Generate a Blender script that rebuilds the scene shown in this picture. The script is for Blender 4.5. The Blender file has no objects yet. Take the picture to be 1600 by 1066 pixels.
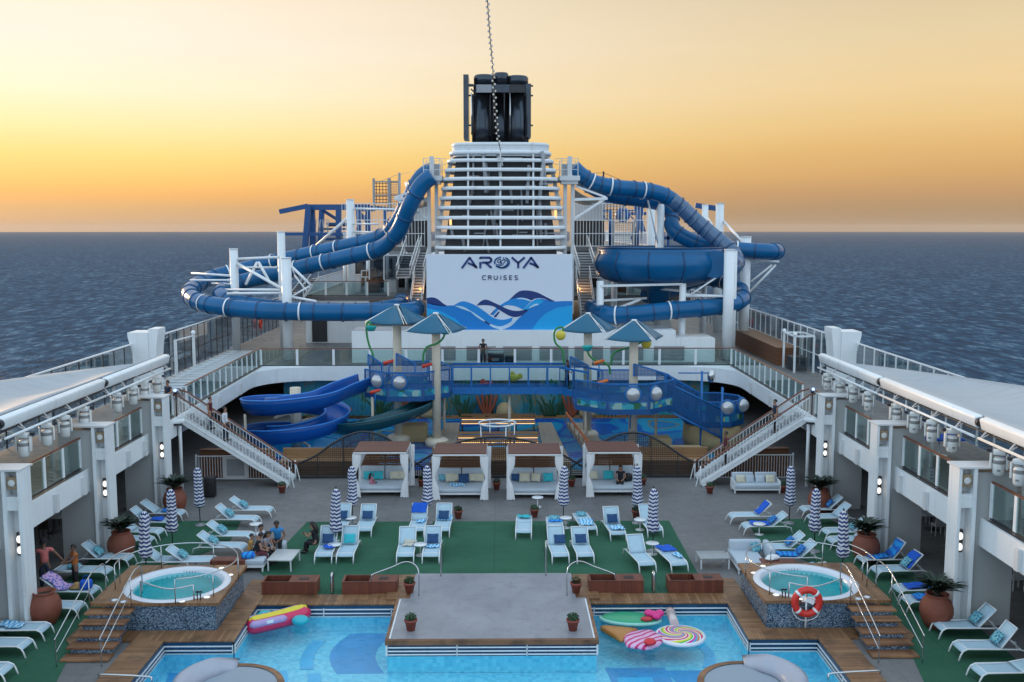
import bpy, bmesh, math, random
from mathutils import Vector, Matrix
R=math.radians; PI=math.pi
random.seed(7)
scene=bpy.context.scene
COL=scene.collection
# ---------------------------------------------------------------- camera model (used to read real positions off the survey)
F=1550.; CX,CY=800.,533.; H=13.; CAMX=.3
PITCH=math.atan((CY-356)/F); YAW=math.atan(17/F)
def _ray(px,py):
    x=(px-CX)/F; y=-(py-CY)/F
    cp,sp=math.cos(PITCH),math.sin(PITCH)
    f=cp+y*sp; u=-sp+y*cp
    cy,sy=math.cos(YAW),math.sin(YAW)
    return x*cy+f*sy, -x*sy+f*cy, u
def G(px,py,z=0.):
    X,Y,u=_ray(px,py); t=(z-H)/u; return (CAMX+X*t,Y*t,z)
def D(px,py,Yd):
    X,Y,u=_ray(px,py); t=Yd/Y; return (CAMX+X*t,Yd,H+u*t)
def XP(px,py,Xd):
    X,Y,u=_ray(px,py); t=(Xd-CAMX)/X; return (Xd,Y*t,H+u*t)
# ---------------------------------------------------------------- mesh builder
class MB:
    def __init__(s): s.v=[]; s.f=[]; s.s=[]
    def add(s,vs,fs,sm=False):
        o=len(s.v); s.v+= [tuple(v) for v in vs]
        for f in fs: s.f.append(tuple(i+o for i in f)); s.s.append(sm)
        return s
    def box(s,x0,x1,y0,y1,z0,z1):
        v=[(x,y,z) for z in(z0,z1) for y in(y0,y1) for x in(x0,x1)]
        return s.add(v,[(0,2,3,1),(4,5,7,6),(0,1,5,4),(2,6,7,3),(0,4,6,2),(1,3,7,5)])
    def cbox(s,c,d,rz=0,rx=0,ry=0,b=0):
        m=Matrix.Translation(c)@Matrix.Rotation(rz,4,'Z')@Matrix.Rotation(ry,4,'Y')@Matrix.Rotation(rx,4,'X')
        a,e,h=d[0]/2,d[1]/2,d[2]/2
        if b<=0:
            v=[m@Vector((x,y,z)) for z in(-h,h) for y in(-e,e) for x in(-a,a)]
            return s.add(v,[(0,2,3,1),(4,5,7,6),(0,1,5,4),(2,6,7,3),(0,4,6,2),(1,3,7,5)])
        bm=bmesh.new(); bmesh.ops.create_cube(bm,size=1)
        for q in bm.verts: q.co=Vector((q.co.x*2*a,q.co.y*2*e,q.co.z*2*h))
        bmesh.ops.bevel(bm,geom=bm.edges[:],offset=b,segments=2,affect='EDGES',profile=.5)
        bm.verts.index_update(); vs=[m@q.co for q in bm.verts]; fs=[[q.index for q in f.verts] for f in bm.faces]
        bm.free(); return s.add(vs,fs,True)
    def beam(s,p,q,w,h=None):
        p=Vector(p);q=Vector(q);d=(q-p);L=d.length
        if L<1e-6: return s
        d/=L; up=Vector((0,0,1)) if abs(d.z)<.95 else Vector((0,1,0))
        a=d.cross(up).normalized(); b=a.cross(d); h=h or w
        v=[]
        for o in(p,q):
            for i,j in((-1,-1),(1,-1),(1,1),(-1,1)): v.append(o+a*(i*w/2)+b*(j*h/2))
        return s.add(v,[(0,1,2,3),(7,6,5,4),(0,4,5,1),(1,5,6,2),(2,6,7,3),(3,7,4,0)])
    def tube(s,pts,r,n=8,closed=False,caps=True,sm=True):
        P=[Vector(p) for p in pts]; N=len(P)
        rr=r if isinstance(r,(list,tuple)) else [r]*N
        t0=(P[1]-P[0]).normalized()
        u=t0.cross(Vector((0,0,1))) if abs(t0.z)<.95 else t0.cross(Vector((0,1,0)))
        u.normalize(); vs=[]; pt=t0
        for i in range(N):
            if closed: t=(P[(i+1)%N]-P[i-1])
            elif i==0: t=P[1]-P[0]
            elif i==N-1: t=P[-1]-P[-2]
            else: t=P[i+1]-P[i-1]
            if t.length<1e-9: t=pt
            t=t.normalized()
            u=(u-t*u.dot(t))
            if u.length<1e-6: u=t.orthogonal()
            u.normalize(); w=t.cross(u); pt=t
            for k in range(n):
                a=2*PI*k/n; vs.append(P[i]+(u*math.cos(a)+w*math.sin(a))*rr[i])
        fs=[]
        for i in range(N if closed else N-1):
            j=(i+1)%N
            for k in range(n):
                l=(k+1)%n; fs.append((i*n+k,i*n+l,j*n+l,j*n+k))
        o=len(s.v); s.add(vs,fs,sm)
        if caps and not closed:
            s.f.append(tuple(o+k for k in range(n))[::-1]); s.s.append(False)
            s.f.append(tuple(o+(N-1)*n+k for k in range(n))); s.s.append(False)
        return s
    def lathe(s,prof,c=(0,0,0),n=24,sm=True,fn=None,cap=True):
        vs=[]
        for r,z in prof:
            for k in range(n):
                a=2*PI*k/n; q=r if fn is None else fn(r,z,a)
                vs.append((c[0]+q*math.cos(a),c[1]+q*math.sin(a),c[2]+z))
        fs=[]; N=len(prof)
        for i in range(N-1):
            for k in range(n):
                l=(k+1)%n; fs.append((i*n+k,i*n+l,(i+1)*n+l,(i+1)*n+k))
        o=len(s.v); s.add(vs,fs,sm)
        if cap:
            if prof[0][0]>1e-4: s.f.append(tuple(o+k for k in range(n))[::-1]); s.s.append(False)
            if prof[-1][0]>1e-4: s.f.append(tuple(o+(N-1)*n+k for k in range(n))); s.s.append(False)
        return s
    def prism(s,poly,z0,z1,axis='z'):
        n=len(poly)
        def P(a,b,c): return (a,b,c) if axis=='z' else ((a,c,b) if axis=='y' else (c,a,b))
        vs=[P(a,b,z0) for a,b in poly]+[P(a,b,z1) for a,b in poly]
        fs=[tuple(range(n))[::-1],tuple(range(n,2*n))]+[(i,(i+1)%n,n+(i+1)%n,n+i) for i in range(n)]
        return s.add(vs,fs)
    def ball(s,c,r,sc=(1,1,1),n=12,m=8):
        vs=[];fs=[]
        for i in range(m+1):
            t=PI*i/m
            for k in range(n):
                a=2*PI*k/n; vs.append((c[0]+r*sc[0]*math.sin(t)*math.cos(a),c[1]+r*sc[1]*math.sin(t)*math.sin(a),c[2]-r*sc[2]*math.cos(t)))
        for i in range(m):
            for k in range(n):
                l=(k+1)%n; fs.append((i*n+k,i*n+l,(i+1)*n+l,(i+1)*n+k))
        return s.add(vs,fs,True)
    def sheet(s,grid,th=0.,sm=True):
        h=len(grid);w=len(grid[0]); g=[[Vector(p) for p in r] for r in grid]
        def nrm(i,j):
            a=g[min(i+1,h-1)][j]-g[max(i-1,0)][j]; b=g[i][min(j+1,w-1)]-g[i][max(j-1,0)]
            n=b.cross(a); return n.normalized() if n.length>1e-9 else Vector((0,0,1))
        top=[g[i][j] for i in range(h) for j in range(w)]
        q=lambda i,j:i*w+j
        fs=[(q(i,j),q(i,j+1),q(i+1,j+1),q(i+1,j)) for i in range(h-1) for j in range(w-1)]
        if th==0: return s.add(top,fs,sm)
        bot=[g[i][j]-nrm(i,j)*th for i in range(h) for j in range(w)]; N=h*w
        f2=[tuple(reversed([k+N for k in f])) for f in fs]; e=[]
        ring=[q(0,j) for j in range(w)]+[q(i,w-1) for i in range(1,h)]+[q(h-1,j) for j in range(w-2,-1,-1)]+[q(i,0) for i in range(h-2,0,-1)]
        for a,b in zip(ring,ring[1:]+ring[:1]): e.append((b,a,a+N,b+N))
        return s.add(top+bot,fs+f2+e,sm)
    def xf(s,m):
        s.v=[tuple(m@Vector(v)) for v in s.v]; return s
def wloc(o):
    v=Vector((0,0,0))
    while o is not None: v+=o.location; o=o.parent
    return v
def tag(o,label=None,cat=None,group=None,kind=None):
    if label: o['label']=label
    if cat: o['category']=cat
    if group: o['group']=group
    if kind: o['kind']=kind
    return o
def obj(name,mb,mat,parent=None,label=None,cat=None,group=None,kind=None):
    me=bpy.data.meshes.new(name)
    off=wloc(parent) if parent is not None else Vector((0,0,0))
    vs=[(a-off.x,b-off.y,c-off.z) for a,b,c in mb.v]
    me.from_pydata(vs,[],mb.f); me.polygons.foreach_set('use_smooth',mb.s)
    bm=bmesh.new(); bm.from_mesh(me); bmesh.ops.recalc_face_normals(bm,faces=bm.faces); bm.to_mesh(me); bm.free()
    for m in (mat if isinstance(mat,(list,tuple)) else [mat]): me.materials.append(m)
    me.update()
    o=bpy.data.objects.new(name,me); COL.objects.link(o); o.parent=parent
    return tag(o,label,cat,group,kind)
def one(name,mb,mat,base,label,cat,group=None,kind=None):   # a one-mesh thing with its origin at its base
    o=obj(name,mb,mat); me=o.data; b=Vector(base)
    me.transform(Matrix.Translation(-b)); o.location=b
    return tag(o,label,cat,group,kind)
def thing(name,label,cat,loc=(0,0,0),group=None,kind=None):
    o=bpy.data.objects.new(name,None); COL.objects.link(o); o.location=loc; o.empty_display_size=.2
    return tag(o,label,cat,group,kind)
def dup(o,parent=None):
    c=o.copy(); COL.objects.link(c); c.parent=parent
    for ch in o.children: dup(ch,c)
    return c
def place(o,loc,rz=0,label=None,group=None,sc=None):
    o.location=loc; o.rotation_euler=(0,0,rz)
    if sc: o.scale=(sc,sc,sc)
    return tag(o,label,None,group)
def spline(P,k=8,closed=False):
    P=[Vector(p) for p in P]; n=len(P); out=[]
    for i in range(n if closed else n-1):
        if closed: a,b,c,d=P[i-1],P[i],P[(i+1)%n],P[(i+2)%n]
        else: a,b,c,d=P[max(i-1,0)],P[i],P[i+1],P[min(i+2,n-1)]
        for j in range(k):
            t=j/k; out.append(.5*((2*b)+(c-a)*t+(2*a-5*b+4*c-d)*t*t+(3*b-a-3*c+d)*t**3))
    if not closed: out.append(P[-1])
    return out
def resample(P,step):
    L=[0]
    for a,b in zip(P,P[1:]): L.append(L[-1]+(b-a).length)
    n=max(2,int(L[-1]/step)+1); out=[]; j=0
    for i in range(n):
        t=L[-1]*i/(n-1)
        while j<len(P)-2 and L[j+1]<t: j+=1
        q=(t-L[j])/max(1e-9,L[j+1]-L[j]); out.append(P[j].lerp(P[j+1],q))
    return out
# ---------------------------------------------------------------- materials
def s2l(c): return tuple(((x/255)/12.92 if x<=10 else (((x/255)+.055)/1.055)**2.4) for x in c)
class NT:
    def __init__(s,name):
        s.m=bpy.data.materials.new(name); s.m.use_nodes=True; s.t=s.m.node_tree; s.t.nodes.clear()
    def n(s,t,**k):
        x=s.t.nodes.new(t)
        for a,b in k.items(): setattr(x,a,b)
        return x
    def l(s,a,b): s.t.links.new(a,b)
    def val(s,x,y): 
        if hasattr(x,'is_linked') or hasattr(x,'node'): s.l(x,y)
        else: y.default_value=x
    def math(s,op,a,b=None,c=None):
        x=s.n('ShaderNodeMath',operation=op)
        for i,q in enumerate((a,b,c)):
            if q is not None: s.val(q,x.inputs[i])
        return x.outputs[0]
    def mix(s,f,a,b,mode='MIX'):
        x=s.n('ShaderNodeMix',data_type='RGBA',blend_type=mode)
        s.val(f,x.inputs[0])
        for q,i in((a,6),(b,7)):
            if isinstance(q,(tuple,list)): x.inputs[i].default_value=(*q[:3],1)
            else: s.l(q,x.inputs[i])
        return x.outputs[2]
    def coord(s,which='Object',scale=(1,1,1),rot=(0,0,0)):
        c=s.n('ShaderNodeTexCoord'); mp=s.n('ShaderNodeMapping'); s.l(c.outputs[which],mp.inputs[0])
        mp.inputs['Scale'].default_value=scale; mp.inputs['Rotation'].default_value=rot
        return mp.outputs[0]
    def wcoord(s,scale=(1,1,1)):
        c=s.n('ShaderNodeNewGeometry'); mp=s.n('ShaderNodeMapping'); s.l(c.outputs['Position'],mp.inputs[0]); mp.inputs['Scale'].default_value=scale
        return mp.outputs[0]
    def noise(s,co,scale=5,detail=4,rough=.55):
        x=s.n('ShaderNodeTexNoise'); s.l(co,x.inputs['Vector']); x.inputs['Scale'].default_value=scale
        x.inputs['Detail'].default_value=detail; x.inputs['Roughness'].default_value=rough
        return x.outputs[0]
    def ramp(s,f,stops,interp='LINEAR'):
        x=s.n('ShaderNodeValToRGB'); s.l(f,x.inputs[0]); r=x.color_ramp; r.interpolation=interp
        while len(r.elements)<len(stops): r.elements.new(.5)
        for e,(p,c) in zip(r.elements,stops): e.position=p; e.color=(*c[:3],1) if isinstance(c,(tuple,list)) else (c,c,c,1)
        return x.outputs[0]
    def bump(s,h,strength=.3,dist=.01):
        x=s.n('ShaderNodeBump'); s.l(h,x.inputs['Height']); x.inputs['Strength'].default_value=strength; x.inputs['Distance'].default_value=dist
        return x.outputs[0]
    def pbsdf(s,col,rough=.6,metal=0,spec=.5,normal=None,**kw):
        b=s.n('ShaderNodeBsdfPrincipled'); o=s.n('ShaderNodeOutputMaterial'); s.l(b.outputs[0],o.inputs[0])
        if isinstance(col,(tuple,list)): b.inputs['Base Color'].default_value=(*col[:3],1)
        else: s.l(col,b.inputs['Base Color'])
        s.val(rough,b.inputs['Roughness']); b.inputs['Metallic'].default_value=metal
        b.inputs['Specular IOR Level'].default_value=spec
        if normal is not None: s.l(normal,b.inputs['Normal'])
        for k,v in kw.items():
            i=b.inputs[k.replace('_',' ')]
            if isinstance(v,(tuple,list)): i.default_value=(*v[:3],1)
            else: s.val(v,i)
        return s.m
def mat(name,col,rough=.55,metal=0,var=.12,scale=3.,spec=.5,bump=0,world=False,**kw):
    t=NT(name); co=t.wcoord() if world else t.coord()
    n=t.noise(co,scale,5,.6)
    c=t.mix(t.math('MULTIPLY_ADD',n,1.6,-.3),tuple(x*(1-var) for x in col),tuple(min(.95,x*(1+var)) for x in col))
    nm=t.bump(t.noise(co,scale*8,3),bump,.01) if bump else None
    return t.pbsdf(c,rough,metal,spec,nm,**kw)
MT={}
def m_paint(name,col,rough=.42):
    t=NT(name); co=t.wcoord(); n=t.noise(co,.8,5,.6); st=t.noise(t.wcoord((2.2,2.2,.22)),1.3,5,.65)
    c=t.mix(t.math('MULTIPLY_ADD',n,1.6,-.3),tuple(x*.94 for x in col),tuple(min(.9,x*1.06) for x in col))
    c=t.mix(t.math('MULTIPLY',t.ramp(st,[(.58,0),(.78,1)]),.38),c,(.42,.36,.31))
    sp=t.n('ShaderNodeSeparateXYZ'); t.l(co,sp.inputs[0]); g=None
    for i in (0,1,2):
        k=t.math('LESS_THAN',t.math('FRACT',t.math('DIVIDE',t.math('ADD',sp.outputs[i],.37),(2.9,2.9,1.55)[i])),.008); g=k if g is None else t.math('MAXIMUM',g,k)
    c=t.mix(t.math('MULTIPLY',g,.3),c,tuple(x*.5 for x in col))
    return t.pbsdf(c,rough)
MT['white']=m_paint('white_paint',(.76,.79,.81))
MT['white2']=mat('offwhite_paint',(.62,.63,.64),.5,var=.1,scale=.7,world=True)
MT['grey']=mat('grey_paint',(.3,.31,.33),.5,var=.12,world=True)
MT['colgrey']=mat('column_grey',(.40,.41,.41),.55,var=.08,scale=.6,world=True)
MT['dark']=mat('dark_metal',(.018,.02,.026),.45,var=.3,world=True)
MT['black']=mat('black_plastic',(.012,.012,.014),.5)
MT['navy']=mat('exhaust_charcoal',(.05,.062,.08),.22,var=.35,scale=.9,world=True,metal=.75)
MT['steel']=mat('stainless_steel',(.55,.56,.58),.22,1,var=.08)
MT['blueslide']=mat('blue_fibreglass',(.001,.105,.265),.28,var=.22,scale=.5,world=True,spec=.35)
MT['blueslide2']=mat('royal_blue_fibreglass',(.003,.075,.33),.28,var=.2,scale=.5,world=True,spec=.35)
MT['greyslide']=mat('smoked_blue_fibreglass',(.07,.14,.25),.2,var=.2,scale=.6,world=True,spec=.6)
MT['blueflange']=mat('slide_flange_blue',(.004,.045,.13),.4,world=True)
MT['bluesteel']=mat('blue_painted_steel',(.003,.13,.40),.4,var=.2,world=True)
MT['bluesteel2']=mat('deep_blue_steel',(.004,.07,.23),.4,var=.2,world=True)
MT['brownrail']=mat('varnished_handrail',(.16,.055,.03),.3,var=.25)
MT['cream']=mat('cream_column_paint',(.62,.55,.44),.5,var=.06,world=True)
MT['green']=mat('green_pipe_paint',(.02,.22,.05),.35,var=.2)
MT['teal']=mat('teal_plastic',(.02,.42,.40),.35)
MT['red']=mat('red_plastic',(.55,.04,.02),.35)
MT['orange']=mat('orange_plastic',(.6,.14,.02),.4)
MT['yellow']=mat('yellow_plastic',(.6,.5,.05),.4)
MT['fabgrey']=mat('pale_grey_upholstery',(.44,.50,.56),.85,var=.06,scale=6,bump=.15)
MT['sling']=mat('pale_mesh_sling',(.40,.55,.64),.75,var=.06,scale=5,bump=.1)
MT['slinggrey']=mat('grey_mesh_sling',(.36,.43,.48),.75,var=.08,scale=5)
MT['frame']=mat('white_lounger_frame',(.72,.74,.76),.4,var=.05)
MT['curtain']=mat('white_curtain',(.76,.76,.78),.9,var=.05)
MT['beige']=mat('beige_cushion',(.58,.54,.42),.9,var=.08,scale=8)
MT['tealcush']=mat('turquoise_cushion',(.03,.42,.48),.85,var=.1,scale=8)
MT['navycush']=mat('navy_cushion',(.015,.06,.16),.85,var=.5,scale=14)
MT['terracotta']=mat('terracotta',(.21,.060,.034),.7,var=.22,scale=4,bump=.2)
MT['redpot']=mat('small_pot_clay',(.26,.06,.04),.6,var=.2)
MT['soil']=mat('potting_soil',(.03,.02,.015),.9)
MT['leaf']=mat('palm_leaf',(.010,.028,.014),.45,var=.4,scale=4)
MT['shrub']=mat('box_shrub_leaf',(.03,.075,.03),.5,var=.4,scale=9)
MT['sand']=mat('sand_coloured_render',(.36,.27,.14),.8,var=.12,scale=2,world=True)
MT['cable']=mat('cable_black',(.02,.02,.02),.6)
MT['lightgrey']=mat('fixture_grey_white',(.66,.67,.66),.4,var=.06)
MT['midgrey']=mat('fixture_band_grey',(.22,.22,.22),.4)
MT['mesh_shade']=mat('grey_shade_fabric',(.33,.30,.26),.9,var=.15,world=True)
def m_patterned(name,a,b,scale):
    t=NT(name); co=t.coord(); v=t.n('ShaderNodeTexVoronoi'); v.inputs['Scale'].default_value=scale; t.l(co,v.inputs['Vector'])
    f=t.ramp(v.outputs['Distance'],[(0,0),(.42,0),(.46,1),(1,1)])
    return t.pbsdf(t.mix(f,a,b),.85)
MT['bluecush']=m_patterned('patterned_blue_cushion',(.008,.05,.26),(.02,.2,.5),10)
MT['patcush']=m_patterned('patterned_teal_cushion',(.03,.15,.26),(.16,.42,.48),14)
def m_towel(name,a,b,sc):
    t=NT(name); co=t.coord(); n=t.noise(co,2.5,2); w=t.n('ShaderNodeTexWave'); w.inputs['Scale'].default_value=sc; w.inputs['Distortion'].default_value=6; t.l(co,w.inputs['Vector'])
    f=t.ramp(w.outputs['Fac'],[(.3,0),(.45,1)])
    return t.pbsdf(t.mix(f,a,b),.95,normal=t.bump(n,.5,.02))
MT['towel']=m_towel('blue_wave_towel',(.015,.13,.55),(.02,.30,.72),1.6)
MT['towel2']=m_towel('pale_blue_towel',(.05,.35,.70),(.45,.68,.82),2.2)
MT['towel3']=mat('cobalt_towel',(.01,.1,.55),.95,var=.2)
MT['towelbeige']=mat('beige_towel',(.55,.52,.44),.95,var=.12)
def m_deck():
    t=NT('weathered_grey_deck'); co=t.wcoord()
    n1=t.noise(co,.35,6,.6); n2=t.noise(co,2.5,5,.65); n3=t.noise(co,14,3)
    c=t.mix(t.ramp(n1,[(.3,0),(.7,1)]),(.118,.116,.118),(.180,.176,.175))
    c=t.mix(t.math('MULTIPLY',t.ramp(n2,[(.52,0),(.75,1)]),.35),c,(.10,.10,.11))
    sp=t.n('ShaderNodeSeparateXYZ'); t.l(co,sp.inputs[0])
    g=t.math('MAXIMUM',t.math('LESS_THAN',t.math('FRACT',t.math('DIVIDE',sp.outputs[0],2.4)),.012),t.math('LESS_THAN',t.math('FRACT',t.math('DIVIDE',sp.outputs[1],3.2)),.01))
    c=t.mix(t.math('MULTIPLY',g,.5),c,(.06,.06,.065)); n4=t.noise(co,.9,3,.7); c=t.mix(t.math('MULTIPLY',t.ramp(n4,[(.6,0),(.68,1)]),.28),c,(.11,.11,.12))
    return t.pbsdf(c,t.ramp(n2,[(.3,.42),(.7,.7)]),normal=t.bump(n3,.15,.004))
MT['deck']=m_deck()
def m_turf():
    t=NT('green_turf'); co=t.wcoord(); n1=t.noise(co,.5,5); n2=t.noise(co,90,3,.7); n3=t.noise(co,4,4)
    c=t.mix(t.ramp(n1,[(.3,0),(.7,1)]),(.022,.098,.056),(.045,.142,.086))
    c=t.mix(t.math('MULTIPLY',n3,.4),c,(.055,.15,.09)); c=t.mix(t.math('MULTIPLY',n2,.4),c,(.01,.06,.035))
    n5=t.noise(t.wcoord((.5,1.4,1)),1.2,5,.7); c=t.mix(t.math('MULTIPLY',t.ramp(n5,[(.52,0),(.72,1)]),.4),c,(.02,.055,.04))
    sp=t.n('ShaderNodeSeparateXYZ'); t.l(co,sp.inputs[0]); c=t.mix(t.math('MULTIPLY',t.math('LESS_THAN',t.math('FRACT',t.math('DIVIDE',sp.outputs[0],2.)),.015),.5),c,(.012,.04,.03))
    return t.pbsdf(c,.92,spec=.2,normal=t.bump(n2,.6,.01))
MT['turf']=m_turf()
def m_planks(name,a,b,width,axis,rough=.5,dark=.35,stain=.5):
    t=NT(name); co=t.wcoord(); sp=t.n('ShaderNodeSeparateXYZ'); t.l(co,sp.inputs[0])
    x=sp.outputs[{'x':0,'y':1,'z':2}[axis]]
    q=t.math('DIVIDE',x,width); fr=t.math('FRACT',q); fl=t.math('FLOOR',q)
    wn=t.n('ShaderNodeTexWhiteNoise',noise_dimensions='1D'); t.l(fl,wn.inputs['W'])
    n=t.noise(co,1.1,5,.65); n2=t.noise(co,9,4)
    c=t.mix(wn.outputs[0],a,b); c=t.mix(t.math('MULTIPLY',t.ramp(n,[(.48,0),(.68,1)]),stain),c,tuple(k*.25 for k in a)); c=t.mix(t.math('MULTIPLY',n2,.3),c,tuple(k*.6 for k in a))
    g=t.math('LESS_THAN',fr,.09); c=t.mix(t.math('MULTIPLY',g,1-dark),c,(.02,.012,.008))
    return t.pbsdf(c,rough,normal=t.bump(t.math('SUBTRACT',1,g),.5,.01))
MT['teakx']=m_planks('teak_planks',(.20,.092,.038),(.33,.175,.080),.11,'x',.5,.25,.75)
MT['teaky']=m_planks('teak_planks_across',(.20,.092,.038),(.33,.175,.080),.11,'y',.5,.1,.75)
MT['teakstep']=m_planks('teak_steps',(.20,.085,.036),(.34,.165,.075),.16,'y',stain=.8)
MT['redwoodx']=m_planks('red_wood_boards',(.13,.03,.015),(.19,.05,.025),.12,'x',stain=.15)
MT['brownbox']=m_planks('brown_timber_cladding',(.15,.055,.022),(.19,.075,.03),.35,'z',stain=.1)
MT['canopywood']=m_planks('brown_slatted_roof',(.125,.042,.022),(.165,.058,.033),.07,'y',stain=.12)
MT['bench']=m_planks('pale_bench_boards',(.25,.13,.055),(.32,.18,.085),.14,'y',stain=.15)
MT['benchx']=m_planks('pale_ramp_boards',(.31,.24,.17),(.39,.30,.22),.14,'x',stain=.15)
def m_mosaic(name,cols,scale):
    t=NT(name); co=t.wcoord((scale,scale,scale)); 
    fl=t.n('ShaderNodeVectorMath',operation='FLOOR'); t.l(co,fl.inputs[0])
    wn=t.n('ShaderNodeTexWhiteNoise',noise_dimensions='3D'); t.l(fl.outputs[0],wn.inputs['Vector'])
    c=t.ramp(wn.outputs[0],[(i/len(cols),k) for i,k in enumerate(cols)],'CONSTANT')
    return t.pbsdf(c,.25)
MT['mosaic']=m_mosaic('blue_mosaic_tiles',[(.05,.08,.12),(.12,.18,.25),(.23,.31,.39),(.08,.13,.21),(.16,.23,.30),(.035,.055,.09)],28)
MT['mosaicpool']=m_mosaic('aqua_pool_mosaic',[(.13,.60,.78),(.15,.65,.82),(.11,.55,.75),(.18,.68,.84),(.14,.61,.79)],8)
MT['pooldark']=mat('pool_blue_tile',(.012,.31,.64),.3,var=.15,scale=2,world=True)
MT['poolcyan']=mat('pool_cyan_tile',(.02,.47,.78),.3,var=.12,scale=2,world=True)
MT['poolwall']=mat('pool_wall_deep_blue',(.008,.05,.12),.3,var=.3,world=True)
MT['tubshell']=mat('white_tub_shell',(.66,.68,.74),.25,var=.03)
MT['tubblue']=mat('aqua_tub_basin',(.022,.42,.46),.3,var=.06,world=True)
def fresnel(t,b=None,f0=.02):
    g=t.n('ShaderNodeNewGeometry'); d=t.n('ShaderNodeVectorMath',operation='DOT_PRODUCT'); t.l(g.outputs['Incoming'],d.inputs[0])
    t.l(b if b is not None else g.outputs['Normal'],d.inputs[1])
    q=t.math('SUBTRACT',1.,t.math('MINIMUM',t.math('ABSOLUTE',d.outputs['Value']),1.))
    return t.math('MULTIPLY_ADD',t.math('POWER',q,5.),1-f0,f0)
def m_water(name,tint,wave,rough=.04,strength=.25,refl=1.):
    t=NT(name); co=t.wcoord((1,1.6,1)); n=t.noise(co,wave,3,.5); n2=t.noise(co,wave*3.3,2)
    b=t.bump(t.math('MULTIPLY_ADD',n2,.35,n),strength,.06)
    tr=t.n('ShaderNodeBsdfTransparent'); tr.inputs[0].default_value=(*tint,1)
    gl=t.n('ShaderNodeBsdfGlossy'); gl.inputs['Roughness'].default_value=rough; gl.inputs[0].default_value=(refl*.9,refl*.95,refl,1); t.l(b,gl.inputs['Normal'])
    mx=t.n('ShaderNodeMixShader'); t.l(fresnel(t,b),mx.inputs[0]); t.l(tr.outputs[0],mx.inputs[1]); t.l(gl.outputs[0],mx.inputs[2])
    o=t.n('ShaderNodeOutputMaterial'); t.l(mx.outputs[0],o.inputs[0]); return t.m
MT['poolwater']=m_water('pool_water',(.90,.98,.99),2.6,.03,.45,.8)
MT['tubwater']=m_water('tub_water',(.50,.90,.91),3.5,.04,.08,.6)
def m_glass(name,tint,fac=.1):
    t=NT(name); tr=t.n('ShaderNodeBsdfTransparent'); tr.inputs[0].default_value=(*tint,1)
    gl=t.n('ShaderNodeBsdfGlossy'); gl.inputs['Roughness'].default_value=.03
    f=fresnel(t,None,fac)
    mx=t.n('ShaderNodeMixShader'); t.l(f,mx.inputs[0]); t.l(tr.outputs[0],mx.inputs[1]); t.l(gl.outputs[0],mx.inputs[2])
    o=t.n('ShaderNodeOutputMaterial'); t.l(mx.outputs[0],o.inputs[0]); return t.m
MT['glass']=m_glass('green_tint_glass',(.78,.88,.87),.06)
MT['glass2']=m_glass('windscreen_glass',(.80,.83,.82),.12)
MT['smokeglass']=m_glass('smoked_glass',(.22,.26,.28),.1)
def m_emit(name,col,st):
    t=NT(name); e=t.n('ShaderNodeEmission'); e.inputs[0].default_value=(*col,1); e.inputs[1].default_value=st
    o=t.n('ShaderNodeOutputMaterial'); t.l(e.outputs[0],o.inputs[0]); return t.m
MT['lamp']=m_emit('lit_lamp',(1,.95,.88),1.2)
MT['lampcool']=m_emit('lit_lamp_cool',(.85,.93,1.),6.)
MT['lampwarm']=m_emit('lit_lamp_warm',(1,.55,.2),1.6)
MT['screen']=m_emit('blue_screen',(.1,.45,1.),1.2)
def m_net(name,col,cell,wire,axes=('x','z'),tint=.0):
    t=NT(name); co=t.wcoord(); sp=t.n('ShaderNodeSeparateXYZ'); t.l(co,sp.inputs[0]); I={'x':0,'y':1,'z':2}
    fs=[]
    for a in axes:
        fr=t.math('FRACT',t.math('DIVIDE',sp.outputs[I[a]],cell)); fs.append(t.math('LESS_THAN',fr,wire))
    f=t.math('MAXIMUM',fs[0],fs[1]) if len(fs)>1 else fs[0]
    f=t.math('MAXIMUM',f,tint)
    tr=t.n('ShaderNodeBsdfTransparent'); b=t.n('ShaderNodeBsdfPrincipled'); b.inputs['Base Color'].default_value=(*col,1); b.inputs['Roughness'].default_value=.6
    mx=t.n('ShaderNodeMixShader'); t.l(f,mx.inputs[0]); t.l(tr.outputs[0],mx.inputs[1]); t.l(b.outputs[0],mx.inputs[2])
    o=t.n('ShaderNodeOutputMaterial'); t.l(mx.outputs[0],o.inputs[0]); return t.m
MT['bluenet']=m_net('blue_safety_net',(.003,.075,.23),.08,.3,('x','z'),.26)
MT['cargonet']=m_net('dark_cargo_net',(.06,.03,.025),.3,.2)
MT['lattice']=m_net('bronze_lattice_mesh',(.05,.035,.028),.1,.28,('x','z'))
# ---------------------------------------------------------------- camera
cd=bpy.data.cameras.new('camera'); cam=bpy.data.objects.new('camera',cd); COL.objects.link(cam)
cd.sensor_fit='HORIZONTAL'; cd.sensor_width=36; cd.lens=36*F/1600; cd.clip_end=60000; cd.clip_start=.1
cam.location=(CAMX,0,H); cam.rotation_euler=(PI/2-PITCH,0,-YAW); scene.camera=cam
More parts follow.
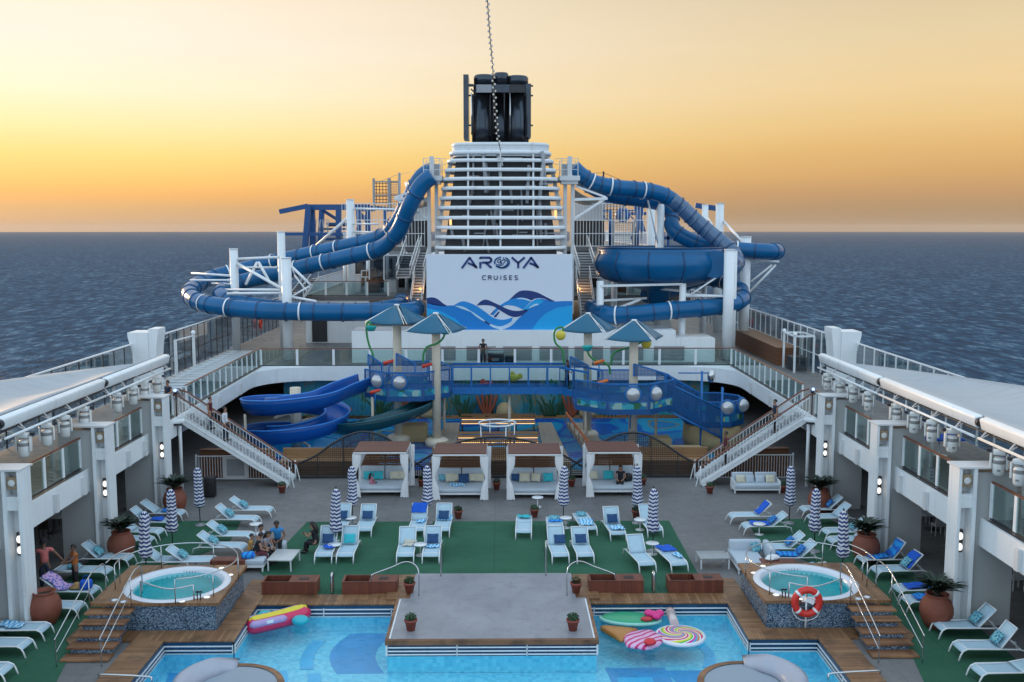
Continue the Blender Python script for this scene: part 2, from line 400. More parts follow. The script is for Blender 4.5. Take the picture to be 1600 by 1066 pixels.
# ---------------------------------------------------------------- sky, sun
SUN_EL,SUN_AZ=R(6),R(-38)       # azimuth measured from +Y (aft) towards +X
w=bpy.data.worlds.new('World'); scene.world=w; w.use_nodes=True; wt=w.node_tree; wt.nodes.clear()
class WT(NT):
    def __init__(s,t): s.t=t
W=WT(wt)
tc=W.n('ShaderNodeTexCoord'); sx=W.n('ShaderNodeSeparateXYZ'); W.l(tc.outputs['Generated'],sx.inputs[0])
z=W.math('MAXIMUM',sx.outputs[2],0.)
def sky_ramp(st): return W.ramp(z,[(p,s2l(c)) for p,c in st])
rl=sky_ramp([(0,(192,162,136)),(.018,(211,170,120)),(.03,(238,178,106)),(.046,(252,200,112)),(.068,(255,220,132)),(.094,(254,235,172)),(.126,(255,243,208)),(.17,(255,243,224)),(.23,(255,238,212)),(.4,(240,240,240)),(1,(196,222,246))])
rr=sky_ramp([(0,(172,146,120)),(.018,(176,145,110)),(.03,(190,150,108)),(.05,(212,166,108)),(.075,(226,182,116)),(.10,(233,197,134)),(.13,(236,206,152)),(.17,(230,207,162)),(.23,(216,198,164)),(.4,(222,226,232)),(1,(196,222,246))])
rb=sky_ramp([(0,(190,212,232)),(.1,(200,222,242)),(.4,(192,216,240)),(1,(170,200,228))])
az=W.n('ShaderNodeMapRange',interpolation_type='SMOOTHSTEP'); W.l(sx.outputs[0],az.inputs[0]); az.inputs[1].default_value=-.42; az.inputs[2].default_value=.42
front=W.mix(1.,W.mix(az.outputs[0],rl,rr),(.885,.88,.87),'MULTIPLY')
rb=W.mix(1.,rb,(1.62,1.53,1.42),'MULTIPLY')
fb=W.n('ShaderNodeMapRange',interpolation_type='SMOOTHSTEP'); W.l(sx.outputs[1],fb.inputs[0]); fb.inputs[1].default_value=.0; fb.inputs[2].default_value=.75
grad=W.mix(fb.outputs[0],rb,front)
st=W.n('ShaderNodeTexSky',sky_type='NISHITA',sun_disc=False,sun_elevation=SUN_EL,sun_rotation=SUN_AZ)
cn=W.noise(W.coord('Generated',(1.2,1.2,9)),2.2,5,.6)
grad=W.mix(.06,grad,W.mix(1.,grad,W.ramp(cn,[(.3,(.7,.6,.6)),(.7,(1.3,1.3,1.3))]),'MULTIPLY'))
nis=W.mix(1.,st.outputs[0],(.004,.004,.006),'MULTIPLY')
tot=W.mix(1.,grad,nis,'ADD')
bg=W.n('ShaderNodeBackground'); W.l(tot,bg.inputs[0]); bg.inputs[1].default_value=1.0
wo=W.n('ShaderNodeOutputWorld'); W.l(bg.outputs[0],wo.inputs[0])
sd=bpy.data.lights.new('sun','SUN'); sd.energy=2.4; sd.angle=R(4); sd.color=(1,.62,.32)
so=bpy.data.objects.new('sun',sd); COL.objects.link(so)
dirv=Vector((math.sin(SUN_AZ)*math.cos(SUN_EL),math.cos(SUN_AZ)*math.cos(SUN_EL),math.sin(SUN_EL)))
so.rotation_euler=dirv.to_track_quat('Z','Y').to_euler()
vs=scene.view_settings; vs.view_transform='Standard'; vs.look='None'; vs.exposure=.22; vs.gamma=1
scene.cycles.use_denoising=True
scene.cycles.max_bounces=6; scene.cycles.transparent_max_bounces=24
scene.cycles.sample_clamp_indirect=4.
# ---------------------------------------------------------------- sea
def m_sea():
    t=NT('open_sea'); co=t.wcoord((1,1,1))
    n1=t.noise(t.wcoord((.035,.014,.05)),1,4,.6); n2=t.noise(t.wcoord((.20,.066,.05)),1,5,.6); n3=t.noise(t.wcoord((.003,.004,.05)),1,4); n4=t.noise(t.wcoord((.5,.17,.05)),1,3,.6)
    h=t.math('MULTIPLY_ADD',n2,.5,t.math('MULTIPLY_ADD',n4,.14,n1))
    b=t.bump(h,1.,7.)
    f=t.math('MULTIPLY_ADD',n2,.66,t.math('MULTIPLY_ADD',n4,.30,t.math('MULTIPLY',n1,.14)))
    c=t.ramp(f,[(.45,(.002,.010,.028)),(.52,(.006,.028,.064)),(.57,(.015,.058,.112)),(.62,(.055,.115,.175)),(.69,(.16,.23,.29))])  # glints on the crests and dark troughs are put into the water's colour
    c=t.mix(t.math('MULTIPLY',t.ramp(n3,[(.3,0),(.7,1)]),.25),c,(.006,.032,.075))
    df=t.n('ShaderNodeBsdfDiffuse'); t.l(c,df.inputs[0]); t.l(b,df.inputs['Normal'])
    gl=t.n('ShaderNodeBsdfGlossy'); gl.inputs['Roughness'].default_value=.34; t.l(b,gl.inputs['Normal']); gl.inputs[0].default_value=(.52,.72,1,1)
    mx=t.n('ShaderNodeMixShader'); mx.inputs[0].default_value=.085; t.l(df.outputs[0],mx.inputs[1]); t.l(gl.outputs[0],mx.inputs[2])
    o=t.n('ShaderNodeOutputMaterial'); t.l(mx.outputs[0],o.inputs[0]); return t.m
mb=MB(); n=64; ring=[(15000*math.cos(2*PI*k/n),15000*math.sin(2*PI*k/n)) for k in range(n)]
mb.add([(a,b,-45) for a,b in ring],[tuple(range(n))])
obj('sea',mb,m_sea(),kind='structure')
# ================================================================ decks, sides, columns
ZU=3.55; XE=16.0; XO=21.0; YA=67.3
# ship body beneath, so the decks stand on something
mb=MB(); mb.box(-21.2,21.2,8,135,-44.6,-3.0)
one('ship_hull',mb,MT['white2'],(0,60,-44.6),'white hull of the cruise ship that carries every deck','hull')
# pool deck floor with a hole for the pool
def sheetz(polys,z,th=.3):
    m=MB()
    for (x0,x1,y0,y1) in polys: m.box(x0,x1,y0,y1,z-th,z)
    return m
mb=sheetz([(-20.9,-11.5,20,33.2),(11.5,20.9,20,33.2),(-20.9,20.9,33.2,52.4),(-20.9,-13.6,52.4,96),(13.6,20.9,52.4,96)],0,.4)
mb.box(-11.5,-8.2,30.2,33.2,-.4,0); mb.box(8.2,11.5,30.2,33.2,-.4,0)
mb.box(-11.5,-10.4,20,30.2,-.4,0); mb.box(10.4,11.5,20,30.2,-.4,0)
obj('pool_deck',mb,MT['deck'],kind='structure')
def turf(pl):
    mb=MB(); mb.prism(pl,.004,.012); return mb
tg=turf([(-8.35,43.0),(7.78,43.0),(7.72,36.3),(8.25,35.6),(8.25,34.05),(-8.25,34.05),(-8.25,35.6),(-8.9,36.5)])
obj('turf',tg,MT['turf'],kind='structure')
for sg in(-1,1):
    obj('turf',turf([(sg*11.3,43.2),(sg*15.0,43.2),(sg*15.9,40),(sg*15.9,24),(sg*12.3,26.4),(sg*13.3,31),(sg*13.3,35.5),(sg*11.0,40)]),MT['turf'],kind='structure')
# pool
WL=-.36
PF=-.95
pool=thing('swimming_pool','swimming pool of pale blue mosaic set in the wooden coping','pool',(0,28,-1.1))
PO=[(-10.4,18),(10.4,18),(10.4,30.2),(8.2,30.2),(8.2,33.2),(-8.2,33.2),(-8.2,30.2),(-10.4,30.2)]
mb=MB(); mb.prism(PO,PF-.15,PF); obj('floor',mb,MT['mosaicpool'],pool)
for nm,mm,za,zb in(('wall_tiles',MT['poolwall'],-.40,-.02),('lower_wall_tiles',MT['mosaicpool'],PF,-.401)):
    mb=MB()
    for a,b in zip(PO[1:],PO[2:]+PO[:1]):
        a=Vector((*a,0));b=Vector((*b,0)); d=(b-a).normalized(); n=Vector((d.y,-d.x,0))*.04; A=Vector((0,0,za));B=Vector((0,0,zb))
        mb.add([a+A,b+A,b+B,a+B,a-n+A,b-n+A,b-n+B,a-n+B],[(0,1,2,3),(7,6,5,4),(3,2,6,7)])
    obj(nm,mb,mm,pool)
mb=MB()
def stripes(mb,a,b,zs=(-.14,-.28,-.39),th=.018):
    a=Vector((*a,0));b=Vector((*b,0)); d=(b-a).normalized(); n=Vector((-d.y,d.x,0))*.06
    L=(b-a).length
    for zz in zs: mb.beam(a+n+Vector((0,0,zz)),b+n+Vector((0,0,zz)),.03,.035)
    k=max(1,int(L/2.2))
    for i in range(k+1):
        p=a.lerp(b,i/k)+n; mb.beam(p+Vector((0,0,-.10)),p+Vector((0,0,-.40)),.03,.03)
for a,b in zip(PO[1:-1],PO[2:]): stripes(mb,a,b)
stripes(mb,PO[-1],PO[0])
obj('overflow_rail',mb,MT['white'],pool)
mb=MB()
def curvy(x0,y0,w,l,bend):
    L=[(x0+bend*math.sin(i/10*PI),y0+l*i/10) for i in range(11)]
    return L+[(x+w,y) for x,y in reversed(L)]
mb.prism(curvy(-4.9,29.9,1.5,3.1,-.45),PF+.002,PF+.010); mb.prism(curvy(3.6,27.2,1.9,3,.1),PF+.002,PF+.010); mb.prism(curvy(5.3,28.2,2.2,1.8,.4),PF+.002,PF+.008)
mb.prism(curvy(-10.2,25.6,1.3,4.4,.3),PF+.002,PF+.010)
obj('floor_pattern',mb,MT['pooldark'],pool)
mb=MB()
for x0,y0,w,l,bd in((-6.1,30.2,.42,2.2,-.15),(-7.0,28.2,.5,1.9,.2),(-5.8,28.6,.4,1.3,.1),(-1.1,26.2,.7,2.6,0),(.3,26,2.3,3.2,0),(3.9,25.5,1.1,4,0),(6.7,30.2,.35,2.0,.25),(-9.3,26,.4,2.5,.2),(7.7,26.0,.5,2.5,.1)):
    mb.prism(curvy(x0,y0,w,l,bd),PF+.012,PF+.018)
obj('floor_pattern',mb,MT['poolcyan'],pool)
mb=MB(); mb.add([(-10.36,18,WL),(10.36,18,WL),(10.36,30.16,WL),(8.16,30.16,WL),(8.16,33.16,WL),(-8.16,33.16,WL),(-8.16,30.16,WL),(-10.36,30.16,WL)],[tuple(range(8))])
obj('pool_water',mb,MT['poolwater'],kind='structure')
# coping: wooden gratings around the pool
cp=thing('pool_coping','weathered teak coping boards round the edge of the swimming pool','coping',(0,33.2,0))
mb=MB(); mb.box(-8.25,8.25,33.15,34.08,.005,.05); obj('coping_board',mb,MT['teakx'],cp)
for sg in(-1,1):
    a,b=sorted((sg*8.15,sg*8.92)); mb=MB(); mb.box(a,b,30.95,33.15,.005,.05); obj('coping_board',mb,MT['teaky'],cp)
    a,b=sorted((sg*8.15,sg*12.0)); mb=MB(); mb.box(a,b,30.12,30.95,.005,.05); obj('coping_board',mb,MT['teakx'],cp)
    a,b=sorted((sg*10.35,sg*11.35)); mb=MB(); mb.box(a,b,20,30.12,.005,.05); obj('coping_board',mb,MT['teaky'],cp)
    a,b=sorted((sg*8.25,sg*8.95)); mb=MB(); mb.box(a,b,33.15,35.6,.006,.045); obj('coping_board',mb,MT['teaky'],cp)
# upper side decks ----------------------------------------------------------------
for sg in(-1,1):
    a,b=sorted((sg*(XE-.05),sg*XO)); mb=MB(); mb.box(a,b,20,135,ZU-.22,ZU)
    if sg<0: mb.box(-XE+.05,XE-.05,YA,135,ZU-.22,ZU)
    obj('upper_deck',mb,MT['deck'],kind='structure')
    side='left' if sg<0 else 'right'
    fz=thing('deck_edge','white steel deck edge band along the %s side of the pool, with brackets'%side,'fascia',(sg*XE,45,2.7),group='deck edge bands')
    for (y0,y1) in((20,31.2),(31.85,38.2),(38.85,44.8),(45.4,YA+.1)):
        mb=MB(); a,b=sorted((sg*(XE-.16),sg*(XE-.06))); mb.box(a,b,y0,y1,2.72,3.62); obj('band',mb,MT['white'],fz)
    for y in(28.5,35,37.4,42,44,51.5,56,60.5):
        mb=MB(); a,b=sorted((sg*(XE-.30),sg*(XE-.162))); mb.box(a,b,y,y+.22,2.78,3.45); obj('bracket',mb,MT['white2'],fz)
    # soffit
    a,b=sorted((sg*(XE-.05),sg*XO)); mb=MB(); mb.box(a,b,20,96,2.75,2.95); obj('deck_soffit',mb,MT['grey'],kind='structure')
    # outer wall of the lower deck
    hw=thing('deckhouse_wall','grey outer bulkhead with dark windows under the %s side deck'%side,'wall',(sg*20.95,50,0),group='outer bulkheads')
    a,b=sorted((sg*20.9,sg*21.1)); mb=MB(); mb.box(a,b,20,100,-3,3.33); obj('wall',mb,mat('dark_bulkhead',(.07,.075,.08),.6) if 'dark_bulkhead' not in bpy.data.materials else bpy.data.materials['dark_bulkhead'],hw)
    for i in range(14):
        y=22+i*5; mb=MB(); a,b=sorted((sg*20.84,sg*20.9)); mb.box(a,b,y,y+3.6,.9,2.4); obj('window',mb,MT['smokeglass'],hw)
    # columns
    for i,y in enumerate((31.2,38.2,44.8)):
        nm=('nearest','middle','farthest')[i]
        c=thing('deck_column','%s grey column with two lit lamps on the %s side of the pool'%(nm,side),'column',(sg*16.3,y,0),group='columns beside the pool')
        a,b=sorted((sg*15.62,sg*17.0)); mb=MB(); mb.box(a,b,y,y+.6,0,5.15); obj('shaft',mb,MT['colgrey'],c)
        # lamp channel: two white fins and a recess
        mb=MB(); a,b=sorted((sg*15.50,sg*15.618)); mb.box(a,b,y-.18,y+.55,0,5.3); a,b=sorted((sg*15.02,sg*15.12)); mb.box(a,b,y-.18,y+.55,0,5.3)
        a,b=sorted((sg*15.121,sg*15.499)); mb.box(a,b,y+.3,y+.5,0,5.28); mb.box(a,b,y-.1,y+.299,4.0,4.45)
        ch=obj('lamp_channel',mb,MT['white'],c)
        mb=MB(); a,b=sorted((sg*15.0,sg*17.05)); mb.box(a,b,y-.2,y+.7,5.302,5.36); obj('cap',mb,MT['white2'],c)
        for zz in(2.62,2.98):
            mb=MB(); mb.ball((sg*15.31,y+.14,zz),.085,(1,.7,1.5),12,8); obj('lamp',mb,MT['lamp'],ch)
            mb=MB(); a,b=sorted((sg*15.2,sg*15.42)); mb.box(a,b,y+.2,y+.296,zz-.2,zz+.2); obj('lamp_plate',mb,MT['dark'],ch)
        mb=MB(); a,b=sorted((sg*15.16,sg*15.46)); mb.box(a,b,y-.12,y+.0,4.7,5.1); sp=obj('loudspeaker',mb,mat('tan_speaker_grille',(.30,.22,.14),.7),c)
        mb=MB(); mb.lathe([(.10,0),(.12,.03),(.07,.035)],(0,0,0),16); mb.xf(Matrix.Translation((sg*15.31,y-.12,4.9))@Matrix.Rotation(PI/2,4,'X')); obj('speaker_cone',mb,MT['lightgrey'],sp)
# balustrades -----------------------------------------------------------------------
def balustrade(root,pts,z0,h,step,rail=MT['brownrail'],glass=MT['glass'],post=MT['white'],pw=.16,rw=.09,midrail=False,gap=0):
    """glass panels between flat posts, with a handrail"""
    for a,b in zip(pts,pts[1:]):
        a=Vector((a[0],a[1],z0)); b=Vector((b[0],b[1],z0)); L=(b-a).length; n=max(1,round(L/step)); d=(b-a)/n; u=d.normalized()
        mb=MB(); mb.beam(a+Vector((0,0,h)),b+Vector((0,0,h)),rw,.06); obj('handrail',mb,rail,root)
        for i in range(n+1):
            p=a+d*i; mb=MB(); mb.cbox((p.x,p.y,z0+(h-.03)/2),(pw,.06,h-.03),math.atan2(u.y,u.x)); obj('post',mb,post,root)
            if i<n:
                q=p+d; mb=MB(); m=(p+q)/2; mb.cbox((m.x,m.y,z0+h*.48+.03),((q-p).length-pw-.03,.02,h*.88),math.atan2(u.y,u.x)); obj('glass_panel',mb,glass,root)
        mb=MB(); mb.beam(a+Vector((0,0,.05)),b+Vector((0,0,.05)),.08,.06); obj('kick_rail',mb,MT['dark'],root)
for sg in(-1,1):
    side='left' if sg<0 else 'right'
    for i,(y0,y1) in enumerate(((22,31.0),(31.95,38.05),(38.95,44.65),(45.55,49.0),(51.2,YA))):
        where=('nearest the camera','between the first and second column','between the second and third column','just before the stair head','beyond the stair head')[i]
        r=thing('glass_balustrade','glass balustrade with brown handrail on the %s side deck, %s'%(side,where),'railing',(sg*16.1,y0,ZU),group='side deck balustrades')
        balustrade(r,[(sg*16.1,y0),(sg*16.1,y1)],ZU+.07,1.25,1.62 if i<3 else 1.2)
r=thing('glass_balustrade','long glass balustrade across the ship behind the splash park','railing',(0,YA,ZU))
balustrade(r,[(-16.1,YA),(16.1,YA)],ZU+.05,1.2,2.45)
mb=MB(); mb.box(-16,16,YA-.12,YA,2.62,3.62)
for sg in(-1,1):
    mb.prism([(sg*15.99,YA-.121)]+[(sg*(12.59+3.4*math.cos(PI/2*k/8)),YA-3.521+3.4*math.sin(PI/2*k/8)) for k in range(9)],2.6,3.55)
one('deck_edge',mb,MT['white'],(0,YA,2.6),'curved white deck edge band across the ship above the splash park','fascia')
# outboard windscreens ------------------------------------------------------------
for sg in(-1,1):
    side='left' if sg<0 else 'right'
    r=thing('windscreen','tall glass windscreen along the %s outer edge of the ship'%side,'windscreen',(sg*XO,70,ZU),group='outer windscreens')
    n=58; y0=24; y1=112
    for i in range(n):
        ya=y0+(y1-y0)*i/n; yb=y0+(y1-y0)*(i+1)/n
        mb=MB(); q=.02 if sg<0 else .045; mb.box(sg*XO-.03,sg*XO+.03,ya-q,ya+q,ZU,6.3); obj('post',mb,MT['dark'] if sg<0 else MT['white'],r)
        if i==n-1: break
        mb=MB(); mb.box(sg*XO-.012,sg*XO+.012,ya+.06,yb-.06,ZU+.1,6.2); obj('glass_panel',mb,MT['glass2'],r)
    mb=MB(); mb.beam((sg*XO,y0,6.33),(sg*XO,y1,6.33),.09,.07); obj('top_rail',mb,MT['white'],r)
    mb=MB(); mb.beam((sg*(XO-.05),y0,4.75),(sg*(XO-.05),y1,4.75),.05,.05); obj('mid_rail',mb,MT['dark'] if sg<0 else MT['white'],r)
    # vent housings
    yv=57.0
    v=thing('vent_housing','white flared ventilator housing by the %s windscreen'%side,'ventilator',(sg*20.3,yv,ZU),group='flared ventilators')
    pr=[(20.06,ZU),(20.95,ZU),(20.97,5.8),(21.2,6.7),(21.22,7.0),(20.06,7.0)]
    mb=MB(); mb.prism([(sg*a,b) for a,b in pr],yv,yv+1.5,'y'); obj('housing',mb,MT['white'],v)
    pr=[(19.72,ZU),(20.055,ZU),(20.055,7.2),(19.5,7.2),(19.5,6.95),(19.6,6.3),(19.68,5.5)]
    mb=MB(); mb.prism([(sg*a,b) for a,b in pr],yv+.1,yv+1.4,'y'); obj('cowl',mb,MT['white'],v)
# canopy roofs with rolled tube edge, lighting bar and moving lights ------------------------
def moving_head():
    r=thing('stage_light','','stage light')
    mb=MB(); mb.cbox((0,0,-.10),(.36,.30,.16),b=.03); mb.cbox((0,0,.0),(.12,.12,.08)); obj('base',mb,MT['lightgrey'],r)
    for q in(-1,1): mb=MB(); mb.cbox((q*.235,0,-.40),(.07,.16,.52),b=.025); obj('yoke_arm',mb,MT['lightgrey'],r)
    mb=MB(); mb.lathe([(.02,-.86),(.12,-.86),(.175,-.8),(.19,-.55),(.185,-.34),(.15,-.27),(.05,-.25)],(0,0,0),18); hd=obj('head',mb,MT['lightgrey'],r)
    mb=MB(); mb.lathe([(.193,-.46),(.196,-.44),(.196,-.36),(.19,-.34)],(0,0,0),18,cap=False); obj('band',mb,MT['midgrey'],hd)
    mb=MB(); mb.cbox((-.30,0,-.05),(.12,.14,.10)); mb.cbox((-.30,-.08,-.05),(.09,.03,.06)); obj('bracket_box',mb,MT['dark'],r)
    mb=MB(); mb.cbox((0,-.19,-.66),(.10,.02,.06)); obj('display',mb,MT['midgrey'],hd)
    return r
t=NT('canopy_fabric'); co=t.wcoord(); n=t.noise(co,.35,4,.6); st=t.noise(t.wcoord((.5,3.,1)),1.,4,.6); sp=t.n('ShaderNodeSeparateXYZ'); t.l(co,sp.inputs[0])
c=t.mix(n,(.33,.37,.41),(.40,.44,.48)); c=t.mix(t.math('MULTIPLY',t.ramp(st,[(.5,0),(.75,1)]),.4),c,(.22,.26,.29)); c=t.mix(t.math('MULTIPLY',t.math('LESS_THAN',t.math('FRACT',t.math('DIVIDE',sp.outputs[1],2.05)),.02),.55),c,(.2,.23,.26))
MT['canopyfab']=t.pbsdf(c,.5,normal=t.bump(st,.4,.03))
proto=moving_head(); first=True
heads={1:[(1293,600),(1312,612),(1333,622),(1357,640),(1400,655),(1428,675),(1456,682),(1487,700),(1560,735),(1592,758)],
      -1:[(245,597),(226,613),(208,622),(183,632),(132,650),(101,664),(73,680),(37,697)]}
ordn=['nearest','second nearest','third nearest','fourth nearest','fifth nearest','sixth nearest','fourth farthest','third farthest','second farthest','farthest']
ordl=['nearest','second nearest','third nearest','fourth nearest','fourth farthest','third farthest','second farthest','farthest']
for sg in(-1,1):
    side='left' if sg<0 else 'right'
    L=list(reversed(heads[sg])); names=ordn if len(L)==10 else ordl
    for k,(px,py) in enumerate(L):
        p=XP(px,py,sg*16.2); o=proto if first else dup(proto); first=False
        place(o,(sg*16.2,p[1],5.98),R(-25*sg)+(k%3-1)*.35 + (0 if sg>0 else PI),'white moving stage light, %s of those hung under the %s canopy edge'%(names[k],side),'moving stage lights')
    # lighting bar
    t=thing('lighting_bar','white steel lighting bar under the edge of the %s canopy'%side,'truss',(sg*16.2,40,6.05),group='lighting bars')
    for ya,yb in((20,32.2),(32.5,40.9),(41.1,49)):
        mb=MB(); mb.tube([(sg*16.15,ya,6.05),(sg*16.15,yb,6.05)],.05,8); obj('bar',mb,MT['white'],t)
    mb=MB(); mb.tube([(sg*16.45,20,6.2),(sg*16.45,49,6.2)],.03,6); obj('cable_run',mb,MT['dark'],t)
    for i in range(16):
        y=21+i*1.85; mb=MB(); mb.beam((sg*16.15,y,6.05),(sg*16.5,y,6.45),.04); mb.beam((sg*16.15,y,6.05),(sg*16.45,y,6.2),.03); obj('hanger',mb,MT['white2'],t)
    c=thing('canopy_roof','white tensioned canopy roof with rolled tube edge on the %s side'%side,'canopy',(sg*18.5,38,6.4),group='canopy roofs')
    for ya,yb in((20,32.4),(32.65,41.2),(41.4,49.3)):
        mb=MB(); mb.cbox((sg*16.4,(ya+yb)/2,6.52),(.30,yb-ya,.42),ry=-sg*.25,b=.07); obj('roller_housing',mb,MT['white'],c)
    for yy in(32.52,41.3):
        mb=MB(); mb.tube([(sg*16.35,yy-.1,6.52),(sg*16.35,yy+.1,6.52)],.16,10); obj('joint',mb,MT['dark'],c)
    # skin: outer curve from the far tube end to the outer edge
    g=[]; 
    for i in range(25):
        y=20+29.2*i/24; row=[]
        t_=max(0,(y-33)/16.2); xo=21.2-4.55*t_**1.5; zo=7.15-.75*t_
        for j in range(9):
            s_=j/8; x=16.5+(xo-16.5)*s_; zz=6.74+(zo-6.74)*s_-.45*math.sin(PI*s_)*(.4+.6*(1-t_))+.12*math.sin(y*.9)*s_*(1-s_)*2
            row.append((sg*x,y,zz))
        g.append(row)
    mb=MB(); mb.sheet(g,.05); obj('skin',mb,MT['canopyfab'],c)
    for y in(24.5,31.5,38.5,45.0):
        mb=MB(); mb.tube([(sg*17.4,y,ZU),(sg*17.4,y,6.35)],.07,8); obj('post',mb,MT['white'],c)
# inner furniture of the dark lower side decks: dining tables and chairs
def chair(col):
    r=thing('dining_chair','','chair'); mb=MB(); mb.cbox((0,0,.45),(.46,.46,.05)); obj('seat',mb,col,r)
    mb=MB(); mb.cbox((0,.22,.72),(.44,.04,.46),rx=-.12); obj('backrest',mb,col,r)
    for a in(-.2,.2):
        for b in(-.2,.2): mb=MB(); mb.cbox((a,b,.21),(.035,.035,.42)); obj('leg',mb,col,r)
    return r
dk=mat('dark_rattan',(.05,.035,.03),.6); cw=mat('white_chair',(.45,.46,.48),.5)
cps=[chair(dk),chair(cw)]; used=[0,0]
def table(col):
    r=thing('dining_table','','table'); mb=MB(); mb.cbox((0,0,.74),(.9,.9,.04)); obj('tabletop',mb,col,r); mb=MB(); mb.lathe([(.3,0),(.3,.02),(.04,.04),(.04,.72)],n=12); obj('pedestal',mb,MT['dark'],r); return r
tp=table(cw); ut=0
place_w={(-1,0):'behind the near left column',(-1,1):'behind the middle left column',(-1,2):'deep under the left side deck',(1,0):'behind the near right column',(1,1):'past the middle right column',(1,2):'by the right stair foot'}
for sg in(-1,1):
    for i,y in enumerate((35.2,41.6,52.5)):
        o=tp if ut==0 else dup(tp); ut+=1
        place(o,(sg*18.9,y,0),.0,'square dining table '+place_w[(sg,i)],'tables under the side decks')
        for k,(dx,dy,rz) in enumerate(((0,-.75,PI),(0,.75,0))):
            ci=0 if sg>0 and i==2 or sg<0 else 1
            q=cps[ci] if not used[ci] else dup(cps[ci]); used[ci]+=1
            place(q,(sg*18.9+dx,y+dy,0),rz,('dark rattan' if ci==0 else 'white')+' chair on the %s side of the table '%('near','far')[k]+place_w[(sg,i)],'chairs under the side decks')
# ================================================================ stage platform, benches, hot tubs, islands, floats
ZP=.15
st=thing('stage_platform','grey stage platform with teak edge reaching out over the pool','stage',(0,29.3,-.4))
PX=3.36; PY0=G(769,1000,.15)[1]; 
mb=MB(); mb.prism([(-PX+.1,PY0+.1),(PX-.1,PY0+.1),(PX-.1,33.4),(2.9,33.4),(2.9,35.9),(-2.9,35.9),(-2.9,33.4),(-PX+.1,33.4)],.02,ZP+.004)
t=NT('stage_grey'); co=t.wcoord(); n1=t.noise(co,.5,6,.65); n2=t.noise(co,2.2,5,.7)
c=t.mix(t.ramp(n1,[(.3,0),(.7,1)]),(.22,.22,.245),(.31,.31,.335)); c=t.mix(t.math('MULTIPLY',t.ramp(n2,[(.52,0),(.70,1)]),.5),c,(.15,.15,.17))
obj('top',mb,t.pbsdf(c,.35,normal=t.bump(n2,.08,.004)),st)
mb=MB(); mb.box(-PX,PX,PY0-.02,PY0+.1,-.01,ZP)
for sg in(-1,1): a,b=sorted((sg*PX,sg*(PX-.1))); mb.box(a,b,PY0+.1,33.4,-.01,ZP)
obj('teak_edge',mb,MT['teakstep'],st)
for sg in(-1,1): mb=MB(); a,b=sorted((sg*(PX-.12),sg*(PX-.16))); mb.box(a,b,PY0+.12,33.3,ZP+.005,ZP+.012); obj('edge_trim',mb,MT['white'],st)
mb=MB(); mb.box(-PX+.06,PX-.06,PY0+.05,33.4,-.40,-.011); obj('side_wall',mb,MT['poolwall'],st)
mb=MB(); mb.box(-PX+.065,PX-.065,PY0+.055,33.4,-.94,-.401); obj('base',mb,MT['mosaicpool'],st)
mb=MB(); q=PX-.06; P=[(-q,33.2),(-q,PY0+.05),(q,PY0+.05),(q,33.2)]
for a,b in zip(P,P[1:]):
    A=Vector((*a,0));B=Vector((*b,0)); d=(B-A).normalized(); nrm=Vector((d.y,-d.x,0))*.03
    for zz in(-.10,-.22,-.33): mb.beam(A+nrm+Vector((0,0,zz)),B+nrm+Vector((0,0,zz)),.03,.035)
    for k in range(4): p=A.lerp(B,k/3)+nrm; mb.beam(p+Vector((0,0,-.02)),p+Vector((0,0,-.38)),.03,.03)
obj('overflow_rail',mb,MT['white'],st)
for sg in(-1,1):
    for k,(x0,x1,y0,y1,z1) in enumerate(((2.91,3.75,33.45,35.9,.115),(3.76,4.3,34.0,35.8,.06))):
        a,b=sorted((sg*x0,sg*x1)); mb=MB(); mb.box(a,b,y0,y1,.014,z1); obj('step',mb,MT['teaky'],st)
def handrail(name,pts,label,group,r=.024,posts=(),base=None):
    P=spline(pts,6); t=thing(name,label,'handrail',base or (pts[0][0],pts[0][1],0),group)
    mb=MB(); mb.tube(P,r,8); obj('rail',mb,MT['steel'],t)
    for a,b in posts: mb=MB(); mb.tube([a,b],r*.95,8); obj('post',mb,MT['steel'],t)
    return t
for sg in(-1,1):
    s_='left' if sg<0 else 'right'
    handrail('step_handrail',[(sg*2.6,33.6,ZP),(sg*2.6,33.65,1.0),(sg*2.8,33.9,1.22),(sg*3.15,34.1,1.22),(sg*3.6,34.2,1.0),(sg*4.25,34.3,.72),(sg*4.35,34.3,.60),(sg*4.35,34.3,.02)],'sloping stainless handrail on the %s steps of the stage platform'%s_,'stage step handrails')
    handrail('grab_post',[(sg*1.95,35.6,ZP),(sg*1.95,35.6,1.15),(sg*1.95,35.7,1.3),(sg*1.95,35.85,1.28),(sg*1.95,35.93,.02)],'upright stainless hoop at the rear %s of the stage platform'%s_,'stage grab hoops')
    handrail('pool_grab_post',[(sg*5.75,34.2,0),(sg*5.75,34.2,.62),(sg*5.75,34.25,.72),(sg*5.75,34.4,.72),(sg*5.75,34.45,.6),(sg*5.75,34.45,.02)],'dark hoop between the two timber boxes on the %s of the stage'%s_,'pool grab hoops',r=.05)
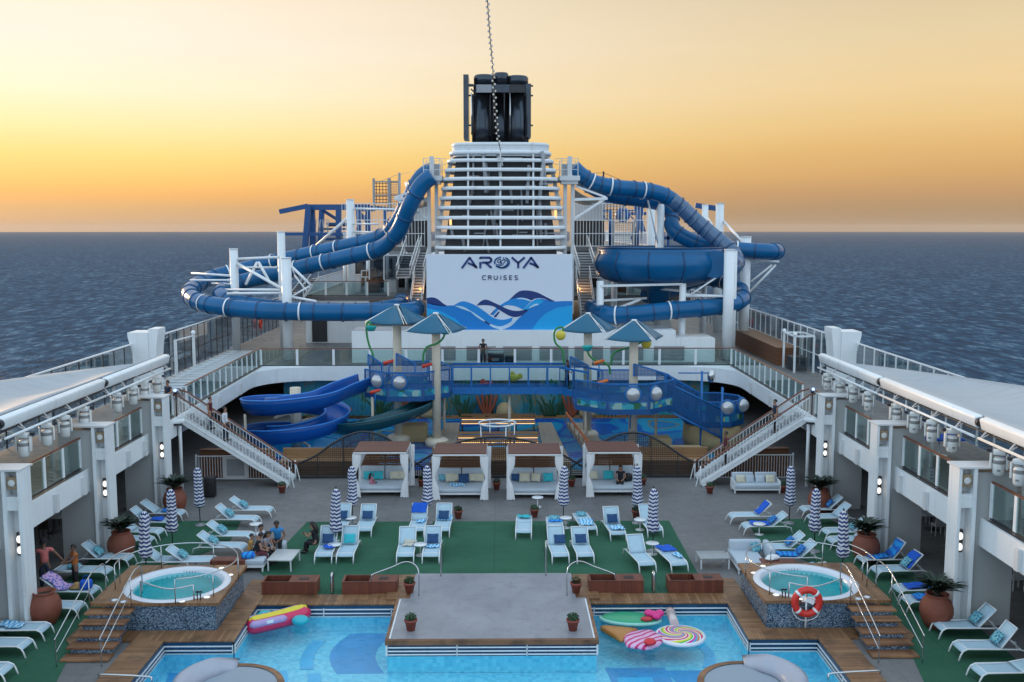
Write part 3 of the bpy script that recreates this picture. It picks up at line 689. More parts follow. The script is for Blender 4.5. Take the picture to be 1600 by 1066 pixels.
# timber towel boxes
def towelbox():
    r=thing('towel_box','','towel box'); mb=MB()
    for a in((-.975,.975,0,.04,.0,.46),(-.975,.975,.66,.70,0,.46),(-.975,-.935,.041,.659,0,.46),(.935,.975,.041,.659,0,.46),(-.934,.934,.041,.659,.0,.28),(.0,.934,.041,.659,.281,.455)): mb.box(*a)
    obj('body',mb,MT['redwoodx'],r)
    mb=MB(); mb.box(-.93,-.005,.05,.65,.281,.292); obj('recess',mb,MT['dark'],r)
    mb=MB()
    for a in((-.985,.985,-.01,.035,.461,.49),(-.985,.985,.665,.71,.461,.49),(-.985,-.90,.036,.664,.461,.49),(-.02,.985,.036,.664,.461,.488)): mb.box(*a)
    obj('lid',mb,MT['redwoodx'],r)
    mb=MB(); mb.cbox((.48,.35,.495),(.34,.24,.012)); obj('slot',mb,MT['black'],r)
    return r
tb=towelbox()
for i,(x,lb) in enumerate(((-7.25,'beside the left hot tub'),(-4.4,'on the left of the stage steps'),(4.4,'on the right of the stage steps'),(7.25,'beside the right hot tub'))):
    o=tb if i==0 else dup(tb); place(o,(x,34.12,.012),0,'red timber towel box at the pool edge '+lb,'timber towel boxes')
# hot tubs
for sg in(-1,1):
    s_='left' if sg<0 else 'right'; ZT=.95; cx,cy=sg*10.72,32.75
    h=thing('hot_tub','round %s hot tub sunk in a raised teak deck with blue mosaic sides'%s_,'hot tub',(cx,cy,0))
    a,b=sorted((sg*8.97,sg*12.55)); mb=MB(); mb.box(a,b,31.1,31.3,.0,ZT-.1); mb.box(a,b,34.35,34.55,.0,ZT-.1); mb.box(a,a+.2,31.301,34.349,.0,ZT-.1); mb.box(b-.2,b,31.301,34.349,.0,ZT-.1)
    obj('mosaic_side',mb,MT['mosaic'],h)
    # deck with round hole
    mb=MB(); n=48; RH=1.66; x0,x1=sorted((sg*8.85,sg*13.0)); y0,y1=31.0,34.65
    inn=[];out=[]
    for k in range(n):
        t_=2*PI*k/n; dx,dy=math.cos(t_),math.sin(t_); inn.append((cx+RH*dx,cy+RH*dy))
        s1=min(((x1-cx)/dx if dx>1e-6 else (x0-cx)/dx if dx<-1e-6 else 9),((y1-cy)/dy if dy>1e-6 else (y0-cy)/dy if dy<-1e-6 else 9)); out.append((cx+s1*dx,cy+s1*dy))
    for cxx,cyy in((x0,y0),(x0,y1),(x1,y0),(x1,y1)):
        k=min(range(n),key=lambda i:(out[i][0]-cxx)**2+(out[i][1]-cyy)**2); out[k]=(cxx,cyy)
    v=[(x,y,ZT) for x,y in inn+out]+[(x,y,ZT-.099) for x,y in inn+out]
    f=[]
    for k in range(n):
        l=(k+1)%n; f+= [(k,l,n+l,n+k),(2*n+k,3*n+k,3*n+l,2*n+l),(n+k,n+l,3*n+l,3*n+k),(k,2*n+k,2*n+l,l)]
    mb.add(v,f); obj('teak_deck',mb,MT['teakx'],h)
    mb=MB(); mb.lathe([(1.3,.35),(1.38,.62),(1.42,.80),(1.46,.9),(1.5,.965),(1.55,.99),(1.7,.985),(1.75,.955)],(cx,cy,0),56,cap=False); obj('rim',mb,MT['tubshell'],h)
    mb=MB(); mb.lathe([(0.001,.3),(1.0,.3),(1.05,.48),(1.3,.5),(1.385,.66),(1.425,.802)],(cx,cy,.002),48,cap=False); obj('basin',mb,MT['tubblue'],h)
    mb=MB()
    for k in range(8):
        mb.cbox((cx-.35+.1*k,cy+1.43,.86),(.03,.012,.07),rz=0)
    obj('jet_grille',mb,MT['grey'],h)
    mb=MB(); mb.lathe([(.0005,0),(1.44,0)],(cx,cy,.84),48,sm=False,cap=False); obj('hot_tub_water',mb,MT['tubwater'],kind='structure')
    # deck lamps
    for k,(dx,dy) in enumerate(((1.05,1.55),(1.55,.85),(1.35,-1.25),(.65,-1.6),(-1.6,-1.45),(-1.25,-1.6))):
        x,y=cx-sg*dx,cy+dy
        mb=MB(); mb.lathe([(.10,0),(.095,.012),(.0005,.016)],(x,y,ZT+.002),16); l=obj('deck_lamp',mb,MT['lamp' if k<4 else 'tubshell'],h)
        mb=MB(); mb.lathe([(.13,0),(.13,.01),(.101,.012)],(x,y,ZT+.001),16,cap=False); obj('bezel',mb,MT['steel'],l)
    # steps toward the camera
    mb=MB()
    xs0,xs1=sorted((sg*11.55,sg*13.0))
    for k in range(5):
        zt=ZT-.18*(k+1)+.02; y=31.0-.46*(k+1)
        m=MB(); m.box(xs0,xs1,y,y+.50,zt-.05,zt); tr=obj('step',m,MT['teakstep'],h)
        m=MB(); m.box(xs0+.12,xs1-.12,y+.06,y+.5,max(.0,zt-.4) if zt>.4 else 0,zt-.052); obj('riser',m,MT['mosaic'],tr)
    xa,xb=sorted((sg*13.01,sg*14.4)); mb=MB(); mb.prism([(sg*13.01,34.6),(sg*13.01,29.6),(sg*13.5,30.3),(sg*13.35,34.4)],.0,.06); obj('side_board',mb,MT['teaky'],h)
    # rails
    arc=[(cx+2.0*math.cos(t_)*1.0,cy+1.9*math.sin(t_),ZT+.82) for t_ in [R(a) for a in (range(-75,200,18) if sg<0 else range(255,-20,-18))]]
    t=thing('tub_handrail','curved stainless handrail sweeping round the back of the %s hot tub'%s_,'handrail',(cx,cy+1.9,ZT),'hot tub handrails')
    mb=MB(); mb.tube([(arc[0][0],arc[0][1],ZT)]+spline(arc,4)+[(arc[-1][0],arc[-1][1],ZT)],.02,8); obj('rail',mb,MT['steel'],t)
    for i in range(2,len(arc)-1,3): mb=MB(); mb.tube([arc[i],(arc[i][0],arc[i][1],ZT)],.018,8); obj('post',mb,MT['steel'],t)
    for k,xx in enumerate((11.62,12.95)):
        nm='inner' if k==0 else 'outer'
        t=thing('step_handrail','tall bent stainless handrail on the %s side of the %s hot tub steps'%(nm,s_),'handrail',(sg*xx,28.6,0),'hot tub step handrails')
        P=[(sg*xx,32.2 if k else 31.9,ZT),(sg*xx,32.2 if k else 31.9,ZT+.85),(sg*xx,31.6,ZT+.98),(sg*xx,30.9,ZT+.9),(sg*xx,28.55,.95),(sg*xx,28.4,.8),(sg*xx,28.4,.02)]
        mb=MB(); mb.tube(spline(P,5),.02,8); mb.tube([(sg*xx,31.0,ZT+.45),(sg*xx,28.42,.45)],.016,6); obj('rail',mb,MT['steel'],t)
        mb=MB(); mb.tube([(sg*xx,30.9,ZT-.1),(sg*xx,30.9,ZT+.9)],.018,8); obj('post',mb,MT['steel'],t)
        if k: 
            P=[(sg*xx,32.3,ZT+.9),(sg*(xx-.05),33.3,ZT+.9),(sg*(xx-.3),34.2,ZT+.86)]
            mb=MB(); mb.tube(spline(P,5),.024,8); obj('rail',mb,MT['steel'],t)
    t=thing('tub_grab_rail','short stainless grab rail and control valves at the front rim of the %s hot tub'%s_,'handrail',(cx,31.4,ZT),'hot tub grab rails')
    xa,xb=cx+.0,cx-sg*1.55; 
    mb=MB(); mb.tube([(cx-sg*1.0,31.28,ZT),(cx-sg*1.0,31.28,ZT+.5)]+spline([(cx-sg*1.0,31.28,ZT+.5),(cx-sg*.2,31.15,ZT+.42),(cx+sg*.8,31.5,ZT+.55)],5)+[(cx+sg*.8,31.5,ZT)],.024,8); obj('rail',mb,MT['steel'],t)
    for dx in(1.12,1.22):
        mb=MB(); mb.tube([(cx-sg*dx,31.25,ZT),(cx-sg*dx,31.25,ZT+.26)],.018,8); mb.cbox((cx-sg*dx,31.25,ZT+.28),(.12,.03,.05),R(20)); mb.ball((cx-sg*dx,31.25,ZT+.16),.03); obj('valve',mb,MT['dark'],t)
    # low hoop by the walkway at the frame bottom
    handrail('pool_ladder_rail',[(sg*11.35,27.55,.0),(sg*11.35,27.55,.12),(sg*11.2,27.5,.18),(sg*9.9,27.35,.18),(sg*9.75,27.3,.12),(sg*9.75,27.3,.0)],'low stainless hoop lying across the %s pool walkway'%s_,'low walkway hoops',r=.03)
# lifebuoy on the right tub side
lb=thing('lifebuoy','red and white lifebuoy on a bracket in front of the right hot tub','lifebuoy',(10.2,30.95,.25))
ringp=[(10.2+.40*math.cos(a),30.88,.95+.40*math.sin(a)) for a in [2*PI*k/32 for k in range(32)]]
mb=MB(); mb.tube(ringp,.115,12,closed=True); obj('ring',mb,mat('lifebuoy_red',(.62,.03,.02),.4),lb)
for k in range(4):
    a0=PI/4+k*PI/2; P=[(10.2+.40*math.cos(a0+d),30.88,.95+.40*math.sin(a0+d)) for d in(-.1,0,.1)]
    mb=MB(); mb.tube(P,.121,12); obj('white_band',mb,MT['white'],lb)
mb=MB(); mb.tube([(10.2,30.95,.05),(10.2,30.95,1.3)],.03,8); mb.tube([(10.05,30.95,.95),(10.55,30.95,.9)],.03,8); mb.cbox((10.3,30.93,.97),(.3,.1,.14),ry=.4); obj('bracket',mb,MT['white'],lb)
mb=MB(); mb.tube(spline([(9.78,30.86,.95),(9.74,30.86,.65),(10.0,30.86,.36),(10.45,30.86,.4),(10.66,30.86,.75),(10.62,30.86,.95)],5),.014,6); obj('rope',mb,MT['curtain'],lb)
# round islands in the pool
for sg in(-1,1):
    s_='left' if sg<0 else 'right'; cx,cy=sg*7.42,26.95; r_=1.52; zt=.05
    i_=thing('pool_island','round grey lounging island with teak rim and curved bench, %s one in the pool'%s_,'pool island',(cx,cy,-1.6))
    mb=MB(); mb.lathe([(r_-.06,-.94),(r_-.06,.0)],(cx,cy,0),48); obj('base',mb,MT['mosaicpool'],i_)
    mb=MB(); mb.lathe([(r_-.2,zt+.02),(r_-.02,zt+.02),(r_,zt-.02),(r_,zt-.12),(r_-.2,zt-.12)],(cx,cy,0),48,sm=False,cap=False); obj('teak_rim',mb,MT['teakstep'],i_)
    mb=MB(); mb.lathe([(r_-.205,-.1),(r_-.205,zt),(.001,zt)],(cx,cy,0),48,sm=False,cap=False); obj('top',mb,mat('island_grey',(.27,.32,.38),.5,var=.06,scale=1),i_)
    A0,A1=(95,250) if sg<0 else (85,-70)
    g=[]
    prof=[(r_-.62,.06),(r_-.5,.22),(r_-.32,.36),(r_-.1,.40),(r_+.02,.34),(r_+.06,.1)]
    for k in range(25):
        t_=R(A0+(A1-A0)*k/24); e=min(1,k/5+.12,(24-k)/5+.12); g.append([(cx+(q if q>1.5 else q+(1-e)*.3)*math.cos(t_),cy+(q if q>1.5 else q+(1-e)*.3)*math.sin(t_),zz*(.25+.75*e)) for q,zz in prof])
    mb=MB(); mb.sheet(g,.03); obj('curved_bench',mb,mat('bench_lilac_grey',(.36,.38,.45),.4,var=.05),i_)
    mb=MB(); mb.tube([(cx+.62*math.cos(a)-sg*.1,cy+.5*math.sin(a),zt+.012) for a in [R(200+i*8 if sg<0 else -20-i*8) for i in range(15)]],.012,5); obj('seam',mb,MT['grey'],i_)
# inflatable floats -------------------------------------------------------------
ZW=WL+.02
def col(name,c,r=.3): return mat(name,c,r,var=.05,spec=.6)
fp=thing('pool_float','','pool float'); tag(fp,'long pink and yellow inflatable float with turquoise side fins, left of the stage')
A=Vector(G(392,985,ZW)); B=Vector(G(480,966,ZW)); ax=(B-A).normalized(); pr=Vector((-ax.y,ax.x,0)); L=(B-A).length; up=Vector((0,0,1)); fp.location=A
def line(a,b,off,z0,n=12,bow=.0,endz=0): return [A+ax*(a+(b-a)*i/n)+pr*(off+bow*math.sin(PI*i/n))+up*(z0+endz*(i/n)**3) for i in range(n+1)]
mb=MB(); mb.tube(line(-.15,L+.1,.0,.12,endz=.1),[.16]+[.27]*11+[.12],12); obj('hull',mb,col('float_pink',(.62,.02,.10)),fp)
mb=MB(); mb.tube(line(-.05,L*1.0,.05,.27,endz=.1),[.1]+[.18]*10+[.16,.1],10); obj('top_stripe',mb,col('float_yellow',(.72,.58,.03)),fp)
mb=MB(); mb.tube(line(-.1,L*.95,.24,.26,endz=.08),[.05]+[.13]*11+[.05],10); mb.tube(line(-.1,L*.6,-.22,.26),[.05]+[.12]*11+[.05],10); obj('side_stripe',mb,col('float_lilac',(.42,.30,.55)),fp)
for d,o in((L*.35,.62),(L*.80,-.42)): mb=MB(); mb.ball(A+ax*d+pr*o+up*.16,.3,(1,.8,.55),14,8); obj('fin',mb,col('float_turquoise',(.02,.42,.5)),fp)
mb=MB(); mb.cbox(A+ax*.55+pr*-.34+up*.3,(.22,.02,.10),math.atan2(ax.y,ax.x)); obj('label_patch',mb,MT['white'],fp)
# ice cream cone float
ic=thing('pool_float','','pool float'); tag(ic,'flat ice cream cone inflatable with pink drizzle beside the right of the stage')
T=Vector(G(942,985,ZW)); E_=Vector(G(1028,1009,ZW)); ax=(E_-T).normalized(); pr=Vector((-ax.y,ax.x,0)); L=(E_-T).length; ic.location=T
def loc(u,v,z): return T+ax*u+pr*v+up*z
def cushion(mb,outl,z0,h,n=6):   # puffy cushion over a closed outline in (u,v)
    c=(sum(p[0] for p in outl)/len(outl),sum(p[1] for p in outl)/len(outl)); rings=[]
    for s_,zz in((1,-.0),(1.02,h*.35),(.97,h*.75),(.85,h),(.5,h*1.12),(.02,h*1.16)): rings.append([loc(c[0]+(p[0]-c[0])*s_,c[1]+(p[1]-c[1])*s_,z0+zz) for p in outl])
    N=len(outl); vs=[q for r in rings for q in r]; fs=[(i*N+k,i*N+(k+1)%N,(i+1)*N+(k+1)%N,(i+1)*N+k) for i in range(len(rings)-1) for k in range(N)]
    fs.append(tuple(range(N))[::-1]); mb.add(vs,fs,True)
cone=[(-.1,.0),(.0,-.12),(L*.5,-.52),(L*.5,.55),(.0,.14)]
mb=MB(); cushion(mb,[tuple(Vector((*a,0)).lerp(Vector((*b,0)),t_)[:2]) for a,b in zip(cone,cone[1:]+cone[:1]) for t_ in(0,.33,.66)],0,.16); obj('cone',mb,col('float_wafer',(.42,.17,.03)),ic)
sc=[(L*.46+.95*(1+math.cos(a))*.58*(1) ,.74*math.sin(a)*(1+.07*math.cos(7*a))) for a in [2*PI*k/40 for k in range(40)]]
sc=[(L*.44+(L*.60)*(.5-.5*math.cos(a)), .72*math.sin(a)+.05*math.sin(6*a)) for a in [2*PI*k/40 for k in range(40)]]
t=NT('float_icecream'); co=t.coord('Object'); wv=t.n('ShaderNodeTexWave',wave_profile='SIN'); wv.inputs['Scale'].default_value=1.5; wv.inputs['Distortion'].default_value=3.5; wv.inputs['Detail'].default_value=1.5; mp=t.n('ShaderNodeMapping'); mp.inputs['Rotation'].default_value=(0,0,.9); t.l(co,mp.inputs[0]); t.l(mp.outputs[0],wv.inputs['Vector'])
c=t.mix(t.ramp(wv.outputs['Fac'],[(.66,0),(.70,1)]),(.72,.42,.62),(.55,.01,.14))
mb=MB(); cushion(mb,sc,.01,.15); obj('scoop',mb,t.pbsdf(c,.3),ic)
mb=MB(); p=loc(L*.97,-.42,.26); mb.ball(p,.2,(1,1,.5),14,8); obj('cherry',mb,col('float_red',(.62,.01,.02)),ic)
# watermelon float (green) with pink bow
wmf=thing('pool_float','','pool float'); tag(wmf,'long green inflatable with a pink puffed end behind the ice cream float')
T=Vector(G(940,968,ZW)); E_=Vector(G(1030,972,ZW)); ax=(E_-T).normalized(); pr=Vector((-ax.y,ax.x,0)); L=(E_-T).length; wmf.location=T
mb=MB(); cushion(mb,[(L*.5-L*.52*math.cos(a),.52*math.sin(a)) for a in [2*PI*k/36 for k in range(36)]],0,.15); obj('body',mb,col('float_green',(.02,.33,.16)),wmf)
mb=MB(); mb.tube([loc(L*.5-L*.52*math.cos(a),.52*math.sin(a),.07) for a in [PI+PI*k/16 for k in range(17)]],.06,8); obj('rim',mb,col('float_pale_green',(.30,.62,.55)),wmf)
mb=MB(); 
for du,dv in((0,0),(.2,.1),(.1,-.16),(-.15,.08)): mb.ball(loc(L*.9+du,dv,.27),.17,(1,1,.7),12,8)
obj('bow',mb,col('float_hot_pink',(.68,.02,.22)),wmf)
mb=MB(); mb.ball(loc(L*.78,-.28,.2),.16,(1.3,.8,.5)); obj('berry',mb,col('float_berry',(.5,.02,.03)),wmf)
# lollipop float
lo=thing('pool_float','','pool float'); tag(lo,'round rainbow swirl lollipop inflatable with a pale stick')
c0=Vector(G(1063,996,ZW)); lo.location=c0; T=c0; ax=Vector((1,0,0)); pr=Vector((0,1,0)); rl_=.76
t=NT('float_swirl'); co=t.coord('Object'); sp=t.n('ShaderNodeSeparateXYZ'); t.l(co,sp.inputs[0])
an=t.math('ARCTAN2',sp.outputs[1],sp.outputs[0]); rd=t.math('SQRT',t.math('ADD',t.math('POWER',sp.outputs[0],2.),t.math('POWER',sp.outputs[1],2.)))
ph=t.math('FRACT',t.math('ADD',t.math('MULTIPLY',an,1/(2*PI)*3),t.math('MULTIPLY',rd,1.9)))
c=t.ramp(ph,[(0,(.75,.75,.78)),(.09,(.62,.01,.12)),(.24,(.75,.75,.78)),(.31,(.72,.62,.02)),(.45,(.05,.45,.04)),(.56,(.75,.75,.78)),(.63,(.6,.02,.3)),(.76,(.02,.35,.6)),(.88,(.7,.2,.02))],'CONSTANT')
mb=MB(); cushion(mb,[(rl_*math.cos(a),rl_*.98*math.sin(a)) for a in [2*PI*k/40 for k in range(40)]],0,.15); obj('swirl_disc',mb,t.pbsdf(c,.3),lo)
mb=MB(); mb.tube([loc(rl_*math.cos(a),rl_*.98*math.sin(a),.05) for a in [2*PI*k/40 for k in range(40)]],.07,8,closed=True); obj('rim',mb,col('float_white',(.72,.74,.8)),lo)
mb=MB(); mb.tube([Vector(G(1056,985,ZW))+up*.13+Vector((0,.25,0)),Vector(G(1048,966,ZW))+up*.14],.15,12); obj('stick',mb,col('float_stick',(.62,.52,.52)),lo)
mb=MB(); mb.tube([Vector(G(1048,966,ZW))+up*.14,Vector(G(1047,962,ZW))+up*.15],.165,12); obj('stick_cap',mb,col('float_stick_cap',(.5,.38,.36)),lo)
# ================================================================ loungers, parasols, pots, sofas
def make_lounger(ang,sling,name='sun_lounger'):
    """foot end at the origin, body along +Y"""
    r=thing(name,'','sun lounger'); wd=.33; ls=1.22; lb=.78; zs=.36
    P=[(0,.0),(.06,.16),(.14,.30),(.26,zs)]        # bent front legs (y,z)
    fr=MB()
    for q in(-1,1):
        fr.tube([(q*wd,-.06,0),(q*wd,0.0,.18),(q*wd,.07,.30),(q*wd,.2,zs),(q*wd,ls+.55,zs-.02),(q*wd,ls+.78,zs-.08),(q*wd,ls+.86,0)],.026,6)
    fr.tube([(-wd,.2,zs-.01),(wd,.2,zs-.01)],.02,6); fr.tube([(-wd,ls+.6,zs-.03),(wd,ls+.6,zs-.03)],.02,6)
    obj('frame',fr,MT['frame'],r)
    g=[]
    for i in range(9):
        t_=i/8; y=.02+(ls-.02)*t_; z=zs+.012-(.10*(1-t_/.2)**2 if t_<.2 else 0)-.02*math.sin(PI*t_)
        g.append([(x,y,z-.012*(1-(x/wd)**2)) for x in(-wd+.02,-wd/2,0,wd/2,wd-.02)])
    mb=MB(); mb.sheet(g,.02); obj('seat',mb,sling,r)
    c,s_=math.cos(ang),math.sin(ang); g=[]
    for i in range(6):
        d=lb*i/5; g.append([(x,ls+.01+d*c,zs+.02+d*s_-.015*(1-(x/wd)**2)) for x in(-wd+.02,-wd/2,0,wd/2,wd-.02)])
    mb=MB(); mb.sheet(g,.02); bk=obj('backrest',mb,sling,r)
    fr=MB()
    for q in(-1,1):
        fr.tube([(q*wd,ls,zs+.01),(q*wd,ls+lb*c,zs+.01+lb*s_)],.022,6)
        if ang>.3: fr.tube([(q*wd*.8,ls+.5*lb*c,zs+.5*lb*s_),(q*wd*.8,ls+.62,zs-.03)],.014,5)
    fr.tube([(-wd,ls+lb*c,zs+.01+lb*s_),(wd,ls+lb*c,zs+.01+lb*s_)],.022,6)
    obj('back_frame',fr,MT['frame'],bk)
    r['_a']=ang; return r
LP={'up':make_lounger(R(54),MT['sling']),'flat':make_lounger(R(2),MT['sling']),'mid':make_lounger(R(36),MT['sling']),'up_':make_lounger(R(47),MT['sling']),'mid_':make_lounger(R(42),MT['sling']),'flat_':make_lounger(R(9),MT['sling'])}
LU={k:0 for k in LP}; JR=random.Random(21)
def xform(o): return Matrix.Translation(o.location)@Matrix.Rotation(o.rotation_euler[2],4,'Z')
SIDE='loungers beside the pool'
def lounger(kind,px,py,rz,label,z=0):
    if JR.random()<.45 and LU[kind]: kind+='_'
    o=LP[kind] if LU[kind]==0 else dup(LP[kind]); LU[kind]+=1
    x,y,_=G(px,py,0); place(o,(x,y,z+.013),R(rz+JR.uniform(-2.2,2.2)),label,SIDE); return o
def on(o,u,v,z): return xform(o)@Vector((u,v,z))
def pillow_proto(m,name,w=.46,h=.4,d=.14):
    g=[];mb=MB()
    vs=[];n=8
    for sgn in(1,-1):
        grid=[]
        for i in range(n+1):
            row=[]
            for j in range(n+1):
                a=i/n*2-1;b=j/n*2-1; k=(1-a*a)**.5*(1-b*b)**.5 if abs(a)<1 and abs(b)<1 else 0
                pin=1-.10*(a*a*b*b)**.5*0-.06*(1-abs(a))*abs(b)-.06*(1-abs(b))*abs(a)
                row.append((a*w/2*pin,b*h/2*pin,sgn*d/2*k**.6))
            grid.append(row)
        if sgn<0: grid=[list(reversed(r)) for r in grid]
        mb.sheet(grid)
    o=obj(name,mb,m); return o
PIL={}
def pillow(matname,pos,rz,tilt,label,cat='cushion',group='cushions',sc=1):
    m=MT[matname]
    if matname not in PIL: o=pillow_proto(m,'cushion'); PIL[matname]=o
    else: o=PIL[matname].copy(); COL.objects.link(o)
    o.location=pos; o.rotation_euler=(tilt,0,rz); o.scale=(sc,sc,sc); return tag(o,label,cat,group)
def lcush(o,matname,label,along=.12):
    a=o['_a']; p=on(o,0,1.22+.16*math.cos(a)-.09*math.sin(a),.40+.19*math.sin(a)+.09*math.cos(a))
    return pillow(matname,p,o.rotation_euler[2],a,label,group='cushions on the loungers')
def towel(o,matname,v0,v1,label,w=.5,du=0,crump=.05,seed=0,on_back=False):
    """a creased cloth lying on a lounger, built along its surface"""
    rnd=random.Random(seed+int(o.location.x*100)); a=o['_a']; g=[]; n=10;m=7; M=xform(o)
    ph=[rnd.uniform(0,6) for _ in range(4)]
    for i in range(n+1):
        v=v0+(v1-v0)*i/n; row=[]
        for j in range(m+1):
            u=du+w*(j/m-.5)+.05*math.sin(v*7+ph[0])
            wr=crump*(abs(math.sin(u*9+v*5+ph[1]))+.7*abs(math.sin(u*15-v*11+ph[2])))*.6
            if v<=1.22: p=(u,v,.385+wr)
            else: d=v-1.22; p=(u,1.22+d*math.cos(a)-(.03+wr)*math.sin(a),.385+d*math.sin(a)+(.02+wr)*math.cos(a))
            if abs(u)>.345: p=(math.copysign(.36,u),p[1],p[2]-(abs(u)-.345))
            row.append(M@Vector(p))
        g.append(row)
    mb=MB(); mb.sheet(g,.012)
    return one('towel',mb,MT[matname],on(o,du,(v0+v1)/2,.38),label,'towel','towels left on the loungers')
# ---- centre rows (feet towards the pool)
A=lounger('up',505,881,0,'pale lounger the woman in black sits on, left end of the front row')
lcush(A,'navycush','navy patterned cushion on the lounger behind the woman in black'); towel(A,'towel3',.55,1.0,'bunched cobalt towel beside the woman in black',.42,.12,.10)
A=lounger('up',539,881,0,'empty lounger with a turquoise cushion, left of the stage')
lcush(A,'tealcush','square turquoise cushion on the front left lounger')
A=lounger('up',633,881,0,'front lounger with a beige folded towel on its seat'); towel(A,'towelbeige',.95,1.4,'beige towel folded on a front row lounger',.42,.05,.04)
A=lounger('up',673,881,0,'front lounger with navy cushion and bright blue towel together'); lcush(A,'navycush','navy cushion leaning above a bright blue folded towel'); towel(A,'towel2',.75,1.1,'bright blue folded towel across a front row lounger',.5,0,.04)
A=lounger('up',527,840,0,'second row lounger half hidden behind the front left parasol'); lcush(A,'navycush','dark cushion half hidden behind the front left parasol')
A=lounger('up',568,840,0,'second row lounger with dark blue cushion, left of the centre'); lcush(A,'navycush','dark blue cushion on the second row lounger left of centre')
A=lounger('up',650,840,0,'second row lounger with a cobalt towel hung over its back'); towel(A,'towel3',1.55,2.0,'cobalt towel hung over the top of a lounger back',.66,0,.03); towel(A,'towel2',.8,1.2,'pale blue towel on the seat under the draped lounger back',.35,.1,.05)
A=lounger('up',690,840,0,'second row lounger with patterned cushion and towel over its back'); lcush(A,'navycush','dark patterned cushion high on a lounger next to the umbrella'); towel(A,'towel2',1.15,1.45,'pale striped towel under the dark patterned cushion',.62,0,.02)
A=lounger('flat',818,843,0,'flat lounger with a turquoise towel at its head, right of the stage centre'); towel(A,'tealcush',1.6,1.95,'turquoise towel rolled at the head of a flat lounger',.55,0,.08)
A=lounger('flat',869,845,-1,'flat lounger with patterned cushions behind the front right pair'); towel(A,'towel',1.3,1.55,'blue folded towel on the flat lounger behind the front right pair',.6,0,.03); pillow('patcush',on(A,0,1.8,.44),A.rotation_euler[2],.1,'green patterned cushion at the head of a flat lounger',group='cushions on the loungers',sc=1.1)
A=lounger('up',876,881,4,'front lounger just right of the stage with navy cushion aside'); pillow('navycush',on(A,.14,1.3,.56),A.rotation_euler[2],R(50),'navy cushion set off-centre on the lounger right of the stage',group='cushions on the loungers')
A=lounger('up',915,881,5,'front lounger second right of the stage with navy cushion'); lcush(A,'navycush','navy cushion on the second front lounger right of the stage')
A=lounger('flat',921,838,9,'flat lounger strewn with a creased blue and white towel'); towel(A,'towel2',.2,1.1,'creased blue and white towel strewn along a flat lounger',.6,0,.07); pillow('patcush',on(A,0,1.75,.46),A.rotation_euler[2],.15,'green patterned cushion above the creased towel',group='cushions on the loungers')
A=lounger('up',966,846,6,'upright lounger with navy cushion and a rolled white towel'); lcush(A,'navycush','navy cushion on the upright lounger near the third parasol'); towel(A,'towel2',.25,.75,'rolled pale towel on the seat of the upright lounger',.6,.05,.09)
A=lounger('up',1024,840,4,'lounger half hidden by the front right parasol')
A=lounger('up',1012,895,8,'bare white lounger nearest the pool on the right, without cushion')
A=lounger('flat',1062,895,10,'flat lounger with a cobalt towel, next to the bare one'); towel(A,'towel3',1.25,1.9,'cobalt towel heaped on the head of the flat right lounger',.62,0,.06); towel(A,'towel2',.5,1.1,'pale towel sliding off the side of the flat right lounger',.4,.3,.05)
# ---- left block, heads outboard
def side(kind,px,py,sg,rz,label): # foot at px,py ; head towards sg*X
    return lounger(kind,px,py,(90 if sg<0 else -90)+rz,label)
for i,(px,py,rz,lb) in enumerate(((426,807,-3,'farthest lounger of the left block of four, nearest the stair'),(404,822,-3,'second farthest lounger of the left block of four'),(396,848,-3,'third lounger of the left block, its foot by the seated group'),(384,866,-3,'fourth lounger of the left block, behind the sofa'))):
    A=side('mid',px,py,-1,rz,lb); lcush(A,'patcush','teal patterned cushion on the '+lb.split(',')[0])
A=side('mid',340,888,-1,-2,'lounger just behind the rim of the left hot tub'); lcush(A,'patcush','teal patterned cushion just behind the left hot tub')
A=side('mid',300,888,-1,-2,'lounger whose backrest peeps up left of the hot tub rail')
for kind,px,py,rz,lb,cu,tw in (('mid',288,812,-4,'farthest outboard lounger by the far left column',None,'towel'),('mid',272,826,-4,'second outboard lounger by the far left column','patcush','towel3'),
   ('mid',254,842,-4,'outboard lounger behind the left urn with palm, far one',None,None),('mid',239,855,-4,'outboard lounger behind the left urn with palm, near one',None,None),
   ('mid',206,884,-3,'outboard lounger by the middle left column with teal cushion','patcush',None),('flat',173,905,-3,'flat lounger beside the standing orange shirt','patcush',None),
   ('mid',152,936,-3,'lounger with straw hat and bags in front of the man in pink',None,None),('flat',129,962,-3,'flat lounger half hidden by the plain left urn',None,None),
   ('flat',75,996,-3,'flat lounger with pale blue towel by the near left column',None,'towel2'),('flat',46,1022,-3,'empty flat lounger at the lower left picture edge',None,None),('flat',16,1062,-3,'lounger corner at the very lower left',None,None)):
    A=side(kind,px,py,-1,rz,lb)
    if cu: lcush(A,cu,'teal cushion on the '+lb)
    if tw: towel(A,tw,.75 if kind=='flat' else .45,1.5 if kind=='flat' else 1.0,'blue towel on the '+lb,.5,0,.07)
    if 'straw hat' in lb: HATL=A
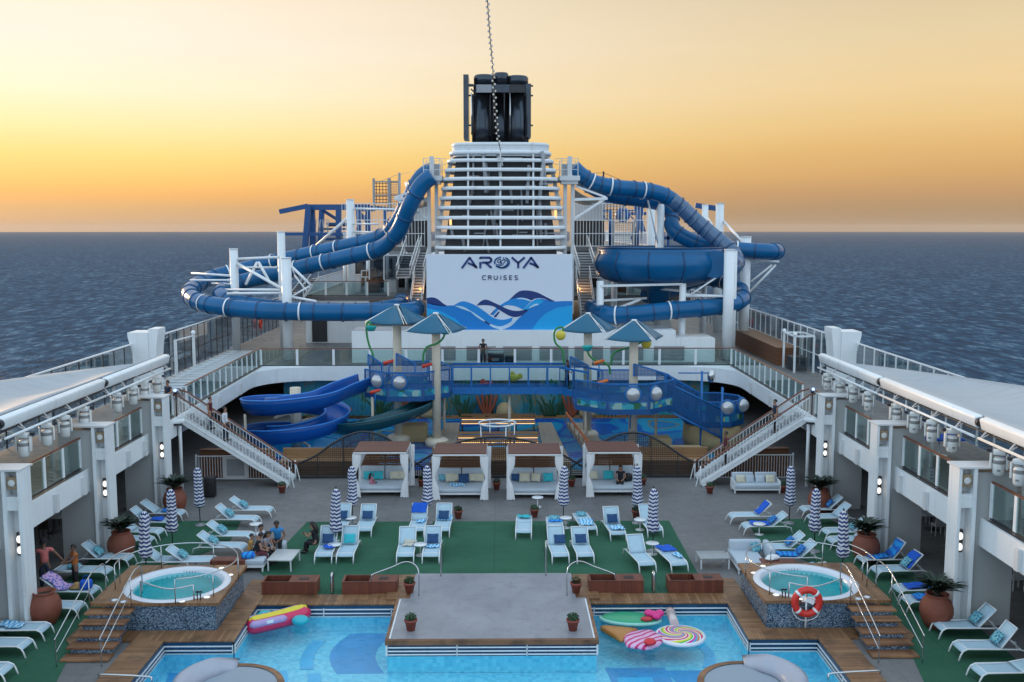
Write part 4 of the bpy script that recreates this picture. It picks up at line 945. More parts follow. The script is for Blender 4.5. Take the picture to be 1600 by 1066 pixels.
# ---- right block
for kind,px,py,rz,lb,cu,tw in (('mid',1139,817,3,'farthest lounger of the right block','towel',None),('mid',1160,833,3,'right block lounger with bright blue towels spilling over it','bluecush','towel3'),
   ('mid',1183,868,3,'right block lounger directly behind the white sofa','bluecush',None),('mid',1200,883,3,'right block lounger with a long blue towel on the seat','bluecush','towel'),('flat',1212,905,3,'flat lounger just behind the right hot tub with white and blue towels',None,'towel2'),
   ('mid',1251,806,4,'farthest outboard lounger by the far right column','bluecush',None),('mid',1263,820,4,'outboard lounger behind the right parasol trio',None,None),
   ('mid',1286,842,4,'outboard lounger beside the right urn, far one','patcush',None),('mid',1294,856,4,'outboard lounger beside the right urn, near one',None,None),
   ('up',1342,886,3,'upright lounger draped in blue towels by the middle right column','towel','towel'),('up',1364,904,3,'upright lounger with cobalt towel over its back','patcush',None),
   ('flat',1398,934,3,'flat lounger with heaped cobalt towel behind the nearest right urn',None,'towel3'),('flat',1412,952,3,'flat lounger with folded blue towel beside the nearest right urn',None,'towel'),
   ('up',1462,993,2,'near right lounger with teal cushion, farther of the pair','patcush',None),('up',1493,1026,2,'near right lounger with teal cushion, nearer of the pair','patcush',None),('flat',1522,1064,2,'lounger corner at the very lower right',None,None)):
    A=side(kind,px,py,1,rz,lb)
    if cu in MT and cu!='towel': lcush(A,cu,('blue patterned' if cu=='bluecush' else 'teal patterned')+' cushion on the '+lb)
    if cu=='towel' or 'over its back' in lb: towel(A,'towel' if 'draped' in lb else 'towel3',1.25,1.95,'blue towel over the back of the '+lb.split(' draped')[0].split(' with cobalt')[0]+(' draped in towels' if 'draped' in lb else ' in cobalt'),.6,0,.03)
    if tw: towel(A,tw,.35,1.15 if kind!='flat' else 1.6,'blue towel on the '+(lb.split(' with ')[0] if len(lb.split())>12 else lb),.55,0,.07)
# grey loungers lined up on the left upper deck
gl=make_lounger(R(1),MT['slinggrey'])
ORD='first second third fourth fifth sixth seventh eighth ninth tenth eleventh twelfth thirteenth fourteenth fifteenth sixteenth seventeenth eighteenth'.split()
n=18
for i in range(n):
    o=gl if i==0 else dup(gl); y=54.3+i*1.1
    place(o,(-17.9,y,ZU+.01),R(90),ORD[i]+' grey flat lounger from the canopy end on the left upper deck','grey loungers on the upper deck')
# ---- side tables
def side_table():
    r=thing('side_table','','side table'); mb=MB(); mb.lathe([(.26,.44),(.27,.455),(.265,.47),(.001,.472)],n=20); obj('tabletop',mb,MT['frame'],r)
    mb=MB(); mb.lathe([(.2,0),(.2,.012),(.03,.03),(.022,.06),(.022,.44)],n=16); obj('pedestal',mb,MT['frame'],r); return r
tbp=side_table(); ut=0
for px,py,lb in ((523,868,'under the front left parasol'),(657,868,'between the beige and the blue towel loungers'),(548,825,'under the second row left parasol'),(884,825,'under the parasol right of centre'),(1000,828,'under the second row right parasol'),(1019,866,'between the bare lounger and the cobalt towel'),(840,792,'in front of the third cabana'),(400,835,'between the left block loungers'),(1186,835,'among the right block loungers')):
    o=tbp if ut==0 else dup(tbp); ut+=1; place(o,G(px,py,.013),0,'small white pedestal table '+lb,'small pedestal tables')
# ---- closed parasols
def stripe_mat():
    t=NT('navy_white_stripes'); co=t.coord('Object'); sp=t.n('ShaderNodeSeparateXYZ'); t.l(co,sp.inputs[0])
    an=t.math('ARCTAN2',sp.outputs[1],sp.outputs[0]); tri=t.math('PINGPONG',t.math('MULTIPLY',an,3/PI),.5)
    h=t.math('FRACT',t.math('MULTIPLY',t.math('ADD',sp.outputs[2],t.math('MULTIPLY',tri,.13)),6.6))
    f=t.math('GREATER_THAN',h,.5); n=t.noise(co,6,3)
    c=t.mix(f,(.70,.71,.76),(.015,.03,.16)); c=t.mix(t.math('MULTIPLY',n,.25),c,(.05,.06,.1))
    return t.pbsdf(c,.85)
MT['stripe']=stripe_mat()
def parasol():
    r=thing('parasol','','parasol')
    mb=MB(); mb.tube([(0,0,.05),(0,0,2.5)],.022,8); obj('pole',mb,MT['dark'],r)
    mb=MB(); mb.lathe([(.24,0),(.24,.04),(.05,.06),(.04,.12)],n=18); obj('base',mb,MT['grey'],r)
    pf=[(.05,.78),(.16,.84),(.215,.95),(.235,1.06),(.205,1.22),(.18,1.45),(.175,1.8),(.17,2.1),(.16,2.35),(.12,2.52),(.03,2.6)]
    mb=MB(); mb.lathe(pf,n=48,fn=lambda q,z,a:q*(1+.13*math.cos(6*a)+(.10*math.sin(3*a+z*3)) if q>.1 else 1)); obj('canopy',mb,MT['stripe'],r)
    mb=MB(); mb.lathe([(.03,2.6),(.035,2.64),(.02,2.7),(.001,2.71)],n=10); obj('finial',mb,MT['dark'],r)
    mb=MB(); mb.lathe([(.19,1.20),(.20,1.22),(.20,1.26),(.19,1.28)],n=24,cap=False); obj('tie_strap',mb,MT['stripe'],r)
    return r
pp=parasol(); up_=0
for px,py,ls,lb in ((313,821,1,'beside the left stair, left of the block of four'),(270,862,1,'by the left outboard loungers, farther one'),(229,905,1,'nearest one on the left behind the hot tub'),
  (551,818,1,'in front of the first cabana'),(525,862,1,'rising from the table at the left front row'),(668,818,1,'between the first and second cabana'),
  (880,818,1,'between the third and fourth cabana'),(996,818,1,'at the right corner of the fourth cabana'),(1020,862,1,'above the bare lounger in the right front row'),
  (1233,818,1,'beside the sofa by the right stair'),(1272,862,1,'by the right outboard loungers'),(1316,905,1,'nearest one on the right behind the hot tub')):
    o=pp if up_==0 else dup(pp); up_+=1; place(o,G(px,py,.013),up_*.9,'closed navy and white striped parasol '+lb,'closed striped parasols')
    o.rotation_euler=(random.uniform(-.02,.02),random.uniform(-.02,.02),up_*.9)
# ---- urns, palms and small pots
def urn():
    r=thing('urn','','urn'); mb=MB(); mb.lathe([(.30,0),(.34,.03),(.46,.25),(.53,.5),(.52,.7),(.44,.9),(.34,1.0),(.33,1.05),(.37,1.09),(.37,1.12),(.31,1.12),(.30,.98)],n=32,cap=True); obj('body',mb,MT['terracotta'],r)
    mb=MB(); mb.lathe([(.30,.99),(.001,1.01)],n=20,cap=False); obj('soil',mb,MT['soil'],r); return r
up0=urn(); uu=0
def palm(pos,label,sc=1,seed=1):
    rnd=random.Random(seed); r=thing('potted_palm',label,'palm plant',pos,'palms in the urns')
    mb=MB()
    for k in range(84):
        a=2*PI*k*.381966; el=R(rnd.uniform(30,86)); L=rnd.uniform(.5,.85)*sc; g=[]; n=7
        for i in range(n+1):
            t_=i/n; rr=L*t_*math.cos(el*(1-.3*t_)); zz=.12+L*t_*math.sin(el)*(1-.55*t_)+.1*t_; w=.055*sc*math.sin(PI*min(1,.12+t_*.86))
            d=Vector((math.cos(a),math.sin(a),0)); s_=Vector((-d.y,d.x,0)); c=Vector(pos)+d*rr+Vector((0,0,zz)); g.append([c-s_*w+Vector((0,0,.5*w)),c,c+s_*w+Vector((0,0,.5*w))])
        mb.sheet(g,.0)
    obj('fronds',mb,MT['leaf'],r)
    mb=MB(); mb.lathe([(.13,0),(.12,.1),(.06,.2)],pos,10); obj('stem',mb,MT['soil'],r)
for px,py,pl,lb in ((182,868,1,'by the middle left column'),(62,968,0,'by the near left column, without a palm crown'),(266,797,1,'at the foot of the far left column'),(1361,872,1,'by the middle right column'),(1471,972,1,'by the near right column'),(1288,797,1,'at the foot of the far right column')):
    o=up0 if uu==0 else dup(up0); uu+=1; p=G(px,py,.013); p=(p[0]-math.copysign(.35,p[0]),p[1]-.35,p[2]); place(o,p,0,'large terracotta urn '+lb,'terracotta urns')
    if pl: palm((p[0],p[1],1.0),'spiky dark green palm in the urn '+lb,1.3,uu)
def pot():
    r=thing('shrub_pot','','potted shrub'); mb=MB(); mb.lathe([(.13,0),(.19,.30),(.215,.30),(.215,.36),(.18,.36),(.175,.31),(.001,.31)],n=20); obj('pot',mb,MT['redpot'],r)
    rnd=random.Random(3); mb=MB()
    for k in range(260):
        d=Vector((rnd.gauss(0,1),rnd.gauss(0,1),rnd.gauss(0,1))).normalized()*rnd.uniform(.5,1); c=Vector((d.x*.2,d.y*.2,.44+d.z*.13)); u=Vector((rnd.gauss(0,1),rnd.gauss(0,1),rnd.gauss(0,1))).normalized(); v=u.orthogonal().normalized(); s_=.035
        mb.add([c-u*s_,c+v*s_*.6,c+u*s_,c-v*s_*.6],[(0,1,2,3)])
    obj('shrub',mb,MT['shrub'],r); return r
p0=pot(); up_=0
for px,py,z,lb in ((642,985,ZP,'on the near left of the stage'),(895,985,ZP,'on the near right of the stage'),(640,926,ZP,'on the rear left of the stage'),(900,926,ZP,'on the rear right of the stage'),
  (716,810,0,'in front of the second cabana'),(835,808,0,'in front of the third cabana'),(441,770,0,'at the foot of the left stair'),(1109,771,0,'at the foot of the right stair'),(994,810,0,'in front of the fourth cabana'),(776,765,0,'at the lattice fence between the middle cabanas'),(659,760,0,'at the fence right of the first cabana'),(893,760,0,'at the fence left of the fourth cabana'),(1004,758,0,'at the fence right of the fourth cabana'),(1222,770,0,'beside the sofa by the right stair')):
    o=p0 if up_==0 else dup(p0); up_+=1; p=G(px,py,z); place(o,(p[0],p[1],p[2]+.013),up_,'small red pot with a clipped shrub '+lb,'small potted shrubs')
# ---- tables, sofas
def low_table(w,d,lb,pos,rz,m):
    r=thing('coffee_table',lb,'table')
    mb=MB(); mb.cbox((0,0,.42),(w,d,.05),b=.008); obj('tabletop',mb,m,r)
    for a in(-1,1):
        for b in(-1,1): mb=MB(); mb.cbox((a*(w/2-.04),b*(d/2-.04),.2),(.045,.045,.4)); obj('leg',mb,MT['frame'],r)
    place(r,pos,rz)
low_table(.95,1.3,'low white coffee table before the seated group',G(444,884,.013),R(-4),mat('table_top_grey_white',(.5,.52,.52),.35))
low_table(1.15,.9,'low grey coffee table beside the right hot tub',G(1113,884,.013),R(2),mat('table_top_grey',(.3,.32,.33),.4))
def sofa(lb,pos,rz,w,cush,back=True,arm=True,d=.85):
    r=thing('sofa',lb,'sofa'); M=Matrix.Translation(pos)@Matrix.Rotation(rz,4,'Z')
    mb=MB(); mb.cbox((0,0,.2),(w,d,.07)); obj('frame',mb,MT['frame'],r)
    for a in(-1,1):
        for b in(-1,1): mb=MB(); mb.cbox((a*(w/2-.05),b*(d/2-.05),.1),(.06,.06,.2)); obj('leg',mb,MT['frame'],r)
    mb=MB(); mb.cbox((0,-.05,.34),(w-.1,d-.12,.2),b=.05); obj('seat_cushion',mb,MT['fabgrey'],r)
    if back:
        for a in(-1,1): mb=MB(); mb.cbox((a*w/4,d/2-.1,.65),(w/2-.08,.2,.5),rx=-.12,b=.06); obj('back_cushion',mb,MT['fabgrey'],r)
    if arm:
        for a in(-1,1): mb=MB(); mb.cbox((a*(w/2-.03),0,.42),(.05,d,.4)); obj('arm',mb,MT['frame'],r)
    place(r,pos,rz)
    for u,v,z,m,l,ro in cush: pillow(m,M@Vector((u,v,z)),rz+ro,R(68),l,group='cushions on the sofas')
    return r
sofa('pale grey two seat sofa with diamond set cushions by the right stair',G(1180,768,.013),0,2.3,((-.72,.05,.62,'beige','beige cushion, leftmost on the sofa by the right stair',0),(-.25,.1,.6,'fabgrey','grey cushion, second from left on the sofa by the right stair',.1),(.25,.1,.6,'fabgrey','grey cushion, third from left on the sofa by the right stair',-.1),(.75,.05,.62,'beige','beige cushion, rightmost on the sofa by the right stair',0)))
x,y,_=G(1168,885); sf=sofa('white corner sofa behind the right hot tub, next to the low table',(x,y,.013),R(90+180),1.9,(),False,False,1.2)
mb=MB(); mb.cbox((x+.05,y+.72,.55),(1.25,.24,.6),b=.08); one('sofa_bolster',mb,MT['fabgrey'],(x,y+.72,.25),'long padded backrest bolster at the rear of the white corner sofa','bolster')
mb=MB(); mb.cbox((x+.85,y+.15,.55),(.24,1.2,.6),b=.08); one('sofa_bolster',mb,MT['fabgrey'],(x+.85,y+.15,.25),'padded side bolster on the white corner sofa next to the lounger','bolster')
pillow('patcush',(x+.45,y+.5,.6),.5,R(60),'teal patterned cushion in the corner of the white sofa',group='cushions on the sofas')
mb=MB(); mb.cbox((x+.95,y-.75,.25),(1.3,.5,.5),b=.02); one('storage_chest',mb,MT['redwoodx'],(x+.95,y-.75,0),'low dark timber chest behind the right hot tub','chest')
mb=MB(); mb.ball((x+.8,y-.65,.58),.22,(1.2,.8,.5)); mb.ball((x+.65,y-.75,.56),.16,(1.2,1,.4)); one('towel',mb,MT['curtain'],(x+.8,y-.65,.5),'white crumpled towel on the dark timber chest','towel')
x,y,_=G(402,880); SFL=(x,y)
sofa('white sofa seen from behind with the seated group on it, by the left hot tub',(x,y,.013),R(-90+180+0),2.1,(),False,False,1.0)
mb=MB(); mb.cbox((x-.85,y-.9,.25),(1.3,.5,.5),b=.02); one('storage_chest',mb,MT['redwoodx'],(x-.85,y-.9,0),'low dark timber chest behind the left hot tub','chest')
# speaker by left stair, hat, bags
x,y,_=G(329,776); mb=MB(); mb.cbox((x,y,.5),(.5,.45,.98),b=.03); mb.ball((x,y-.2,.7),.16,(1,.25,1)); one('floor_speaker',mb,MT['black'],(x,y,0),'black floor loudspeaker under the left stair','loudspeaker')
p=on(HATL,.05,.75,.40); mb=MB(); mb.lathe([(.24,0),(.25,.02),(.13,.03),(.12,.10),(.08,.15),(.001,.16)],p,24); one('straw_hat',mb,mat('straw',(.42,.26,.10),.9,var=.3,scale=20),p,'round straw hat lying on the lounger near the plain urn','hat')
p=on(HATL,-.05,.35,.38); mb=MB(); mb.cbox((p.x,p.y,p.z+.16),(.42,.3,.32),.3,b=.08); mb.tube([(p.x-.1,p.y,p.z+.3),(p.x-.08,p.y,p.z+.46),(p.x+.08,p.y,p.z+.46),(p.x+.1,p.y,p.z+.3)],.015,6); one('beach_bag',mb,MT['towel3'],p,'bright blue beach bag on the lounger near the straw hat','bag')
MT['pinkprint']=m_patterned('pink_blue_print',(.05,.12,.42),(.55,.35,.6),9); towel(HATL,'pinkprint',.95,2.0,'pink and blue printed towel draped over the lounger back by the hat',.62,0,.06)

for k_,n_ in LU.items():
    if not n_:
        for o_ in [LP[k_]]+list(LP[k_].children_recursive): bpy.data.objects.remove(o_)
# ================================================================ cabanas, fence, stairs, splash park
def curtain_mb(mb,x,y,z0,z1,w,d,pinch,lean=0):
    n=40; prof=[]; g=[]
    for i in range(15):
        t_=i/14; z=z1+(z0-z1)*t_; k=1-(1-pinch)*math.exp(-((t_-.46)/.17)**2); row=[]
        ww=w*k*(1.0 if t_<.46 else .62+.38*(t_-.46)/.54)
        cx_=x+lean*(w-ww)*.5
        for j in range(n):
            a=2*PI*j/n; f=1+.16*math.cos(9*a+1.3*t_)+.07*math.cos(4*a)
            row.append((cx_+ww*.5*math.cos(a)*f,y+d*.5*math.sin(a)*f*(.6+.4*k),z+.02*math.sin(5*a)*(t_>.95)))
        g.append(row+[row[0]])
    mb.sheet(g)
def cabana():
    w,d,h=2.5,2.2,2.18; r=thing('cabana','','cabana')
    mb=MB()
    for a in(-w/2,w/2):
        for b in(.0,d): mb.cbox((a,b,h/2),(.055,.055,h))
    for b in(0,d): mb.cbox((0,b,h+.03),(w+.08,.07,.07))
    for a in(-w/2,w/2): mb.cbox((a,d/2,h+.03),(.07,d-.08,.068))
    obj('frame',mb,MT['frame'],r)
    mb=MB(); mb.cbox((0,d/2,h+.09),(w+.04,d+.02,.045)); obj('slatted_roof',mb,MT['canopywood'],r)
    mb=MB(); mb.cbox((0,d*.5,.24),(w-.1,1.7,.09)); 
    for a in(-w/2+.15,w/2-.15): mb.cbox((a,.42,.1),(.06,.06,.2)); mb.cbox((a,1.75,.1),(.06,.06,.2))
    obj('bed_base',mb,MT['frame'],r)
    mb=MB(); mb.cbox((0,.5*d-.05,.38),(w-.14,1.62,.18),b=.05); obj('mattress',mb,MT['fabgrey'],r)
    for a in(-1,1): mb=MB(); mb.cbox((a*(w/4-.03),d-.28,.78),(w/2-.1,.2,.68),rx=-.12,b=.06); obj('back_cushion',mb,MT['fabgrey'],r)
    mb=MB()
    for i in range(9): mb.cbox((0,d-.04,1.12+i*.115),(w-.1,.03,.075))
    for a in(-w/4,0,w/4): mb.cbox((a,d-.01,1.6),(.05,.02,1.05))
    obj('slatted_back',mb,MT['brownbox'],r)
    for a,b,wd,ln in((-w/2+.10,.02,.34,-1),(w/2-.10,.02,.34,1),(-w/2+.10,d-.1,.36,-1),(w/2+.02,d-.05,.34,1)):
        mb=MB(); curtain_mb(mb,a,b,.03,h-.03,wd,.18,.42,ln); obj('curtain',mb,MT['curtain'],r)
    return r
cb=cabana(); nm=('first cabana from the left, with a child in pink on its bed','second cabana from the left, with navy and beige cushions and a towel','third cabana from the left, with a turquoise cushion at its right','fourth cabana from the left, with a person in black sitting in it')
CAB=[(-5.55,46.95),(-1.68,46.45),(1.9,46.45),(5.75,46.85)]
for i,(x,y) in enumerate(CAB):
    o=cb if i==0 else dup(cb); place(o,(x,y,.013),0,nm[i],'white curtained cabanas')
def cc(i,u,m,l,s=1,ro=0,v=1.62): x,y=CAB[i]; pillow(m,(x+u,y+v,.72),ro,R(66),l,group='cushions in the cabanas',sc=s)
cc(0,-.8,'tealcush','turquoise cushion behind the child in the first cabana',1,.1); cc(0,-.3,'tealcush','turquoise cushion right of the child in the first cabana',1.05,-.1); cc(0,.5,'beige','beige cushion, left one at the right end of the first cabana',.95,.1); cc(0,.9,'beige','beige cushion, right one at the right end of the first cabana',1,-.1)
cc(1,-.95,'patcush','teal patterned cushion at the left end of the second cabana',.8); cc(1,-.55,'beige','beige cushion, leftmost in the second cabana',1.05,.2); cc(1,-.2,'beige','beige cushion, half hidden in the middle of the second cabana',.85,-.1); cc(1,.12,'navycush','large navy cushion in the middle of the second cabana',1.15,.1,1.45); cc(1,.55,'beige','beige cushion right of the navy one in the second cabana',.9); cc(1,.9,'beige','beige cushion at the right end of the second cabana',1,-.1)
cc(2,-.9,'navycush','dark cushion at the left end of the third cabana',.9); cc(2,-.45,'beige','wide beige cushion left of centre in the third cabana',1.15); cc(2,.1,'beige','beige cushion right of centre in the third cabana',1.05,-.3); cc(2,.72,'tealcush','turquoise cushion in the third cabana',1.1,.15)
cc(3,-.85,'beige','beige cushion at the left end of the fourth cabana',1.05,.15); cc(3,-.1,'tealcush','turquoise cushion beside the person in black in the fourth cabana',1.1)
x,y=CAB[1]; rnd=random.Random(5); g=[]
for i in range(12): g.append([(x-.55+.75*i/11,y+.75+.5*j/8+.1*math.sin(i),.485+.1*abs(math.sin(i*1.1+j*.8))*(.4+.6*math.sin(PI*j/8))) for j in range(9)])
mb=MB(); mb.sheet(g,.012); one('towel',mb,MT['towel2'],(x,y+.9,.48),'blue and white towel crumpled on the bed of the second cabana','towel','towels left on the loungers')
# wavy lattice fence
def fence(lb,L):
    P=spline([D(a,b,50.75) for a,b in L],8); r=thing('lattice_fence',lb,'fence',(P[len(P)//2].x,50.75,0),'wavy lattice fences')
    mb=MB(); mb.tube(P,.055,8); obj('curved_top_rail',mb,MT['dark'],r)
    mb=MB(); mb.beam((P[0].x,50.75,.05),(P[-1].x,50.75,.05),.09,.09); obj('bottom_rail',mb,MT['dark'],r)
    x0,x1=P[0].x,P[-1].x; n=max(3,round((x1-x0)/1.35)); 
    for k in range(n+1):
        x=x0+(x1-x0)*k/n; z=min(P,key=lambda q:abs(q.x-x)).z; mb=MB(); mb.beam((x,50.75,0),(x,50.75,z),.05); obj('post',mb,MT['dark'],r)
    g=[[(p.x,50.77,.08) for p in P],[(p.x,50.77,max(.1,p.z-.05)) for p in P]]
    mb=MB()
    mb.sheet(g,0,False); obj('lattice_panel',mb,MT['lattice'],r)
fence('wavy bronze lattice fence, hump between the left stair and the first cabana',[(455,728),(490,714),(520,693),(545,680),(568,675),(592,679),(612,690),(635,712),(660,730)])
fence('wavy bronze lattice fence, hump behind the two middle cabanas',[(640,732),(672,712),(700,697),(735,687),(776,683),(815,687),(850,697),(885,714),(915,732)])
fence('wavy bronze lattice fence, hump between the fourth cabana and the right stair',[(892,730),(915,712),(940,692),(965,680),(988,676),(1012,680),(1040,695),(1068,714),(1100,730)])
# stairs
for sg in(-1,1):
    s_='left' if sg<0 else 'right'; Y0,Y1=48.9,50.35; xt,xb=15.75,10.55; zt,zb=ZU,.0
    r=thing('staircase','white staircase with brown handrails from the pool deck to the %s side deck'%s_,'staircase',(sg*13,49.6,0),'white staircases')
    sl=(zt-zb)/(xt-xb)
    n=19
    mb=MB()
    for k in range(n):
        x=xb+(xt-xb)*(k+.5)/n; z=zb+(zt-zb)*(k+1)/n; mb.cbox((sg*x,(Y0+Y1)/2,z-.03),((xt-xb)/n+.03,Y1-Y0-.06,.05))
    obj('treads',mb,MT['grey'],r)
    mb=MB()
    for k in range(n): x=xb+(xt-xb)*(k)/n; z=zb+(zt-zb)*(k+.5)/n; mb.cbox((sg*(x+.01),(Y0+Y1)/2,z-.05),(.02,Y1-Y0-.06,(zt-zb)/n-.03))
    obj('risers',mb,mat('riser_grey',(.42,.42,.43),.6),r)
    for y in(Y0,Y1):
        mb=MB(); mb.beam((sg*(xb-.15),y,zb+.12),(sg*xt,y,zt-.0),.05,.34); mb.beam((sg*(xb-.1),y-.028,zb+.2),(sg*xt,y-.028,zt+.08),.05,.03); obj('stringer',mb,MT['white'],r)
        mb=MB(); m=32
        for k in range(m+1):
            x=xb+(xt-xb)*k/m; z=zb+.1+(x-xb)*sl; mb.beam((sg*x,y,z),(sg*x,y,z+.98),.025)
        mb.beam((sg*xb,y,zb+.98),(sg*xt,y,zt+.98),.04,.04); mb.beam((sg*xb,y,zb+.3),(sg*xt,y,zt+.3),.03,.03)
        obj('baluster_rail',mb,MT['white'],r)
        mb=MB(); yy=y+(.08 if y==Y0 else -.08)
        P=[(sg*(xb-.35),yy,zb+.85),(sg*xb,yy,zb+1.1),(sg*xt,yy,zt+1.1),(sg*(xt+.35),yy,zt+1.2)] if y==Y0 else [(sg*(xb-.35),yy,zb+.85),(sg*xb,yy,zb+1.1),(sg*xt,yy,zt+1.1),(sg*(xt+.4),yy,zt+1.22)]
        mb.tube(P,.045,8); obj('handrail',mb,MT['brownrail'],r)
        mb=MB(); mb.tube([(sg*(xb-.2),y,0),(sg*(xb-.2),y,1.05)],.035,8); mb.beam((sg*(xb-.42),y,.0),(sg*(xb-.2),y,1.0),.04); obj('newel_post',mb,MT['white'],r)
    mb=MB(); mb.box(*sorted((sg*15.65,sg*16.0)),48.6,50.9,ZU-.3,ZU-.01); obj('landing',mb,MT['white'],r)
    mb=MB(); mb.tube([(sg*15.7,48.75,0),(sg*15.7,48.75,ZU-.31)],.09,10); obj('support_post',mb,MT['white'],r)
    mb=MB(); 
    for k in range(9): mb.beam((sg*(15.75),48.7+.0+.27*k*0,ZU),(sg*15.75,48.7,ZU+1.1),.03)
    # security light and floodlight at the head
    f=thing('floodlight','white floodlight housing at the head of the %s stair'%s_,'floodlight',(sg*15.75,48.6,ZU-.25),'stair head floodlights')
    mb=MB(); mb.cbox((sg*15.75,48.45,ZU-.12),(.75,.3,.22),R(-12*sg),ry=R(14*sg),b=.07); obj('housing',mb,MT['white'],f)
    mb=MB(); mb.cbox((sg*15.65,48.32,ZU-.2),(.4,.1,.1),R(-12*sg)); obj('lens',mb,MT['dark'],f)
    bl=thing('beacon','small blue lit lamp on the rail at the head of the %s stair'%s_,'lamp',(sg*16.0,49.0,ZU),'blue beacon lamps')
    mb=MB(); mb.lathe([(.03,0),(.03,1.15),(.09,1.2),(.09,1.36)],(sg*15.95,49.1,ZU),12); obj('stand',mb,MT['dark'],bl)
    mb=MB(); mb.ball((sg*15.95,49.0,ZU+1.40),.08); obj('lens',mb,m_emit('beacon_blue',(.35,.5,1.),2.),bl)
    # bar fence and door below the stair
    e=thing('bar_fence','white bar fence with a panel under the %s stair'%s_,'fence',(sg*14,50.5,0),'bar fences under the stairs')
    mb=MB(); xa=15.5; 
    for k in range(36):
        x=xa-.14*k; zz=min(1.25,max(0,(x-10.6)*sl-.25)) 
        if zz>.1 : mb.beam((sg*x,50.5,.06),(sg*x,50.5,zz),.025)
    mb.beam((sg*xa,50.5,1.25),(sg*12.7,50.5,1.25),.05); mb.beam((sg*xa,50.5,.06),(sg*11,50.5,.06),.04); mb.beam((sg*xa,50.5,0),(sg*xa,50.5,1.35),.07)
    obj('bars',mb,MT['white'],e)
    if sg<0:
        mb=MB(); 
        for a in((-14.15,-12.75,0,1.3),): mb.box(-14.12,-12.78,50.40,50.46,.05,1.3)
        p=obj('door',mb,MT['white2'],e)
        mb=MB(); mb.box(-13.9,-13.0,50.37,50.398,.25,1.12); obj('door_panel',mb,MT['grey'],p)
    mb=MB(); mb.box(*sorted((sg*15.4,sg*11.6)),50.9,51.3,.0,1.5)
    one('wood_counter',mb,MT['brownbox'],(sg*13.5,51,0),'brown timber counter behind the bar fence under the %s stair'%s_,'counter','timber counters')
# splash park floor and the terrace
t=NT('splash_floor'); co=t.wcoord(); n=t.noise(co,.22,1.5,.4)
c=t.ramp(n,[(0,(.006,.06,.34)),(.40,(.008,.19,.42)),(.50,(.006,.08,.40)),(.55,(.012,.26,.46)),(.66,(.16,.17,.09)),(.69,(.006,.15,.40))],'CONSTANT'); c=t.mix(t.math('MULTIPLY',t.noise(co,2.5,4),.4),c,(.004,.04,.10))
mb=MB(); mb.box(-13.6,13.6,52.4,67,-.1,.006); obj('splash_floor',mb,t.pbsdf(c,.25),kind='structure')
for (x0,x1),lb in (((-11.4,-6.2),'left hump of the'),((-3.4,2.9),'middle hump of the'),((6.2,11.4),'right hump of the')):
    bt=thing('bench_terrace','timber bench terrace behind the '+lb+' wavy lattice fence','bench',((x0+x1)/2,52,0),'bench terraces')
    mb=MB(); mb.box(x0,x1,51.35,52.3,.72,.80); mb.box(x0,x1,52.3,52.5,.70,1.25); mb.box(x0,x1,52.0,52.302,.79,.86); obj('seat_boards',mb,MT['bench'],bt)
    mb=MB(); mb.box(x0+.05,x1-.05,51.45,52.28,0,.71); obj('plinth',mb,MT['dark'],bt)
    for k in range(5): mb=MB(); mb.box(x0,x1,51.38,51.42,.06+.13*k,.15+.13*k); obj('slat',mb,MT['bench'],bt)
# mural wall at the back, under the upper deck
t=NT('sea_mural'); co=t.wcoord((1,1,1)); n=t.noise(co,.35,3,.5); n2=t.noise(t.wcoord((.9,1,.35)),1.1,3,.6)
c=t.ramp(n,[(.0,(.01,.10,.22)),(.42,(.012,.20,.34)),(.54,(.02,.30,.42)),(.62,(.30,.26,.12)),(.70,(.02,.14,.06))])
c=t.mix(t.ramp(n2,[(.55,0),(.6,1)]),c,(.02,.13,.05)); c=t.mix(t.ramp(t.noise(co,.8,2),[(.66,0),(.69,1)]),c,(.45,.11,.03)); 
sp=t.n('ShaderNodeSeparateXYZ'); t.l(co,sp.inputs[0]); wv=t.n('ShaderNodeTexWave'); wv.inputs['Scale'].default_value=1.1; wv.inputs['Distortion'].default_value=7; t.l(co,wv.inputs['Vector'])
c=t.mix(t.math('MULTIPLY',t.ramp(wv.outputs['Fac'],[(.85,0),(.9,1)]),.6),c,(.05,.28,.40))
mb=MB(); mb.box(-14.8,14.8,68.2,68.4,0,3.33); one('mural_wall',mb,t.pbsdf(c,.5),(0,68.3,0),'wall painted with a sea bed mural behind the splash park','mural')
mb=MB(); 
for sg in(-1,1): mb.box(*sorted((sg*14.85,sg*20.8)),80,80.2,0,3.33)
one('bulkhead',mb,MT['dark'],(0,80,0),'dark bulkheads at the far end of the lower side decks','wall')
